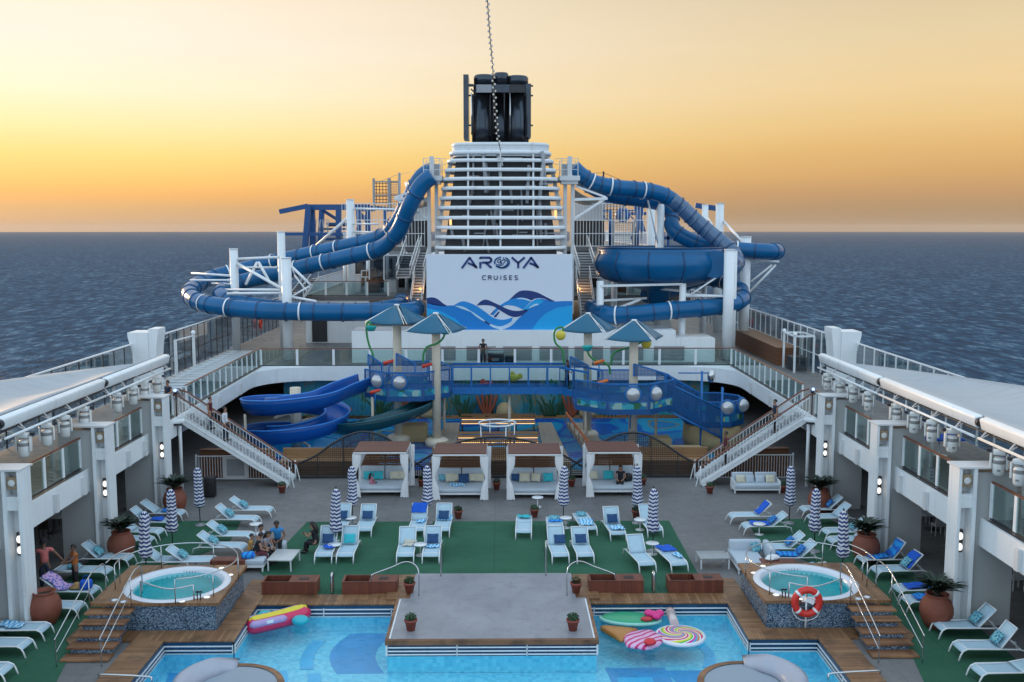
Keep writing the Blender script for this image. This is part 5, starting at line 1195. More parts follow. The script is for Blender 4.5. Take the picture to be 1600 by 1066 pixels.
# coral shapes and sea plants standing before the mural
rnd=random.Random(11); MURAL=[mat('seaweed_paint',(.012,.07,.03),.5),mat('coral_paint',(.26,.06,.025),.5),mat('kelp_paint',(.012,.16,.18),.5)]
for i in range(12):
    x=-8+i*1.45+rnd.uniform(-.3,.3); k=i%4; mb=MB()
    if k==0:
        for a in range(7): mb.tube(spline([(x+.12*(a-3),67.7,0),(x+.2*(a-3)+.1*math.sin(a),67.7,.7),(x+.33*(a-3),67.7,1.2+.3*math.sin(a*2.1))],4),[.07]*8+[.02],6)
        m,l=MURAL[0],'green seaweed fan cut-out'
    elif k==1:
        for a in range(5): mb.tube(spline([(x,67.7,0),(x+.2*(a-2),67.7,.6),(x+.35*(a-2),67.7,1.5+.2*(a%2))],4),[.11]*8+[.06],6)
        m,l=MURAL[1],'orange branching coral figure'
    elif k==2: mb.lathe([(.55,0),(.6,.3),(.5,.75),(.25,1.0),(.001,1.05)],(x,67.5,0),16); m,l=MT['sand'],'sand coloured boulder'
    else:
        for a in range(4): mb.tube(spline([(x+.25*(a-1.5),67.7,0),(x+.3*(a-1.5)+.2,67.7,.8),(x+.3*(a-1.5)-.1,67.7,1.9)],4),[.06]*8+[.015],6)
        m,l=MURAL[2],'turquoise kelp figure'
    one('sea_figure',mb,m,(x,67.7,0),l+', number %d from the left along the mural'%(i+1),'play figure','sea figures along the mural')
# seating in the middle: benches, boardwalks, hoop
MT['strip']=m_emit('warm_light_strip',(1,.62,.22),1.6)
def bench(lb,x0,x1,y,h=.5):
    r=thing('timber_bench',lb,'bench',((x0+x1)/2,y,0),'timber benches of the splash park')
    mb=MB()
    for k in range(3): mb.box(x0,x1,y+.17*k,y+.17*k+.14,h-.04,h)
    obj('seat',mb,MT['bench'],r)
    mb=MB()
    for k in range(2): mb.box(x0,x1,y+.52,y+.56,h+.12+.2*k,h+.26+.2*k)
    obj('backrest',mb,MT['bench'],r)
    for zz_ in (h-.075,h+.09): mb=MB(); mb.beam((x0+.05,y-.02 if zz_<h else y+.5,zz_),(x1-.05,y-.02 if zz_<h else y+.5,zz_),.03,.03); obj('light_strip',mb,MT['strip'],r)
    for k in range(5):
        x=x0+.1+(x1-x0-.2)*k/4; mb=MB(); mb.cbox((x,y+.28,h/2-.03),(.08,.5,h-.06)); obj('leg',mb,MT['dark'],r)
bench('timber bench facing the splash park, nearest row',-2.1,2.6,54.2); bench('timber bench of the splash park, middle row',-2.3,2.5,57.2,.55); bench('timber bench of the splash park, farthest row',-2.3,2.5,62.6,.6)
def slab(lb,poly,z0,z1,m):
    mb=MB(); mb.prism(poly,z0,z1); c=(sum(p[0] for p in poly)/len(poly),sum(p[1] for p in poly)/len(poly),z0); one('boardwalk',mb,m,c,lb,'boardwalk','boardwalks of the splash park')
slab('pale boardwalk along the left side of the benches',[(-3.6,52.6),(-2.4,52.6),(-2.4,63.8),(-3.4,63.8)],.01,.35,MT['benchx'])
slab('pale boardwalk along the right side of the benches',[(2.75,52.6),(4.1,52.6),(3.6,63.8),(2.7,63.8)],.01,.35,MT['benchx'])
slab('pale ramp of boards right of the benches',[(5.5,52.4),(6.9,52.4),(5.8,64),(4.6,64)],.01,.3,MT['benchx'])
t=thing('ramp_rail','timber rail with orange light put into its colour, along the pale ramp','railing',(5,58,0)); mb=MB(); mb.beam((5.35,52.6,1.05),(4.5,63.5,1.05),.07,.14); obj('rail',mb,MT['orange'],t)  # the rail's orange light is put into its colour
for k in range(7): mb=MB(); x,y=5.35-.85*k/6,52.6+10.9*k/6; mb.beam((x,y,.3),(x,y,1.0),.06); obj('post',mb,MT['bench'],t)
hp=thing('water_hoop','white water hoop on legs between the benches','water hoop',(0,56,0))
mb=MB(); c=D(777,661,56); mb.tube([(c[0]+1.05*math.cos(a),56+1.05*math.sin(a),c[2]) for a in [2*PI*k/40 for k in range(40)]],.05,8,closed=True); mb.tube([(c[0]-.9,55.5,c[2]),(c[0]+.9,56.5,c[2])],.035,6); obj('hoop',mb,MT['white'],hp)
for a in(.3,2.0,3.6,5.2): mb=MB(); mb.tube([(c[0]+1.05*math.cos(a),56+1.05*math.sin(a),c[2]),(c[0]+1.0*math.cos(a),56+math.sin(a),0)],.04,6); obj('leg',mb,MT['steel'],hp)
mb=MB(); mb.lathe([(.6,.01),(.62,.4),(.5,.55),(.001,.56)],(c[0]+.1,56.4,0),20); one('splash_table',mb,MT['pooldark'],(c[0]+.1,56.4,0),'round blue splash table under the white water hoop','splash table')
def crate(lb,x,y,w,d,h):
    mb=MB(); mb.cbox((x,y,h/2),(w,d,h),b=.04); mb.cbox((x,y,h+.03),(w*.9,d*.9,.06)); one('play_block',mb,MT['sand'],(x,y,0),lb,'play block','sand coloured play blocks')
crate('sand coloured block under the left play platform',-5.0,60,1.5,1.2,1.0); crate('sand coloured block under the net bridge',10.6,54.2,1.9,1.0,.8); crate('sand coloured block left of the round pen',9.6,57,1.2,1.0,.8)
# cream columns with blue canopies
def canopy_column(lb,x,y,top,colpx):
    r=thing('shade_column',lb,'shade canopy',(x,y,0),'columns with blue shade canopies')
    mb=MB(); mb.lathe([(.7,0),(.72,.3),(.6,.45),(.26,.5)],(x,y,0),24); obj('plinth',mb,MT['cream'],r)
    mb=MB(); mb.lathe([(.255,.5),(.255,top-.55),(.2,top-.5),(.1,top)],(x,y,0),24); obj('column',mb,MT['cream'],r)
    rot=colpx; a0=R(rot)
    for k in range(4):
        a,b=a0+PI/2*k+.07,a0+PI/2*(k+1)-.07; e=1.95; g=[]
        pa=Vector((x+e*math.cos(a),y+e*math.sin(a),top-.98)); pb=Vector((x+e*math.cos(b),y+e*math.sin(b),top-.98)); m=(a+b)/2
        qa=Vector((x+.16*math.cos(m)+.08*math.cos(a),y+.16*math.sin(m)+.08*math.sin(a),top-.02)); qb=Vector((x+.16*math.cos(m)+.08*math.cos(b),y+.16*math.sin(m)+.08*math.sin(b),top-.02))
        for i in range(7):
            t_=i/6; A=qa.lerp(pa,t_);B=qb.lerp(pb,t_); row=[]
            for j in range(7): s_=j/6; p=A.lerp(B,s_); p.z+=-.12*math.sin(PI*s_)*t_*(1)+.0; p-= Vector((math.cos(m),math.sin(m),0))*.22*math.sin(PI*s_)*t_*t_; row.append(p)
            g.append(row)
        mb=MB(); mb.sheet(g,.03); obj('shade_panel',mb,MT['shadeblue'],r)
    mb=MB()
    for k in range(4):
        for dd in(-.045,.045):
            a=a0+PI/2*k+dd; mb.tube([(x+.1*math.cos(a),y+.1*math.sin(a),top+.0),(x+1.98*math.cos(a),y+1.98*math.sin(a),top-.97)],.028,6)
        a=a0+PI/2*k; mb.tube([(x+.2*math.cos(a),y+.2*math.sin(a),top-.7),(x+1.2*math.cos(a),y+1.2*math.sin(a),top-.62)],.03,6)
    mb.lathe([(.16,-.05),(.16,.06),(.001,.08)],(x,y,top),12)
    obj('ribs',mb,MT['frame'],r)
t=NT('shade_blue_film'); co=t.wcoord(); wv=t.n('ShaderNodeTexWave',bands_direction='Z'); wv.inputs['Scale'].default_value=5; wv.inputs['Distortion'].default_value=1.; t.l(co,wv.inputs['Vector'])
c=t.mix(t.math('MULTIPLY',wv.outputs['Fac'],.5),(.004,.095,.18),(.010,.15,.25)); MT['shadeblue']=t.pbsdf(c,.3,Transmission_Weight=.0)
PC=[(620,477,59.5,20,'leftmost cream column under a blue shade canopy, the tallest one'),(681,490,58.5,28,'second cream column from the left under a blue shade canopy'),(919,490,60.5,25,'third cream column from the left under a blue shade canopy'),(991,501,56,27,'rightmost cream column under a blue shade canopy')]
for px,py,Y,ro,lb in PC: x,y,zt=D(px,py,Y); canopy_column(lb,x,y,zt,ro)
# play platforms
def pod(lb,cx,cy,rad,zf,n,a0,bubbles,openings=(),h=1.45,net=True):
    r=thing('play_platform',lb,'play platform',(cx,cy,zf),'blue play platforms'); V=[(cx+rad*math.cos(a0+2*PI*k/n),cy+rad*math.sin(a0+2*PI*k/n)) for k in range(n)]
    mb=MB(); mb.prism(V,zf-.12,zf); obj('floor',mb,MT['bluesteel2'],r)
    mb=MB()
    for k in range(n):
        a=V[k];b=V[(k+1)%n]; mb.beam((*a,zf-.1),(*b,zf-.1),.08,.3)
    obj('edge_beam',mb,MT['bluesteel2'],r)
    for k in range(n):
        if k in openings: continue
        a=Vector((*V[k],zf+.21));b=Vector((*V[(k+1)%n],zf+.21)); mb=MB(); mb.beam(a.lerp(b,.06),a.lerp(b,.94),.03,.42); obj('tile_band',mb,MT['podtile'],r)
    for k in range(n):
        a=V[k];b=V[(k+1)%n]; mb=MB(); mb.beam((*a,zf-.2),(*a,zf+h),.09); obj('post',mb,MT['bluesteel2'],r)
        if k in openings: continue
        mb=MB(); mb.beam((*a,zf+h),(*b,zf+h),.08); mb.beam((*a,zf+.45),(*b,zf+.45),.05); obj('rail',mb,MT['bluesteel'],r)
        mb=MB(); A=Vector((*a,zf));B=Vector((*b,zf)); mb.add([A+Vector((0,0,.45)),B+Vector((0,0,.45)),B+Vector((0,0,h)),A+Vector((0,0,h))],[(0,1,2,3)]); obj('net_panel',mb,MT['bluenet'],r)
    for px,py,k in bubbles:
        A=Vector((*V[k],0));B=Vector((*V[(k+1)%n],0)); nrm=Vector((B.y-A.y,-(B.x-A.x),0)).normalized(); m=D(px,py,cy); 
        c=A.lerp(B,.5) if px is None else None
        s_=.5 if px is None else max(.15,min(.85,((m[0]-A.x)/(B.x-A.x)))) if abs(B.x-A.x)>.3 else .5
        c=A.lerp(B,s_)+Vector((0,0,zf+.88))
        fr=[c+nrm*.02+(B-A).normalized()*(.44*math.cos(q))+Vector((0,0,.44*math.sin(q))) for q in [2*PI*i/24 for i in range(24)]]
        mb=MB(); mb.tube(fr,.06,6,closed=True); pr=obj('porthole',mb,MT['bluesteel'],r)
        mb=MB(); mb.ball(c+nrm*.06,.40,(1,.72,1),20,12); obj('bubble_window',mb,MT['bubble'],pr)
    return r,V
t=NT('pod_tiles'); co=t.wcoord((2.2,2.2,2.2)); v=t.n('ShaderNodeTexVoronoi'); v.inputs['Scale'].default_value=1.2; t.l(co,v.inputs['Vector'])
c=t.ramp(t.n('ShaderNodeSeparateColor').outputs[0],[(0,(0,0,0))]) if 0 else None
sc_=t.n('ShaderNodeSeparateColor'); t.l(v.outputs['Color'],sc_.inputs[0]); c=t.ramp(sc_.outputs[0],[(0,(.012,.16,.30)),(.3,(.03,.33,.42)),(.5,(.02,.13,.06)),(.66,(.25,.42,.40)),(.82,(.03,.2,.34)),(.94,(.34,.36,.10))],'CONSTANT'); MT['podtile']=t.pbsdf(c,.4)
t=NT('bubble_acrylic'); tr=t.n('ShaderNodeBsdfTransparent'); gl=t.n('ShaderNodeBsdfGlossy'); gl.inputs['Roughness'].default_value=.05; df=t.n('ShaderNodeBsdfDiffuse'); df.inputs[0].default_value=(.55,.56,.58,1)
m1=t.n('ShaderNodeMixShader'); m1.inputs[0].default_value=.45; t.l(df.outputs[0],m1.inputs[1]); t.l(gl.outputs[0],m1.inputs[2]); m2=t.n('ShaderNodeMixShader'); m2.inputs[0].default_value=.72; t.l(tr.outputs[0],m2.inputs[1]); t.l(m1.outputs[0],m2.inputs[2]); o=t.n('ShaderNodeOutputMaterial'); t.l(m2.outputs[0],o.inputs[0]); MT['bubble']=t.m
ZF=3.1
pod('left blue play platform with two bubble windows, by the spiral slide',-5.35,60.2,2.75,ZF,8,PI/8,((598,592,4),(631,592,5)),(7,0,3))
pod('right blue play platform with two bubble windows, before the net bridge',7.3,56.6,3.0,ZF-.1,8,PI/8,((979,617,5),(1012,617,6)),(3,2,0))
pod('low blue play platform at the right, by the right stair',12.9,58.2,1.8,1.75,8,PI/8,((1128,660,5),(1158,660,6)),(3,4),1.2)
mb=MB(); mb.lathe([(1.6,0),(1.75,.5),(1.7,1.45)],(12.9,58.2,0),32); one('round_pen',mb,MT['sand'],(12.9,58.2,0),'round sand coloured drum carrying the low play platform','play drum')
# bridge
def walkway(lb,a,b,w,h,net=True,nseg=6):
    r=thing('play_bridge',lb,'play bridge',((a[0]+b[0])/2,(a[1]+b[1])/2,(a[2]+b[2])/2),'blue play bridges'); A=Vector(a);B=Vector(b); d=(B-A); s_=Vector((-d.y,d.x,0)).normalized()*w/2; U=Vector((0,0,1))
    mb=MB(); mb.beam(A-U*.06,B-U*.06,w,.12); obj('deck',mb,MT['bluesteel2'],r)
    for q in(-1,1):
        mb=MB(); mb.beam(A+s_*q-U*.0,B+s_*q-U*.0,.08,.34); obj('edge_beam',mb,MT['bluesteel'],r)
        mb=MB(); mb.beam(A+s_*q+U*h,B+s_*q+U*h,.09,.12); mb.beam(A+s_*q+U*.22,B+s_*q+U*.22,.05); obj('rail',mb,MT['bluesteel'],r)
        for k in range(nseg+1): p=A.lerp(B,k/nseg)+s_*q; mb=MB(); mb.beam(p,p+U*h,.07); obj('post',mb,MT['bluesteel'],r)
        if net: mb=MB(); mb.add([A+s_*q+U*.2,B+s_*q+U*.2,B+s_*q+U*(h-.02),A+s_*q+U*(h-.02)],[(0,1,2,3)]); obj('net_panel',mb,MT['bluenet'],r)
        elif q<2: 
            for k in range(nseg): P=A.lerp(B,(k+.04)/nseg)+s_*q; Q=A.lerp(B,(k+.96)/nseg)+s_*q; mb=MB(); mb.add([P+U*.26,Q+U*.26,Q+U*(h-.1),P+U*(h-.1)],[(0,1,2,3)]); obj('glass_panel',mb,MT['glass'],r)
walkway('straight blue bridge with clear panels between the play platforms',(-2.7,60.4,ZF),(4.3,60.4,ZF),1.5,1.5,False)
walkway('short blue link from the bridge to the right platform',(4.35,60.3,ZF-.02),(5.9,58.6,ZF-.08),1.3,1.45,False,2)
walkway('sloping blue net bridge down to the low right platform',(9.7,57.4,ZF-.15),(11.7,58.0,1.78),1.3,1.6,True,4)
mb=MB(); g=[[(9.3,54.6,2.9),(13.8,56.6,1.2)],[(9.2,54.7,4.4),(13.6,56.7,2.9)]]
P0=D(1040,597,55.5);P1=D(1128,640,56.5);P2=D(1128,685,56.5);P3=D(1040,640,55.5)
nr=thing('climbing_net','slanting blue climbing net right of the right play platform','climbing net',(11,56,0))
mb=MB(); mb.add([P0,P1,P2,P3],[(0,1,2,3)]); obj('net',mb,MT['bluenet'],nr); mb=MB(); mb.tube([P0,P1],.05,6); mb.tube([P3,P2],.06,6); mb.tube([(P1[0],P1[1],0),(P1[0],P1[1],P1[2]+1.3)],.07,8); mb.tube([P0,P3],.05,6); obj('frame',mb,MT['bluesteel'],nr)
# support legs of platforms
for i,(x,y,h) in enumerate(((-7.4,58.6,ZF),(-3.3,61.5,ZF),(5.3,57.5,ZF),(9.5,58,ZF),(0.8,60.4,ZF))):
    mb=MB(); mb.tube([(x,y,0),(x,y,h-.15)],.09,10); one('platform_leg',mb,MT['cream'],(x,y,0),'cream support leg number %d from the left under the play platforms'%(sorted((-7.4,-3.3,.8,5.3,9.5)).index(x)+1),'support leg','cream support legs')
# green spouts
def spout(lb,L,Y,kind=None,r_=.06):
    P=spline([D(a,b,Y) for a,b in L],6); r=thing('spray_pipe',lb,'spray pipe',P[0],'green spray pipes'); mb=MB(); mb.tube(P,r_,8); obj('pipe',mb,MT['green'],r); e=P[-1]
    mb=MB()
    if kind=='bucket': mb.lathe([(.2,-.2),(.32,.05),(.34,.1)],e,14); obj('bucket',mb,MT['teal'],r)
    elif kind=='ball': mb.ball(e,.3,(1,.6,1),14,10); obj('ball',mb,MT['yellow'],r)
spout('green spray pipe with turquoise bucket rising at the far left of the play platform',[(583,570),(583,556),(577,540),(573,522),(573,506),(577,503),(580,512)],58.5,'bucket')
spout('curved green spray pipe with turquoise cap beside the second column',[(661,566),(662,552),(668,542),(682,537),(692,529),(696,517)],57.8,'bucket')
spout('green spray pipe with a yellow ball near the man at the bridge',[(881,570),(879,548),(868,536),(866,520),(872,512),(880,513),(876,524)],58.5,'ball')
spout('green spray pipe with turquoise cap in front of the third column',[(953,585),(952,574),(944,567),(930,563),(920,554),(918,543)],57,'bucket')
spout('green spray pipe with a yellow ball by the rightmost column',[(955,570),(957,555),(966,548),(985,543),(1000,536),(1012,528),(1010,537)],57,'ball')
for px,py,Y,m,lb in ((607,566,58,'red','red water cannon on the left play platform'),(667,571,58,'red','red water cannon by the second column'),(936,566,56,'orange','orange water cannon by the third column'),(942,597,55,'orange','orange tipping spout on the right platform'),(586,612,57.2,'red','red fish figure on the left platform edge'),(985,628+17,54.5,'red','red octopus arm on the splash floor')):
    p=Vector(D(px,py,Y)); r=thing('water_cannon',lb,'water cannon',p,'water cannons'); mb=MB(); mb.tube([p+Vector((-.28,0,-.08)),p+Vector((.3,0,.1))],[.12,.08],10); obj('barrel',mb,MT[m],r); mb=MB(); mb.tube([p,p-Vector((0,0,.9))],.04,6); obj('stand',mb,MT['bluesteel'],r)
# open spiral slide
C=Vector((-11.9,58.2,0)); path=[Vector((-7.9,59.6,3.75)),Vector((-9.0,58.2,3.5)),Vector((-10.2,56.4,3.2))]
for k in range(0,26):
    a=R(-100-k*22); path.append(C+Vector((2.45*math.cos(a),2.45*math.sin(a),3.0-k*.105)))
path=resample(spline(path,5),.22); g=[]
for i,p in enumerate(path):
    q=path[min(i+1,len(path)-1)]-path[max(i-1,0)]; q.z=0; q.normalize(); s_=Vector((-q.y,q.x,0)); row=[]
    for j in range(13):
        a=PI+PI*j/12; hh=.62; row.append(p+s_*(.72*math.cos(a))+Vector((0,0,.95*math.sin(a)+.35)))
    g.append(row)
r=thing('spiral_slide','open royal blue spiral slide left of the play platforms','water slide',(C.x,C.y,0))
mb=MB(); mb.sheet(g,.05); obj('trough',mb,MT['blueslide2'],r)
mb=MB(); mb.tube([v[0] for v in g],.05,6); mb.tube([v[-1] for v in g],.05,6); obj('rim',mb,mat('light_blue_rim',(.02,.2,.62),.3),r)
mb=MB(); mb.tube([(C.x,C.y,0),(C.x,C.y,3.6)],.32,16); obj('mast',mb,MT['cream'],r)
mb=MB()
for a,z in((250,2.2),(180,2.0),(60,1.5),(300,.5)): mb.beam((C.x,C.y,z),(C.x+2.3*math.cos(R(a)),C.y+2.3*math.sin(R(a)),z),.1,.12)
mb.tube([(-14.5,56.6,0),(-14.5,56.6,2.3)],.08,8)
obj('support_arm',mb,MT['cream'],r)
mb=MB(); mb.lathe([(2.9,.008),(3.0,.12),(2.85,.12),(2.8,.03),(.001,.03)],(C.x,C.y,0),40,sm=False); one('splash_basin',mb,MT['pooldark'],(C.x,C.y,0),'round blue splash basin under the spiral slide','basin')

# teal slide trough under the left platform, angular fins on the platforms, spray mast
P=resample(spline([(-3.6,61.2,2.7),(-4.6,58.2,2.3),(-6.6,56.8,1.8),(-8.6,57.0,1.4),(-9.6,59.0,1.0)],8),.3); g=[]
for i,p in enumerate(P):
    q=P[min(i+1,len(P)-1)]-P[max(i-1,0)]; q.z=0; q.normalize(); n_=Vector((-q.y,q.x,0)); g.append([p+n_*(.62*math.cos(a))+Vector((0,0,.7*math.sin(a)+.3)) for a in [PI+PI*j/10 for j in range(11)]])
r=thing('play_slide','dark teal open slide curling under the left play platform','water slide',P[0]); mb=MB(); mb.sheet(g,.05); obj('trough',mb,mat('dark_teal_fibreglass',(.003,.055,.075),.3,var=.2),r)
mb=MB(); mb.tube([v[0] for v in g],.05,6); mb.tube([v[-1] for v in g],.05,6); obj('rim',mb,mat('teal_rim',(.005,.09,.12),.3),r)
for i,(px,py,Y,w_,h_,lb) in enumerate(((586,572,58.3,.8,.7,'at the far left of the left platform'),(634,572,58.0,1.1,.75,'behind the leftmost cream column'),(695,578,58.6,.9,.6,'right of the second cream column'),(905,575,59.5,1.1,.7,'by the man on the blue bridge'),(1015,588,55.5,1.8,.7,'above the bubble windows of the right platform'))):
    p=D(px,py,Y); mb=MB(); mb.prism([(p[0]-w_/2,p[2]),(p[0]+w_/2,p[2]),(p[0]+w_/2,p[2]+.15),(p[0]-w_/2,p[2]+h_)],Y,Y+.03,'y')
    r=thing('net_fin','slanting blue net fin '+lb,'net panel',p,'slanting net fins'); obj('net',mb,MT['bluenet'],r)
    mb=MB(); mb.beam((p[0]-w_/2,Y,p[2]),(p[0]-w_/2,Y,p[2]+h_),.08); mb.beam((p[0]-w_/2,Y,p[2]+h_),(p[0]+w_/2,Y,p[2]+.15),.08); mb.beam((p[0]+w_/2,Y,p[2]-.4),(p[0]+w_/2,Y,p[2]+.15),.08); obj('frame',mb,MT['bluesteel'],r)
p=D(1097,580,56.8); r=thing('spray_mast','thin blue spray mast with a crossbar and a steel float right of the climbing net','spray mast',(p[0],56.8,0)); mb=MB(); mb.tube([(p[0],56.8,0),(p[0],56.8,p[2])],.07,8); a=D(1060,583,56.8); mb.tube([a,(p[0]+.5,56.8,a[2])],.04,6); obj('mast',mb,MT['bluesteel'],r); q=D(1111,588,56.8); mb=MB(); mb.ball(q,.22,(1,1,1.8),12,8); obj('float',mb,MT['steel'],r)
for i,(px,py,Y,m,lb) in enumerate(((757,602,61.3,'red','red coral figure behind the clear panels of the blue bridge'),(803,590,61.4,'yellow','yellow fish figure behind the clear panels of the blue bridge'),(828,606,61.4,'bluesteel2','dark blue fish figure behind the clear panels of the blue bridge'),(730,605,61.4,'green','green weed figure behind the left end of the blue bridge'),(860,603,61.3,'green','green weed figure behind the right end of the blue bridge'))):
    p=Vector(D(px,py,Y)); mb=MB()
    if m=='green':
        for k in range(5): mb.tube(spline([p+Vector((.12*(k-2),0,-.5)),p+Vector((.2*(k-2),0,.0)),p+Vector((.26*(k-2)+.06,0,.45-.08*abs(k-2)))],4),[.07]*8+[.015],6)
    else: mb.ball(p,.30,(1.2,.4,.8),14,10); mb.ball(p+Vector((.38,0,.08)),.16,(1,.3,1.2),10,8); mb.ball(p+Vector((-.1,0,.25)),.16,(1,.4,1),10,8)
    one('sea_figure',mb,MT[m],p,lb,'play figure')
# ================================================================ deckhouse with banner, funnel, tube slides, aft decks
dh=thing('deckhouse','white deckhouse wall with grey louvre panels below the banner','deckhouse',(0,69.5,ZU))
YB=69.4
zt=D(700,517,YB)[2]; zt2=D(1080,529,YB)[2]
mb=MB(); mb.box(-10.2,12.6,YB,YB+3.5,ZU,zt); mb.box(12.61,15.4,YB+.02,YB+3.5,ZU,zt2); obj('wall',mb,MT['white'],dh)
for px0,px1 in((729,775),(786,831),(843,888),(898,942),(954,1005),(1022,1069),(665,712)):
    a=D(px0,541,YB);b=D(px1,563,YB); mb=MB(); mb.box(a[0],b[0],YB-.03,YB-.004,b[2],a[2]); lv=obj('louvre',mb,MT['grey'],dh)
    mb=MB(); n=9
    for k in range(n): z=b[2]+(a[2]-b[2])*(k+.5)/n; mb.box(a[0]+.03,b[0]-.03,YB-.06,YB-.031,z-.02,z+.02)
    obj('slats',mb,mat('louvre_slat',(.38,.38,.4),.5) if 'louvre_slat' not in bpy.data.materials else bpy.data.materials['louvre_slat'],lv)
# banner panel
YP=69.9
bn=thing('banner_wall','large white banner wall with blue waves and the lettering of the ship line','banner',(.2,YP,zt))
a=D(667,515,YP);b=D(895,398,YP)
mb=MB(); mb.box(a[0],b[0],YP,YP+1.2,zt+.001,b[2]); obj('panel',mb,mat('banner_white',(.66,.71,.80),.4,var=.03,scale=.4,world=True),bn)
def bp(u,v): return D(690+u/7.894,390+v/7.894,YP)
def art(name,pts,layer,m):
    P=[bp(u,v) for u,v in pts]; P=[(max(a[0]+.01,min(b[0]-.01,p[0])),max(zt+.02,min(b[2]-.02,p[2]))) for p in P]
    mb=MB(); mb.prism(P,YP-.004*layer-.004,YP-.004*layer,'y') if 0 else mb.prism([(x,z) for x,z in P],YP-.005*layer-.003,YP-.005*layer,'y'); return obj(name,mb,m,bn)
def cv(L,k=8): return [(p.x,p.y) for p in spline([(x,y,0) for x,y in L],k)]
MID=mat('wave_mid_blue',(.003,.19,.56),.35,var=.06); LIT=mat('wave_light_blue',(.008,.35,.72),.35,var=.06); NAV=mat('wave_navy',(.004,.032,.17),.35,var=.05); PAL=mat('wave_pale',(.45,.66,.82),.35,var=.04); BRI=mat('wave_bright_blue',(.006,.24,.64),.35,var=.05)
art('wave',cv([(-190,600),(-120,590),(-60,605),(20,665),(60,690)])+cv([(60,700),(-60,690),(-190,660)]),1,NAV)
art('wave',cv([(-190,655),(0,690),(140,690),(250,712),(370,770),(500,870),(610,935),(720,990)])+[(-190,990)],1,MID)
art('wave',[(-190,720),(0,765),(180,860),(300,990),(-190,990)],2,LIT)
art('wave',cv([(1050,745),(1100,690),(1200,610),(1290,620),(1380,640),(1500,636),(1630,636)])+[(1630,990)]+cv([(740,990),(860,940),(960,840),(1050,750)]),1,MID)
art('wave',[(1630,690),(1420,720),(1280,790),(1190,880),(1110,990),(1630,990)],2,LIT)
art('wave',cv([(830,625),(950,520),(1060,505),(1180,530),(1300,590),(1400,640)])+cv([(1340,640),(1240,600),(1150,606),(1100,625),(960,592),(830,625)]),3,NAV)
art('wave',cv([(610,800),(680,718),(830,625),(960,592),(1100,628),(1105,640)])+cv([(1000,740),(930,705),(860,690),(780,690),(700,745),(640,815)]),3,BRI)
art('wave',cv([(1000,738),(1060,690),(1130,630),(1200,606),(1260,640)])+cv([(1190,690),(1110,705),(1040,755)]),4,LIT)
art('wave',cv([(1080,715),(1140,675),(1195,668)])+cv([(1190,685),(1130,705),(1080,728)]),5,PAL)
art('wave',cv([(920,610),(980,594),(1060,608),(1110,635)])+cv([(1090,640),(1010,615),(920,612)]),5,PAL)
art('wave',cv([(430,690),(490,635),(560,620),(700,680),(830,740),(940,757),(1060,735)])+cv([(1055,765),(960,825),(860,825),(740,762),(640,702),(540,686),(440,690)]),4,NAV)
art('wave',cv([(150,690),(220,650),(290,641),(420,690),(540,770),(640,842),(760,866),(880,836)])+cv([(860,890),(740,945),(640,930),(560,890),(490,850),(380,772),(270,706),(170,692)]),5,BRI)
art('wave',cv([(170,694),(270,712),(370,765)])+cv([(365,772),(260,735),(170,700)]),6,PAL)
art('wave',cv([(370,762),(450,815),(525,868)])+cv([(505,880),(430,830),(365,775)]),6,PAL)
art('wave',[(540,880),(600,915),(590,930),(525,893)],6,NAV)
art('wave',cv([(600,925),(680,955),(750,955),(860,900),(960,828)])+cv([(930,870),(850,930),(740,975),(660,970),(590,935)]),6,PAL)
art('wave',[(640,830),(700,765),(720,768),(670,838)],5,NAV)
art('wave',[(600,800),(650,745),(658,750),(612,806)],5,NAV)
# lettering
def stroke(mb,pts,wd,close=False):
    for p,q in zip(pts,pts[1:]): mb.beam(p,q,wd,.03) if 0 else None
    P=[Vector(bp(*p)) for p in pts]
    if close: P.append(P[0])
    for p,q in zip(P,P[1:]):
        d=(q-p); n=Vector((-d.z,0,d.x)).normalized()*wd/2; e=d.normalized()*wd*.18; y0,y1=YP-.045,YP-.002
        c=[p-e+n,q+e+n,q+e-n,p-e-n]; mb.add([(v.x,y0,v.z) for v in c]+[(v.x,y1,v.z) for v in c],[(0,1,2,3),(7,6,5,4),(0,4,5,1),(1,5,6,2),(2,6,7,3),(3,7,4,0)])
LET=mat('lettering_navy',(.01,.035,.17),.35,var=.25,scale=1.5); LETB=mat('lettering_blue',(.012,.12,.34),.35,var=.3)
w_=.15
def letter(name,strokes,m=LET,wd=w_):
    mb=MB()
    for s_ in strokes: stroke(mb,s_,wd)
    return obj(name,mb,m,bn)
letter('letter',[[(252,228),(345,100)],[(345,100),(430,222)],[(330,168),(385,190),(432,222)]])
letter('letter',[[(478,226),(478,158)],[(478,100),(590,100),(612,118),(612,140),(590,160),(500,160)],[(545,165),(612,222)],[(478,100),(478,112)]])
ring=[(745+90*math.cos(t_),160+68*math.sin(t_)) for t_ in [R(-60+k*12) for k in range(18)]]; ring2=[(745+92*math.cos(t_),160+68*math.sin(t_)) for t_ in [R(165+k*12) for k in range(9)]]
letter('emblem',[ring,ring2],LETB,.10)
letter('emblem',[cv([(690,150),(700,125),(725,120),(735,145),(715,165),(690,150)],4),cv([(750,140),(770,118),(785,135),(770,165),(740,195),(700,205)],4),cv([(795,130),(815,150),(800,190),(760,215)],4),cv([(670,180),(700,190),(735,175)],4),cv([(755,105),(770,98)],2),cv([(720,140),(740,165),(735,180)],4),cv([(690,205),(740,222),(790,205),(825,170)],4)],LETB,.06)
letter('letter',[[(868,100),(945,165)],[(1022,100),(945,165),(945,226)]])
letter('letter',[[(1010,228),(1105,100)],[(1105,100),(1190,222)],[(1090,168),(1145,190),(1192,222)]])
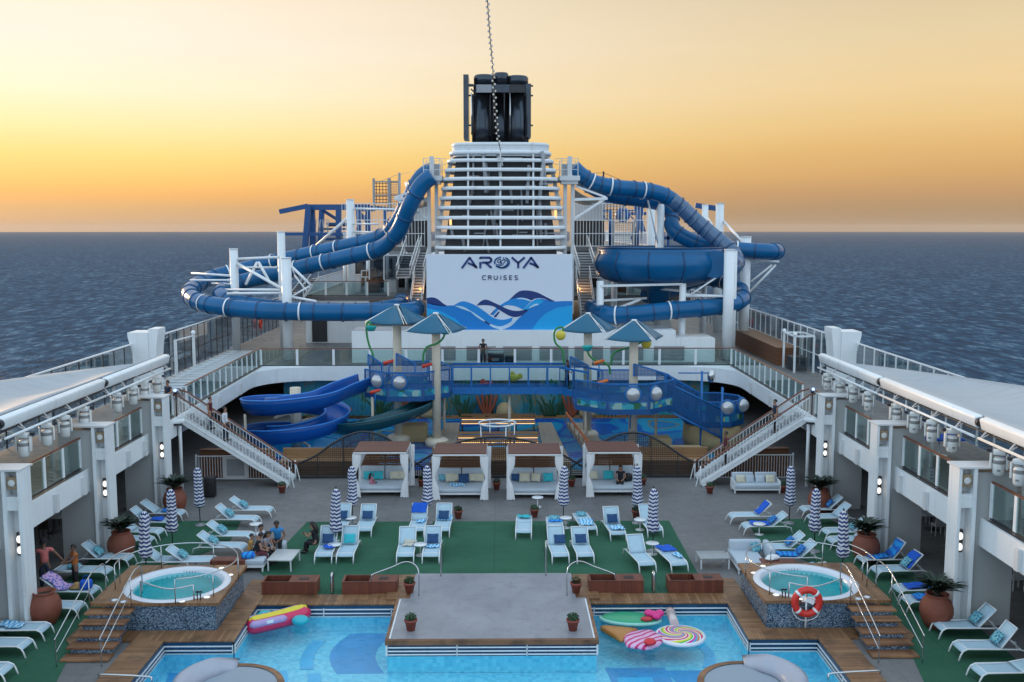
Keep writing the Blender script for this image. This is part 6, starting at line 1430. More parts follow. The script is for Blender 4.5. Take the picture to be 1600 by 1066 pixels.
for ch,S in (('C',[[(545,322),(515,322),(505,332),(505,360),(515,370),(545,370)]]),('R',[[(577,370),(577,322),(605,322),(614,332),(605,345),(577,345)],[(595,346),(614,370)]]),('U',[[(648,322),(648,360),(658,370),(678,370),(688,360),(688,322)]]),
  ('I',[[(731,322),(731,370)]]),('S',[[(800,322),(775,322),(766,330),(770,342),(795,350),(800,362),(792,370),(766,370)]]),('E',[[(868,322),(838,322),(838,370),(868,370)],[(838,346),(862,346)]]),('S',[[(938,322),(913,322),(904,330),(908,342),(933,350),(938,362),(930,370),(904,370)]])):
    letter('letter',S,mat('lettering_grey_navy',(.05,.07,.17),.4) if 'lettering_grey_navy' not in bpy.data.materials else bpy.data.materials['lettering_grey_navy'],.055)
# ---------------------------------------------------------------- funnel
YF=71.5; fx=D(782,390,YF)[0]
fn=thing('funnel','tall ship funnel with white louvre bands around a dark core','funnel',(fx,YF+3.5,11))
def rrect(hw,hd,cy,z,n=48,e=3.8):
    P=[]
    for k in range(n):
        a=2*PI*k/n; c,s_=math.cos(a),math.sin(a); q=(abs(c)**e+abs(s_)**e)**(-1/e); P.append((fx+hw*q*c,cy+hd*q*s_,z))
    return P
LV=[(223,157),(236,164),(249,172),(264,180),(278.5,187),(293.4,191),(309,197),(324.4,202),(340.4,205),(356,210),(371,211),(388,212)]
dpt=7.5
zl=[]
for i,(py,wpx) in enumerate(LV):
    hw=wpx*YF/F/2; z=D(782,py,YF)[2]; hd=dpt/2-(11-i)*.10; cy=YF+dpt/2; zl.append((z,hw,hd))
    PR=[(0,.05),(.02,.11),(.10,.14),(.26,.08),(.26,-.02),(.12,-.12),(.03,-.12),(0,-.05)]
    n=56; rings=[rrect(hw-q,hd-q,cy,z+dz,n) for q,dz in PR]; mb=MB(); m=len(PR)
    mb.add([p for r_ in rings for p in r_],[(i*n+k,i*n+(k+1)%n,((i+1)%m)*n+(k+1)%n,((i+1)%m)*n+k) for i in range(m) for k in range(n)],True)
    obj('louvre_band',mb,MT['white'],fn)
# top coaming
z0,hw,hd=zl[0]; cy=YF+dpt/2; mb=MB(); o1=rrect(hw,hd,cy,z0-.1); o2=rrect(hw-.15,hd-.15,cy,z0-.85); n=len(o1)
mb.add(o1+o2,[(k,(k+1)%n,n+(k+1)%n,n+k) for k in range(n)],True); obj('coaming',mb,MT['white'],fn)
mb=MB(); mb.add(rrect(hw-.3,hd-.3,cy,z0-.2),[tuple(range(48))]); obj('top_plate',mb,MT['dark'],fn)
# ribs and dark core
for px in(731,781.5,833):
    mb=MB()
    for (za,hwa,hda),(zb,hwb,hdb) in zip(zl,zl[1:]):
        k=(px-781.5)/106.*zl[-1][1]; mb.beam((fx+k,cy-hda+.3,za),(fx+k,cy-hdb+.3,zb),.13,.2)
    obj('rib',mb,MT['white2'],fn)
for sg in(-1,1):
    mb=MB()
    for (za,hwa,hda),(zb,hwb,hdb) in zip(zl[1:],zl[2:]): mb.beam((fx+sg*(hwa-.3),cy-hda+2.4,za),(fx+sg*(hwb-.3),cy-hdb+2.4,zb),.3,.08) 
    obj('corner_plate',mb,MT['white2'],fn)
mb=MB(); z1=zl[0][0]-.9; zb=zl[-1][0]-.6
mb.add([(fx-4.15,cy-2.4,zb),(fx+4.15,cy-2.4,zb),(fx+4.15,cy+3,zb),(fx-4.15,cy+3,zb),(fx-3.2,cy-1.9,z1),(fx+3.2,cy-1.9,z1),(fx+3.2,cy+2.6,z1),(fx-3.2,cy+2.6,z1)],[(3,2,1,0),(4,5,6,7),(0,1,5,4),(1,2,6,5),(2,3,7,6),(3,0,4,7)]); obj('inner_casing',mb,MT['dark'],fn)
rnd=random.Random(2); mb=MB()
for k in range(26):
    x=fx+rnd.uniform(-3.6,3.6); za=rnd.uniform(zb,z1-2); mb.tube([(x,cy-2.5-rnd.uniform(0,.5),za),(x+rnd.uniform(-.3,.3),cy-2.5,za+rnd.uniform(1,3))],rnd.uniform(.05,.16),8)
for k in range(14): x=fx+rnd.uniform(-3,3); zz=rnd.uniform(zb,z1); mb.beam((x,cy-2.7,zz),(x+rnd.uniform(.5,1.6),cy-2.7,zz),.07,.1)
obj('inner_pipework',mb,MT['grey'],fn)
for px,py in((704,345),(868,335)): mb=MB(); p=D(px,py,cy-2.75); mb.cbox(p,(.16,.1,.6)); obj('work_lamp',mb,MT['lampwarm'],fn)
mb=MB(); mb.box(fx-5.2,fx+5.2,YF-.3,YF+dpt+1,zl[-1][0]-1.5,zl[-1][0]-.75); obj('base_plate',mb,MT['dark'],fn)
# exhaust stack
ex=thing('exhaust_stack','dark blue cluster of exhaust pipes above the funnel','exhaust',(fx,cy,z0))
def zz_(py): return D(782,py,cy)[2]
zt_=zz_(150)
for px,rpx,py0,m in((754,13,150,'navy'),(809,13,150,'navy'),(782,16,153,'navy'),(770,10,150,'dark'),(797,10,150,'dark')):
    x=D(px,200,cy)[0]; r_=rpx*cy/F; yo=-.6 if px in(754,809) else .5; mb=MB(); mb.lathe([(r_,z0-1),(r_,zz_(py0))],(x,cy+yo,0),24); obj('pipe',mb,MT[m],ex)
mb=MB(); o1=rrect(41*cy/F,1.6,cy,zz_(149)); o2=rrect(41*cy/F,1.6,cy,zz_(137)); n=48; mb.add(o1+o2,[(k,(k+1)%n,n+(k+1)%n,n+k) for k in range(n)]+[tuple(range(n,2*n))]); obj('collar',mb,MT['navy'],ex)
for px,rpx,p0,p1,yo in((757,16,137,119,-.3),(808,17,137,119,.2),(783,11,138,115,-.2),(783,8,140,116,.8)):
    x=D(px,130,cy)[0]; r_=rpx*cy/F; za,zb_=zz_(p0),zz_(p1); mb=MB(); mb.lathe([(r_,za),(r_*1.02,zb_-.12),(r_*.9,zb_),(r_*.7,zb_),(r_*.68,zb_-.3),(.001,zb_-.3)],(x,cy+yo,0),24); obj('outlet',mb,MT['navy'],ex)
for px,p0,p1 in((729,120,219),(825,134,216)):
    x=D(px,170,cy)[0]; mb=MB(); mb.box(x-.19,x+.19,cy-1.1,cy+1.1,zz_(p1),zz_(p0)); mb.box(x-.05 if px>780 else x+.19,x+.05+(0 if px>780 else .5),cy-.9,cy-.8,zz_(p0+14),zz_(p0+18)); obj('side_plate',mb,MT['navy'],ex)
for s_ in(-1,1):
    mb=MB()
    for p in(137,152,198): mb.beam((fx+s_*1.4,cy-.9,zz_(p)),(fx+s_*2.4,cy-.9,zz_(p)),.08,.12)
    mb.beam((fx+s_*1.55,cy-1,zz_(155)),(fx+s_*2.15,cy-1,zz_(142)),.1); mb.tube([(fx+s_*2.0,cy-.85,z0-.4),(fx+s_*2.0,cy-.85,zz_(150))],.09,8); obj('bracing',mb,MT['dark'],ex)
for px,p0,p1 in((737,150,214),(766,152,216),(771,150,214),(797,150,214),(823,152,214),(788,150,200)):
    x=D(px,170,cy-1.4)[0]; mb=MB(); mb.tube([(x,cy-1.75,zz_(p1)),(x,cy-1.75,zz_(p0))],.045,8); obj('edge_pipe',mb,MT['steel' if px in(737,797) else 'dark'],ex)  # added thin uprights; the steel ones stand in for bright edges of the cylinders
for px in(757,808): x=D(px,150,cy)[0]; mb=MB(); mb.box(x-.55,x+.55,cy-1.9,cy-1.62,zz_(150),zz_(138)); obj('inspection_hatch',mb,MT['grey' if px<780 else 'dark'],ex)
# light garland hanging from the foremast to the funnel
gp=[Vector(D(782,236,YF-.3)),Vector(D(777,205,69)),Vector(D(773,150,66)),Vector(D(769,95,63)),Vector(D(765,50,60)),Vector(D(762,5,57)),Vector(D(759,-60,53)),Vector(D(756,-160,47))]
ga=thing('light_garland','string of small bulbs hanging from above down to the funnel front','light string',gp[0])
P=spline(gp,12); mb=MB(); mb.tube(P,.03,5); obj('cable',mb,MT['cable'],ga)
Q=resample(P,.33); bm_=MB(); bm_.ball((0,0,0),.06,(1,1,1.3),8,6); pb=None
for i,p in enumerate(Q[2:92]):
    if pb is None: pb=obj('bulb',bm_,mat('bulb_glass',(.75,.72,.66),.15)); pb.parent=ga; o=pb
    else: o=pb.copy(); COL.objects.link(o); o.parent=ga
    o.location=p-ga.location+Vector(((-1)**i*.07,0,-.05))
mb=MB(); p=Vector(D(782,248,YF-.35)); mb.tube([p+Vector((0,0,.8)),p,p+Vector((.15,-.1,-.5))],.05,6); mb.cbox(p,(.5,.2,.12)); obj('anchor',mb,MT['white2'],ga)
# ---------------------------------------------------------------- tube slides
def tubeslide(lb,L,r_,m,hoops=(),step=1.6,corr=None,m2=None,cut=None):
    P=resample(spline([D(*q) for q in L],10),.22); r=thing('tube_slide',lb,'water slide',P[len(P)//2],'enclosed tube slides')
    mb=MB(); c=len(P) if cut is None else int(len(P)*cut)
    def flanged(Pp):
        rr=[];k=int(step/.22)
        PP=[]
        for i,p in enumerate(Pp):
            PP.append(p); rr.append(r_)
            if i%k==k-1 and i<len(Pp)-1:
                d=(Pp[i+1]-p); PP+= [p+d*.3,p+d*.35,p+d*.65,p+d*.7]; rr+= [r_,r_*1.09,r_*1.09,r_]
        return PP,rr
    a,b=flanged(P[:c]); mb.tube(a,b,18,caps=True); obj('tube',mb,m,r)
    if c<len(P): mb=MB(); a,b=flanged(P[c-1:]); mb.tube(a,b,18); obj('smoked_tube',mb,m2,r)
    # dark seams
    k=int(step/.22)
    for i in range(k-1,len(P)-1,k): mb=MB(); d=P[i+1]-P[i]; mb.tube([P[i]+d*.28,P[i]+d*.72],r_*1.105,18,caps=False); obj('seam_ring',mb,MT['blueflange'],r)
    for h in hoops:
        i=min(len(P)-2,max(1,int(h*len(P)))); d=(P[i+1]-P[i-1]).normalized(); mb=MB(); mb.tube([P[i]-d*.06,P[i]+d*.06],r_*1.13,20,caps=False); obj('support_hoop',mb,MT['white'],r)
    return P
tubeslide('upper left blue tube slide that swings out over the sea and back',[(677,266,75.5),(664,272,75.8),(652,286,76),(640,310,76.5),(620,348,77.5),(596,370,79),(545,384,80.5),(480,398,82),(420,411,83),(372,423,83.2),(334,433,82),(306,446,79),(297,460,75.5),(310,471,72.5),(340,478,70.8),(400,485,69.9),(500,488,69.6),(600,488,69.7),(640,486,70.2),(653,480,73)],.62,MT['blueslide'],(.12,.23,.27,.345,.42,.80,.655,.70),2.1)
tubeslide('lower left blue tube slide that turns back inside the outer one',[(676,275,73.5),(658,290,73.6),(640,322,74),(622,362,75),(594,388,76.2),(540,402,77.2),(480,416,78.2),(420,431,79),(380,440,79),(356,449,78),(346,458,76),(354,468,74),(392,477,72.8),(460,484,72.5),(560,487,72.5),(618,480,73),(628,472,76)],.62,MT['blueslide'],(.2,.3,.36),2.1)
tubeslide('upper right blue tube slide that drops in smoked rings into the bowl',[(895,262,75.5),(908,274,75.6),(928,286,75.8),(960,293,76),(1000,297,76.5),(1034,304,77),(1062,322,77.3),(1090,348,77.3),(1116,370,77),(1138,388,76.5),(1150,405,75.6),(1146,417,74.2),(1128,417,73.2),(1100,413,72.6)],.62,MT['blueslide'],(.09,.17,.3),1.35,None,MT['greyslide'],.42)
tubeslide('second right blue tube slide that runs out over the sea behind the smoked one',[(900,272,78.5),(925,292,78.8),(960,306,79),(1005,312,79.5),(1036,320,80),(1049,336,80),(1049,350,79.7),(1058,364,79.3),(1085,378,79),(1120,386,78.8),(1160,391,78.6),(1198,393,78.4),(1212,393,79.5),(1210,393,81.5),(1185,394,83),(1150,402,83.5),(1120,418,82.5)],.62,MT['blueslide'],(.56,),1.75)
tubeslide('lower right blue tube slide that leaves the bowl and curves back across the front',[(1010,462,77.5),(1050,452,79.5),(1090,436,80),(1125,438,79),(1150,449,77),(1160,463,75),(1150,473,73),(1110,480,71.6),(1040,486,70.8),(980,492,70.6),(945,491,71.4),(925,480,74)],.62,MT['blueslide'],(.30,.72,.86),1.9)
# bowl
bc=D(1030,415,75.8); bw=thing('slide_bowl','big round blue slide bowl on white legs right of the funnel','slide bowl',bc)
def zb_(py,Y=71.2): return D(1030,py,Y)[2]
zt_=zb_(389,71.2); zbm=zb_(441,71.2)
mb=MB(); pf=[(4.0,zt_-.35),(4.45,zt_-.05),(4.62,zt_),(4.7,zt_-.02),(4.75,zt_-.22)]+[(4.6+.42*math.sin(PI*k/10),zt_-.22+(zbm+.25-zt_+.22)*k/10) for k in range(1,11)]+[(4.2,zbm+.0),(3.2,zbm-.35),(1.6,zbm-.75),(.9,zbm-1.0),(.75,zbm-2.0),(.001,zbm-2.0)]
mb.lathe([(q,z) for q,z in pf],(bc[0],bc[1],0),56); obj('shell',mb,MT['blueslide'],bw)
mb=MB(); 
for k in range(12):
    a=R(12+30*k); mb.tube([(bc[0]+(q+.02)*math.cos(a),bc[1]+(q+.02)*math.sin(a),z) for q,z in pf[4:16]],.05,6)
mb.tube([(bc[0]+4.68*math.cos(a),bc[1]+4.68*math.sin(a),zt_+.02) for a in [2*PI*k/60 for k in range(60)]],.07,6,closed=True); obj('seams',mb,MT['blueflange'],bw)
ent=spline([D(1100,413,72.6),D(1122,410,73.5),D(1145,405,75)],8)
mb=MB(); mb.tube([(bc[0]+3.4,bc[1]-3.9,(zt_+zbm)/2+.05),D(1122,413,72.9),D(1143,412,74.2)],[1.0,.85,.72],18); obj('entry_chute',mb,MT['blueslide'],bw)
for px,p0,p1,Y,rr in((938,437,494,72.0,.27),(1067,441,505,71.9,.25)):
    p=D(px,p0,Y); mb=MB(); mb.tube([(p[0],Y,ZU),(p[0],Y,p[2]-.1)],rr,16); obj('leg',mb,MT['white'],bw)
for px,Y in((960,80.5),(1100,80.5)): p=D(px,430,Y); mb=MB(); mb.tube([(p[0],Y,ZU),(p[0],Y,zbm-.1)],.25,14); obj('leg',mb,MT['white'],bw)
mb=MB(); 
for a,b,Ya,Yb in(((938,447),(1067,444),71.8,71.8),((938,470),(1010,466),72,74.5),((1067,460),(1140,463),71.9,71.6),((945,490),(1000,468),71.8,72.8),((1066,455),(1020,450),72,75)): mb.beam(D(*a,Ya),D(*b,Yb),.16)
obj('brace',mb,MT['white'],bw)
# slide support columns
def mast(lb,px,ptop,Y,r_,braces=()):
    p=D(px,ptop,Y); r=thing('slide_mast',lb,'slide mast',(p[0],Y,ZU),'white slide masts'); mb=MB(); mb.tube([(p[0],Y,ZU),(p[0],Y,p[2])],r_,18); mb.tube([(p[0],Y,p[2]-.03),(p[0],Y,p[2]+.03)],r_*1.08,18); obj('column',mb,MT['white'] ,r)
    for a,b,Ya,Yb,w in braces: mb=MB(); A=Vector(D(*a,Ya));B=Vector(D(*b,Yb)); mb.tube([A,B],w,8); obj('brace',mb,MT['white'],r)
mast('white slide mast nearest the left windscreen',365,389,76,.31,(((331,443),(362,444),78,76,.08),((366,405),(436,402),76,75,.10),((369,411),(442,452),76,72,.12),((300,427),(362,431),80,76,.09),((297,438),(362,438),77,76,.08)))
mast('tall white slide mast on the left with lattice braces',439,362,77.5,.30,(((402,410),(384,445),77,76,.11),((404,410),(422,442),77,76,.11),((366,418),(436,418),76,77.5,.08),((350,453),(445,453),75,72,.10),((355,459),(446,458),73,72,.10)))
mast('short thick white slide mast in front of the left tubes',447,403,71.3,.36,(((455,416),(486,446),71.3,71,.10),((455,464),(494,471),71.3,70,.09),((486,446),(455,464),71,71.3,.07),((460,430),(480,456),71.5,71,.06)))
mast('white slide mast before the blue rope course',547,312,84,.33,(((546,338),(490,388),84,86,.13),((551,350),(592,350),84,79,.07),((551,362),(604,364),84,78,.08),((552,326),(640,328),84,80,.09)))
mast('tall white slide mast in front of the bowl on the right',1140,390,71.0,.38,(((1125,430),(1080,460),72,71.5,.07),((1138,463),(1070,463),71,71.8,.08)))
mast('white slide mast by the right windscreen',1166,370,79,.40,(((1172,406),(1217,409),79,79,.09),((1174,440),(1206,414),79,79,.08),((1172,456),(1212,414),79,79,.09),((1182,412),(1190,400),79,79,.06)))
mast('white slide mast behind the smoked slide',1032,313,79.5,.33,(((1020,300),(1032,318),77,79.5,.08),((1012,312),(1030,390),78,79.5,.07)))
mast('cream lit slide mast left of the smoked slide',1018,325,84,.33)
mast('white mast at the aft right edge against the sky',1125,318,90,.37,(((1130,345),(1160,378),90,84,.11),((1106,340),(1120,362),92,90,.07)))
mast('short white mast behind the upper right slide',1102,320,95,.30)
mast('white mast behind the right windscreen end',1148,392,72.3,.2)
# funnel-side portal frames with slide start platforms
for sg,px,pb in((-1,676,398),(1,889,398)):
    s_='left' if sg<0 else 'right'; Y=74.5
    r=thing('slide_tower','grey white portal tower at the %s of the funnel where the tube slides start'%s_,'slide tower',D(px,pb,Y),'slide start towers')
    x=D(px,300,Y)[0]; zp=D(px,283,Y)[2]
    for dx in(-.28,.28):
        mb=MB(); mb.box(x+dx-.13,x+dx+.13,Y-.15,Y+.15,ZU+3,zp); obj('upright',mb,MT['white2'],r)
    mb=MB(); mb.box(x-.75,x+.75,Y-.9,Y+2.2,zp,zp+.35); mb.box(x-.62,x+.62,Y-.7,Y+.4,zp-.25,zp-.002); obj('platform',mb,MT['white2'],r)
    for yy in(Y-.8,Y+2.0):
        mb=MB()
        for dx in(-.6,.0,.6): mb.beam((x+dx,yy,zp+.35),(x+dx,yy,zp+1.62),.06)
        for h in(.8,1.2,1.6): mb.beam((x-.6,yy,zp+h),(x+.6,yy,zp+h),.04)
        if yy<Y:
            mb.box(x-.16,x+.16,Y-.85,Y-.6,zp+.35,zp+1.75)
            for h in(.8,1.2,1.6): mb.beam((x,Y-.8,zp+h),(fx+sg*4.0,Y-.4,zp+h),.04)
        obj('guard_rail',mb,MT['white2'],r)
    mb=MB(); mb.box(x-.5,x+.5,Y+.6,Y+1.8,zp+.36,zp+1.3); obj('start_box',mb,MT['grey'],r)
    mb=MB(); mb.box(*sorted((x+sg*.6,x-sg*1.8)),Y-.2,Y+2.2,zp-.05,zp-.003); obj('walkway',mb,MT['grey'],r)
    mb=MB()
    mb.beam((x+sg*.3,Y,D(px,312,Y)[2]),(x+sg*2.9,Y+.5,D(px,310,Y)[2]),.2); mb.beam((x+sg*.3,Y,D(px,343,Y)[2]),(x+sg*2.7,Y+.5,D(px,311,Y)[2]),.16); mb.beam((x+sg*.5,Y,D(px,291,Y)[2]),(x+sg*2.8,Y+.5,D(px,308,Y)[2]),.14)
    obj('bracket_truss',mb,MT['white'],r)
# aft decks ----------------------------------------------------------------------
YD=81.5; zA=D(520,463,YD)[2]; zC=D(600,386,90)[2]
mb=MB(); mb.box(-15.9,15.9,YD,132,zA-.35,zA); obj('aft_deck',mb,MT['deck'],kind='structure')
mb=MB(); mb.box(-14,14,90,132,zC-.4,zC); obj('sports_deck',mb,MT['deck'],kind='structure')
def house(lb,x0,x1,y0,y1,z0,z1,door=None,wins=(),m='white'):
    r=thing('aft_house',lb,'deckhouse',((x0+x1)/2,y0,z0),'aft deckhouses'); mb=MB(); mb.box(x0,x1,y0,y1,z0,z1); obj('wall',mb,MT[m],r)
    if door:
        a,b,h=door; mb=MB(); mb.box(a,b,y0-.05,y0-.005,z0+.08,z0+h); d_=obj('door',mb,MT['dark'],r); mb=MB(); mb.beam((a,y0-.03,z0),(a,y0-.03,z0+h+.1),.1); mb.beam((b,y0-.03,z0),(b,y0-.03,z0+h+.1),.1); mb.beam((a,y0-.03,z0+h+.05),(b,y0-.03,z0+h+.05),.1); obj('door_frame',mb,MT['white2'],d_)
    for a,b,c,d in wins: mb=MB(); mb.box(a,b,y0-.04,y0-.004,z0+c,z0+d); obj('window',mb,MT['smokeglass'],r)
    return r
x0=D(477,500,YD)[0];x1=D(577,500,YD)[0]; house('white aft deckhouse with a dark door, left of the banner',x0,x1,YD+.1,90,ZU,zA-.36,(D(486,500,YD)[0],D(512,500,YD)[0],2.0))
house('white aft deckhouse wall right of the slide bowl legs',9.0,14.6,YD+1.5,90,ZU,zA-.36)
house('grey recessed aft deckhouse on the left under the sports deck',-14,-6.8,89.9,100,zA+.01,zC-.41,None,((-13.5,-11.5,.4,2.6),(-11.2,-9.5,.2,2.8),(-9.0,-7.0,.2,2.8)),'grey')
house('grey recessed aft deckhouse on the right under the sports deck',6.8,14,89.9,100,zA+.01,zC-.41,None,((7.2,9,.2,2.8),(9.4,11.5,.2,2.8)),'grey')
house('solid lobby block coloured as dark shade at the head of the left aft stairs',D(633,360,92)[0],D(668,360,92)[0],92,97,zC+.01,D(650,345,92)[2],None,(),'dark')  # closed blocks; the shade inside the lobby openings is put into their colour
house('solid lobby block coloured as dark shade at the head of the right aft stairs',D(896,360,92)[0],D(944,360,92)[0],92,97,zC+.01,D(920,345,92)[2],None,(),'dark')
house('central casing behind the funnel',-5.6,5.6,80,100,ZU,zC-.41,None,(),'white2')
def barfence(lb,pts,z0,h,step,m='white',mid=()):
    r=thing('bar_railing',lb,'railing',(pts[0][0],pts[0][1],z0),'aft bar railings')
    mb=MB()
    for a,b in zip(pts,pts[1:]):
        A=Vector((*a,z0));B=Vector((*b,z0)); n=max(1,int((B-A).length/step))
        for k in range(n+1): p=A.lerp(B,k/n); mb.beam(p,p+Vector((0,0,h)),.04)
    obj('bars',mb,MT[m],r); mb=MB()
    for a,b in zip(pts,pts[1:]):
        for hh in (h,.08)+tuple(mid): mb.beam((*a,z0+hh),(*b,z0+hh),.06)
    obj('rails',mb,MT[m],r)
for sg,lb in((-1,'left'),(1,'right')):
    r=thing('glass_balustrade','glass balustrade along the front of the aft deck, %s of the funnel'%lb,'railing',(sg*12,YD,zA),'aft balustrades')
    a,b=sorted((sg*15.8,sg*9.0)); balustrade(r,[(a,YD+.1),(b,YD+.1)],zA,1.2,1.55)
    barfence('white bar railing along the aft deck edge on the %s'%lb,[(sg*15.8,YD+.1),(sg*15.8,125)],zA,1.25,.45)
    barfence('tall white bar railing along the sports deck front, %s half'%lb,[(sg*14,90.1),(sg*6.6,90.1)],zC,D(560,318,90)[2]-zC,.28,'white',(1.2,2.4,))
    barfence('white bar railing down the %s edge of the sports deck'%lb,[(sg*14,90.1),(sg*14,130)],zC,1.3,.5)
# flights of steps on both sides of the funnel
def flight(lb,pxa,pxb,Y0,Y1,z0,z1,m='grey'):
    x0=D(pxa,420,(Y0+Y1)/2)[0];x1=D(pxb,420,(Y0+Y1)/2)[0]; r=thing('aft_staircase',lb,'staircase',((x0+x1)/2,Y0,z0),'aft staircases'); n=max(4,int((z1-z0)/.2)); mb=MB()
    for k in range(n): mb.box(x0,x1,Y0+(Y1-Y0)*k/n,Y0+(Y1-Y0)*(k+1)/n+.02,z0+(z1-z0)*k/n,z0+(z1-z0)*(k+1)/n-.06)
    obj('risers',mb,MT['white2'],r); mb=MB()
    for k in range(n): mb.box(x0,x1,Y0+(Y1-Y0)*k/n-.03,Y0+(Y1-Y0)*(k+1)/n,z0+(z1-z0)*(k+1)/n-.055,z0+(z1-z0)*(k+1)/n)
    obj('treads',mb,MT['dark'],r)
    for x in(x0,x1):
        mb=MB(); mb.beam((x,Y0,z0+1.0),(x,Y1,z1+1.0),.07); mb.beam((x,Y0,z0+.15),(x,Y1,z1+.15),.06,.25)
        for k in range(9): y=Y0+(Y1-Y0)*k/8; z=z0+(z1-z0)*k/8; mb.beam((x,y,z),(x,y,z+1.0),.05)
        obj('handrail',mb,MT['white2'],r)
zq=D(652,435,82)[2]
flight('lower left flight of steps beside the banner wall',643,660,76,81.9,ZU+2.2,zq); flight('upper left flight of steps beside the funnel',652,668,82,91.8,zq,zC); flight('left side flight of steps with grey treads',628,648,82.2,91.8,zq,zC)
flight('lower right flight of steps beside the banner wall',904,926,76,81.9,ZU+2.2,zq); flight('upper right flight of steps behind the slide bowl',899,925,82,91.8,zq,zC)
for px,Y,lb in((657,80,'left'),(905,80,'right')):
    p=D(px,452,Y); mb=MB(); mb.ball(p,.14); one('stair_lamp',mb,MT['lampwarm'],p,'small orange lamp lighting the lower %s steps by the banner'%lb,'lamp','orange step lamps')
    ld=bpy.data.lights.new('stair_lamp_light','POINT'); ld.energy=28; ld.color=(1,.5,.2); ld.shadow_soft_size=.15; lo_=bpy.data.objects.new('stair_lamp_light',ld); COL.objects.link(lo_); lo_.location=(p[0],p[1]-.5,p[2]+.3)
# white frame at the left aft deck, lifeguard chair
fr=thing('glass_shelter','white framed glass shelter left of the aft stairs','shelter',D(610,440,85)); mb=MB()
for px in(577,600,622,644): a=D(px,399,85);b=D(px,437,85); mb.beam(a,b,.11)
mb.beam(D(577,399,85),D(644,399,85),.11); obj('frame',mb,MT['white'],fr); mb=MB(); A=D(578,400,85.02);B=D(643,436,85.02); mb.add([(A[0],85.02,A[2]),(B[0],85.02,A[2]),(B[0],85.02,B[2]),(A[0],85.02,B[2])],[(0,1,2,3)]); obj('glass_panel',mb,MT['smokeglass'],fr)
fr=thing('white_seat_frame','small white square frame on a post beside the shelter','frame',D(571,440,83)); mb=MB(); 
for a,b in(((565,423),(577,423)),((577,423),(577,433)),((577,433),(565,433)),((565,433),(565,423)),((571,433),(571,464))): mb.beam(D(*a,83),D(*b,83),.09)
obj('frame',mb,MT['white'],fr)
# blue rope course steelwork on the left and right aft
def steel(lb,segs,m='bluesteel2'):
    p=D(*segs[0][0],segs[0][2]); r=thing('rope_course',lb,'rope course',p,'rope course steelwork')
    for a,b,Ya,w in segs: mb=MB(); mb.beam(D(*a,Ya),D(*b,Ya+(.0)),w); obj('beam',mb,MT[m],r)
    return r
rc=steel('blue steel rope course towering over the left aft deck',[((437,331),(481,322),98,.45),((480,324),(578,324),98,.55),((578,324),(640,330),100,.35),((482,322),(476,392),97,.5),((487,322),(490,395),98.5,.55),((503,326),(500,392),103,.5),((529,324),(529,385),98,.5),((561,324),(561,365),98,.45),((575,324),(575,365),98,.45),((503,328),(530,345),99,.3),((560,330),(578,352),98,.3),((446,366),(545,366),97,.28),((500,358),(545,358),100,.2),((500,374),(545,374),100,.25),((510,350),(545,350),103,.2)])
mb=MB(); a=D(513,348,104);b=D(545,354,104); mb.box(a[0],b[0],104,106,b[2],a[2]); obj('dark_platform',mb,MT['dark'],rc)
mb=MB()
for k in range(9): px=488+k*3.2; mb.beam(D(px,343,99),D(px+(2.5 if k%2 else -2.5),368,99),.07)
obj('ropes',mb,MT['curtain'],rc)
rc=steel('blue steel rope course behind the slide bowl on the right',[((990,318),(1060,322),98,.45),((1086,321),(1120,326),100,.5),((994,322),(1012,388),97,.45),((1003,322),(990,388),97,.4),((1020,322),(1020,388),99,.3),((972,334),(1010,334),101,.3),((940,317),(990,316),101,.35),((1045,322),(1043,388),99,.3),((985,372),(1060,372),99,.3)])
mb=MB(); c=D(973,336,100); mb.ball(c,.75,(1,.7,1),14,10); obj('globe',mb,MT['bluesteel'],rc)
# cargo nets between posts, sails
def netframe(lb,x0,x1,y0,y1,Y,dark=True):
    a=D(x0,y0,Y);b=D(x1,y1,Y); r=thing('cargo_net',lb,'cargo net',(a[0],Y,b[2]),'cargo nets'); mb=MB()
    for x in(a[0],b[0]): mb.beam((x,Y,b[2]),(x,Y,a[2]+.3),.22)
    mb.beam((a[0],Y,a[2]),(b[0],Y,a[2]),.12); mb.beam((a[0],Y,(a[2]+b[2])/2),(b[0],Y,(a[2]+b[2])/2),.12); obj('frame',mb,MT['grey'],r)
    mb=MB(); mb.add([(a[0],Y+.05,b[2]),(b[0],Y+.05,b[2]),(b[0],Y+.05,a[2]),(a[0],Y+.05,a[2])],[(0,1,2,3)]); obj('net',mb,MT['cargonet'] if dark else MT['finenet'],r)
MT['finenet']=m_net('pale_fine_net',(.4,.36,.34),.2,.22)
netframe('dark cargo net between grey posts, left of the funnel',584,608,284,326,94); netframe('pale fine net between posts right of the dark cargo net',609,624,284,326,94.5,False)
netframe('dark net behind the upper right slide',944,975,300,345,96); netframe('pale bar screen under the upper right slide',958,990,348,386,92,False)
mb=MB(); mb.tube([D(624,386,94),D(624,270,94)],.12,8); mb.tube([D(624,273,94),D(668,262,80)],.02,5); mb.tube([D(624,272,94),D(590,285,94)],.02,5); one('flag_mast',mb,MT['grey'],D(624,386,94),'thin grey mast with stay wires left of the funnel','mast')
mb=MB(); mb.tube([D(943,300,88),D(943,268,88)],.08,8); mb.tube([D(943,270,88),D(908,272,80)],.02,5); mb.tube([D(943,270,88),D(995,292,92)],.02,5); mb.beam(D(955,285,88),D(984,285,88),.2); one('antenna',mb,MT['dark'],D(943,300,88),'short dark antenna above the upper right slide','antenna')
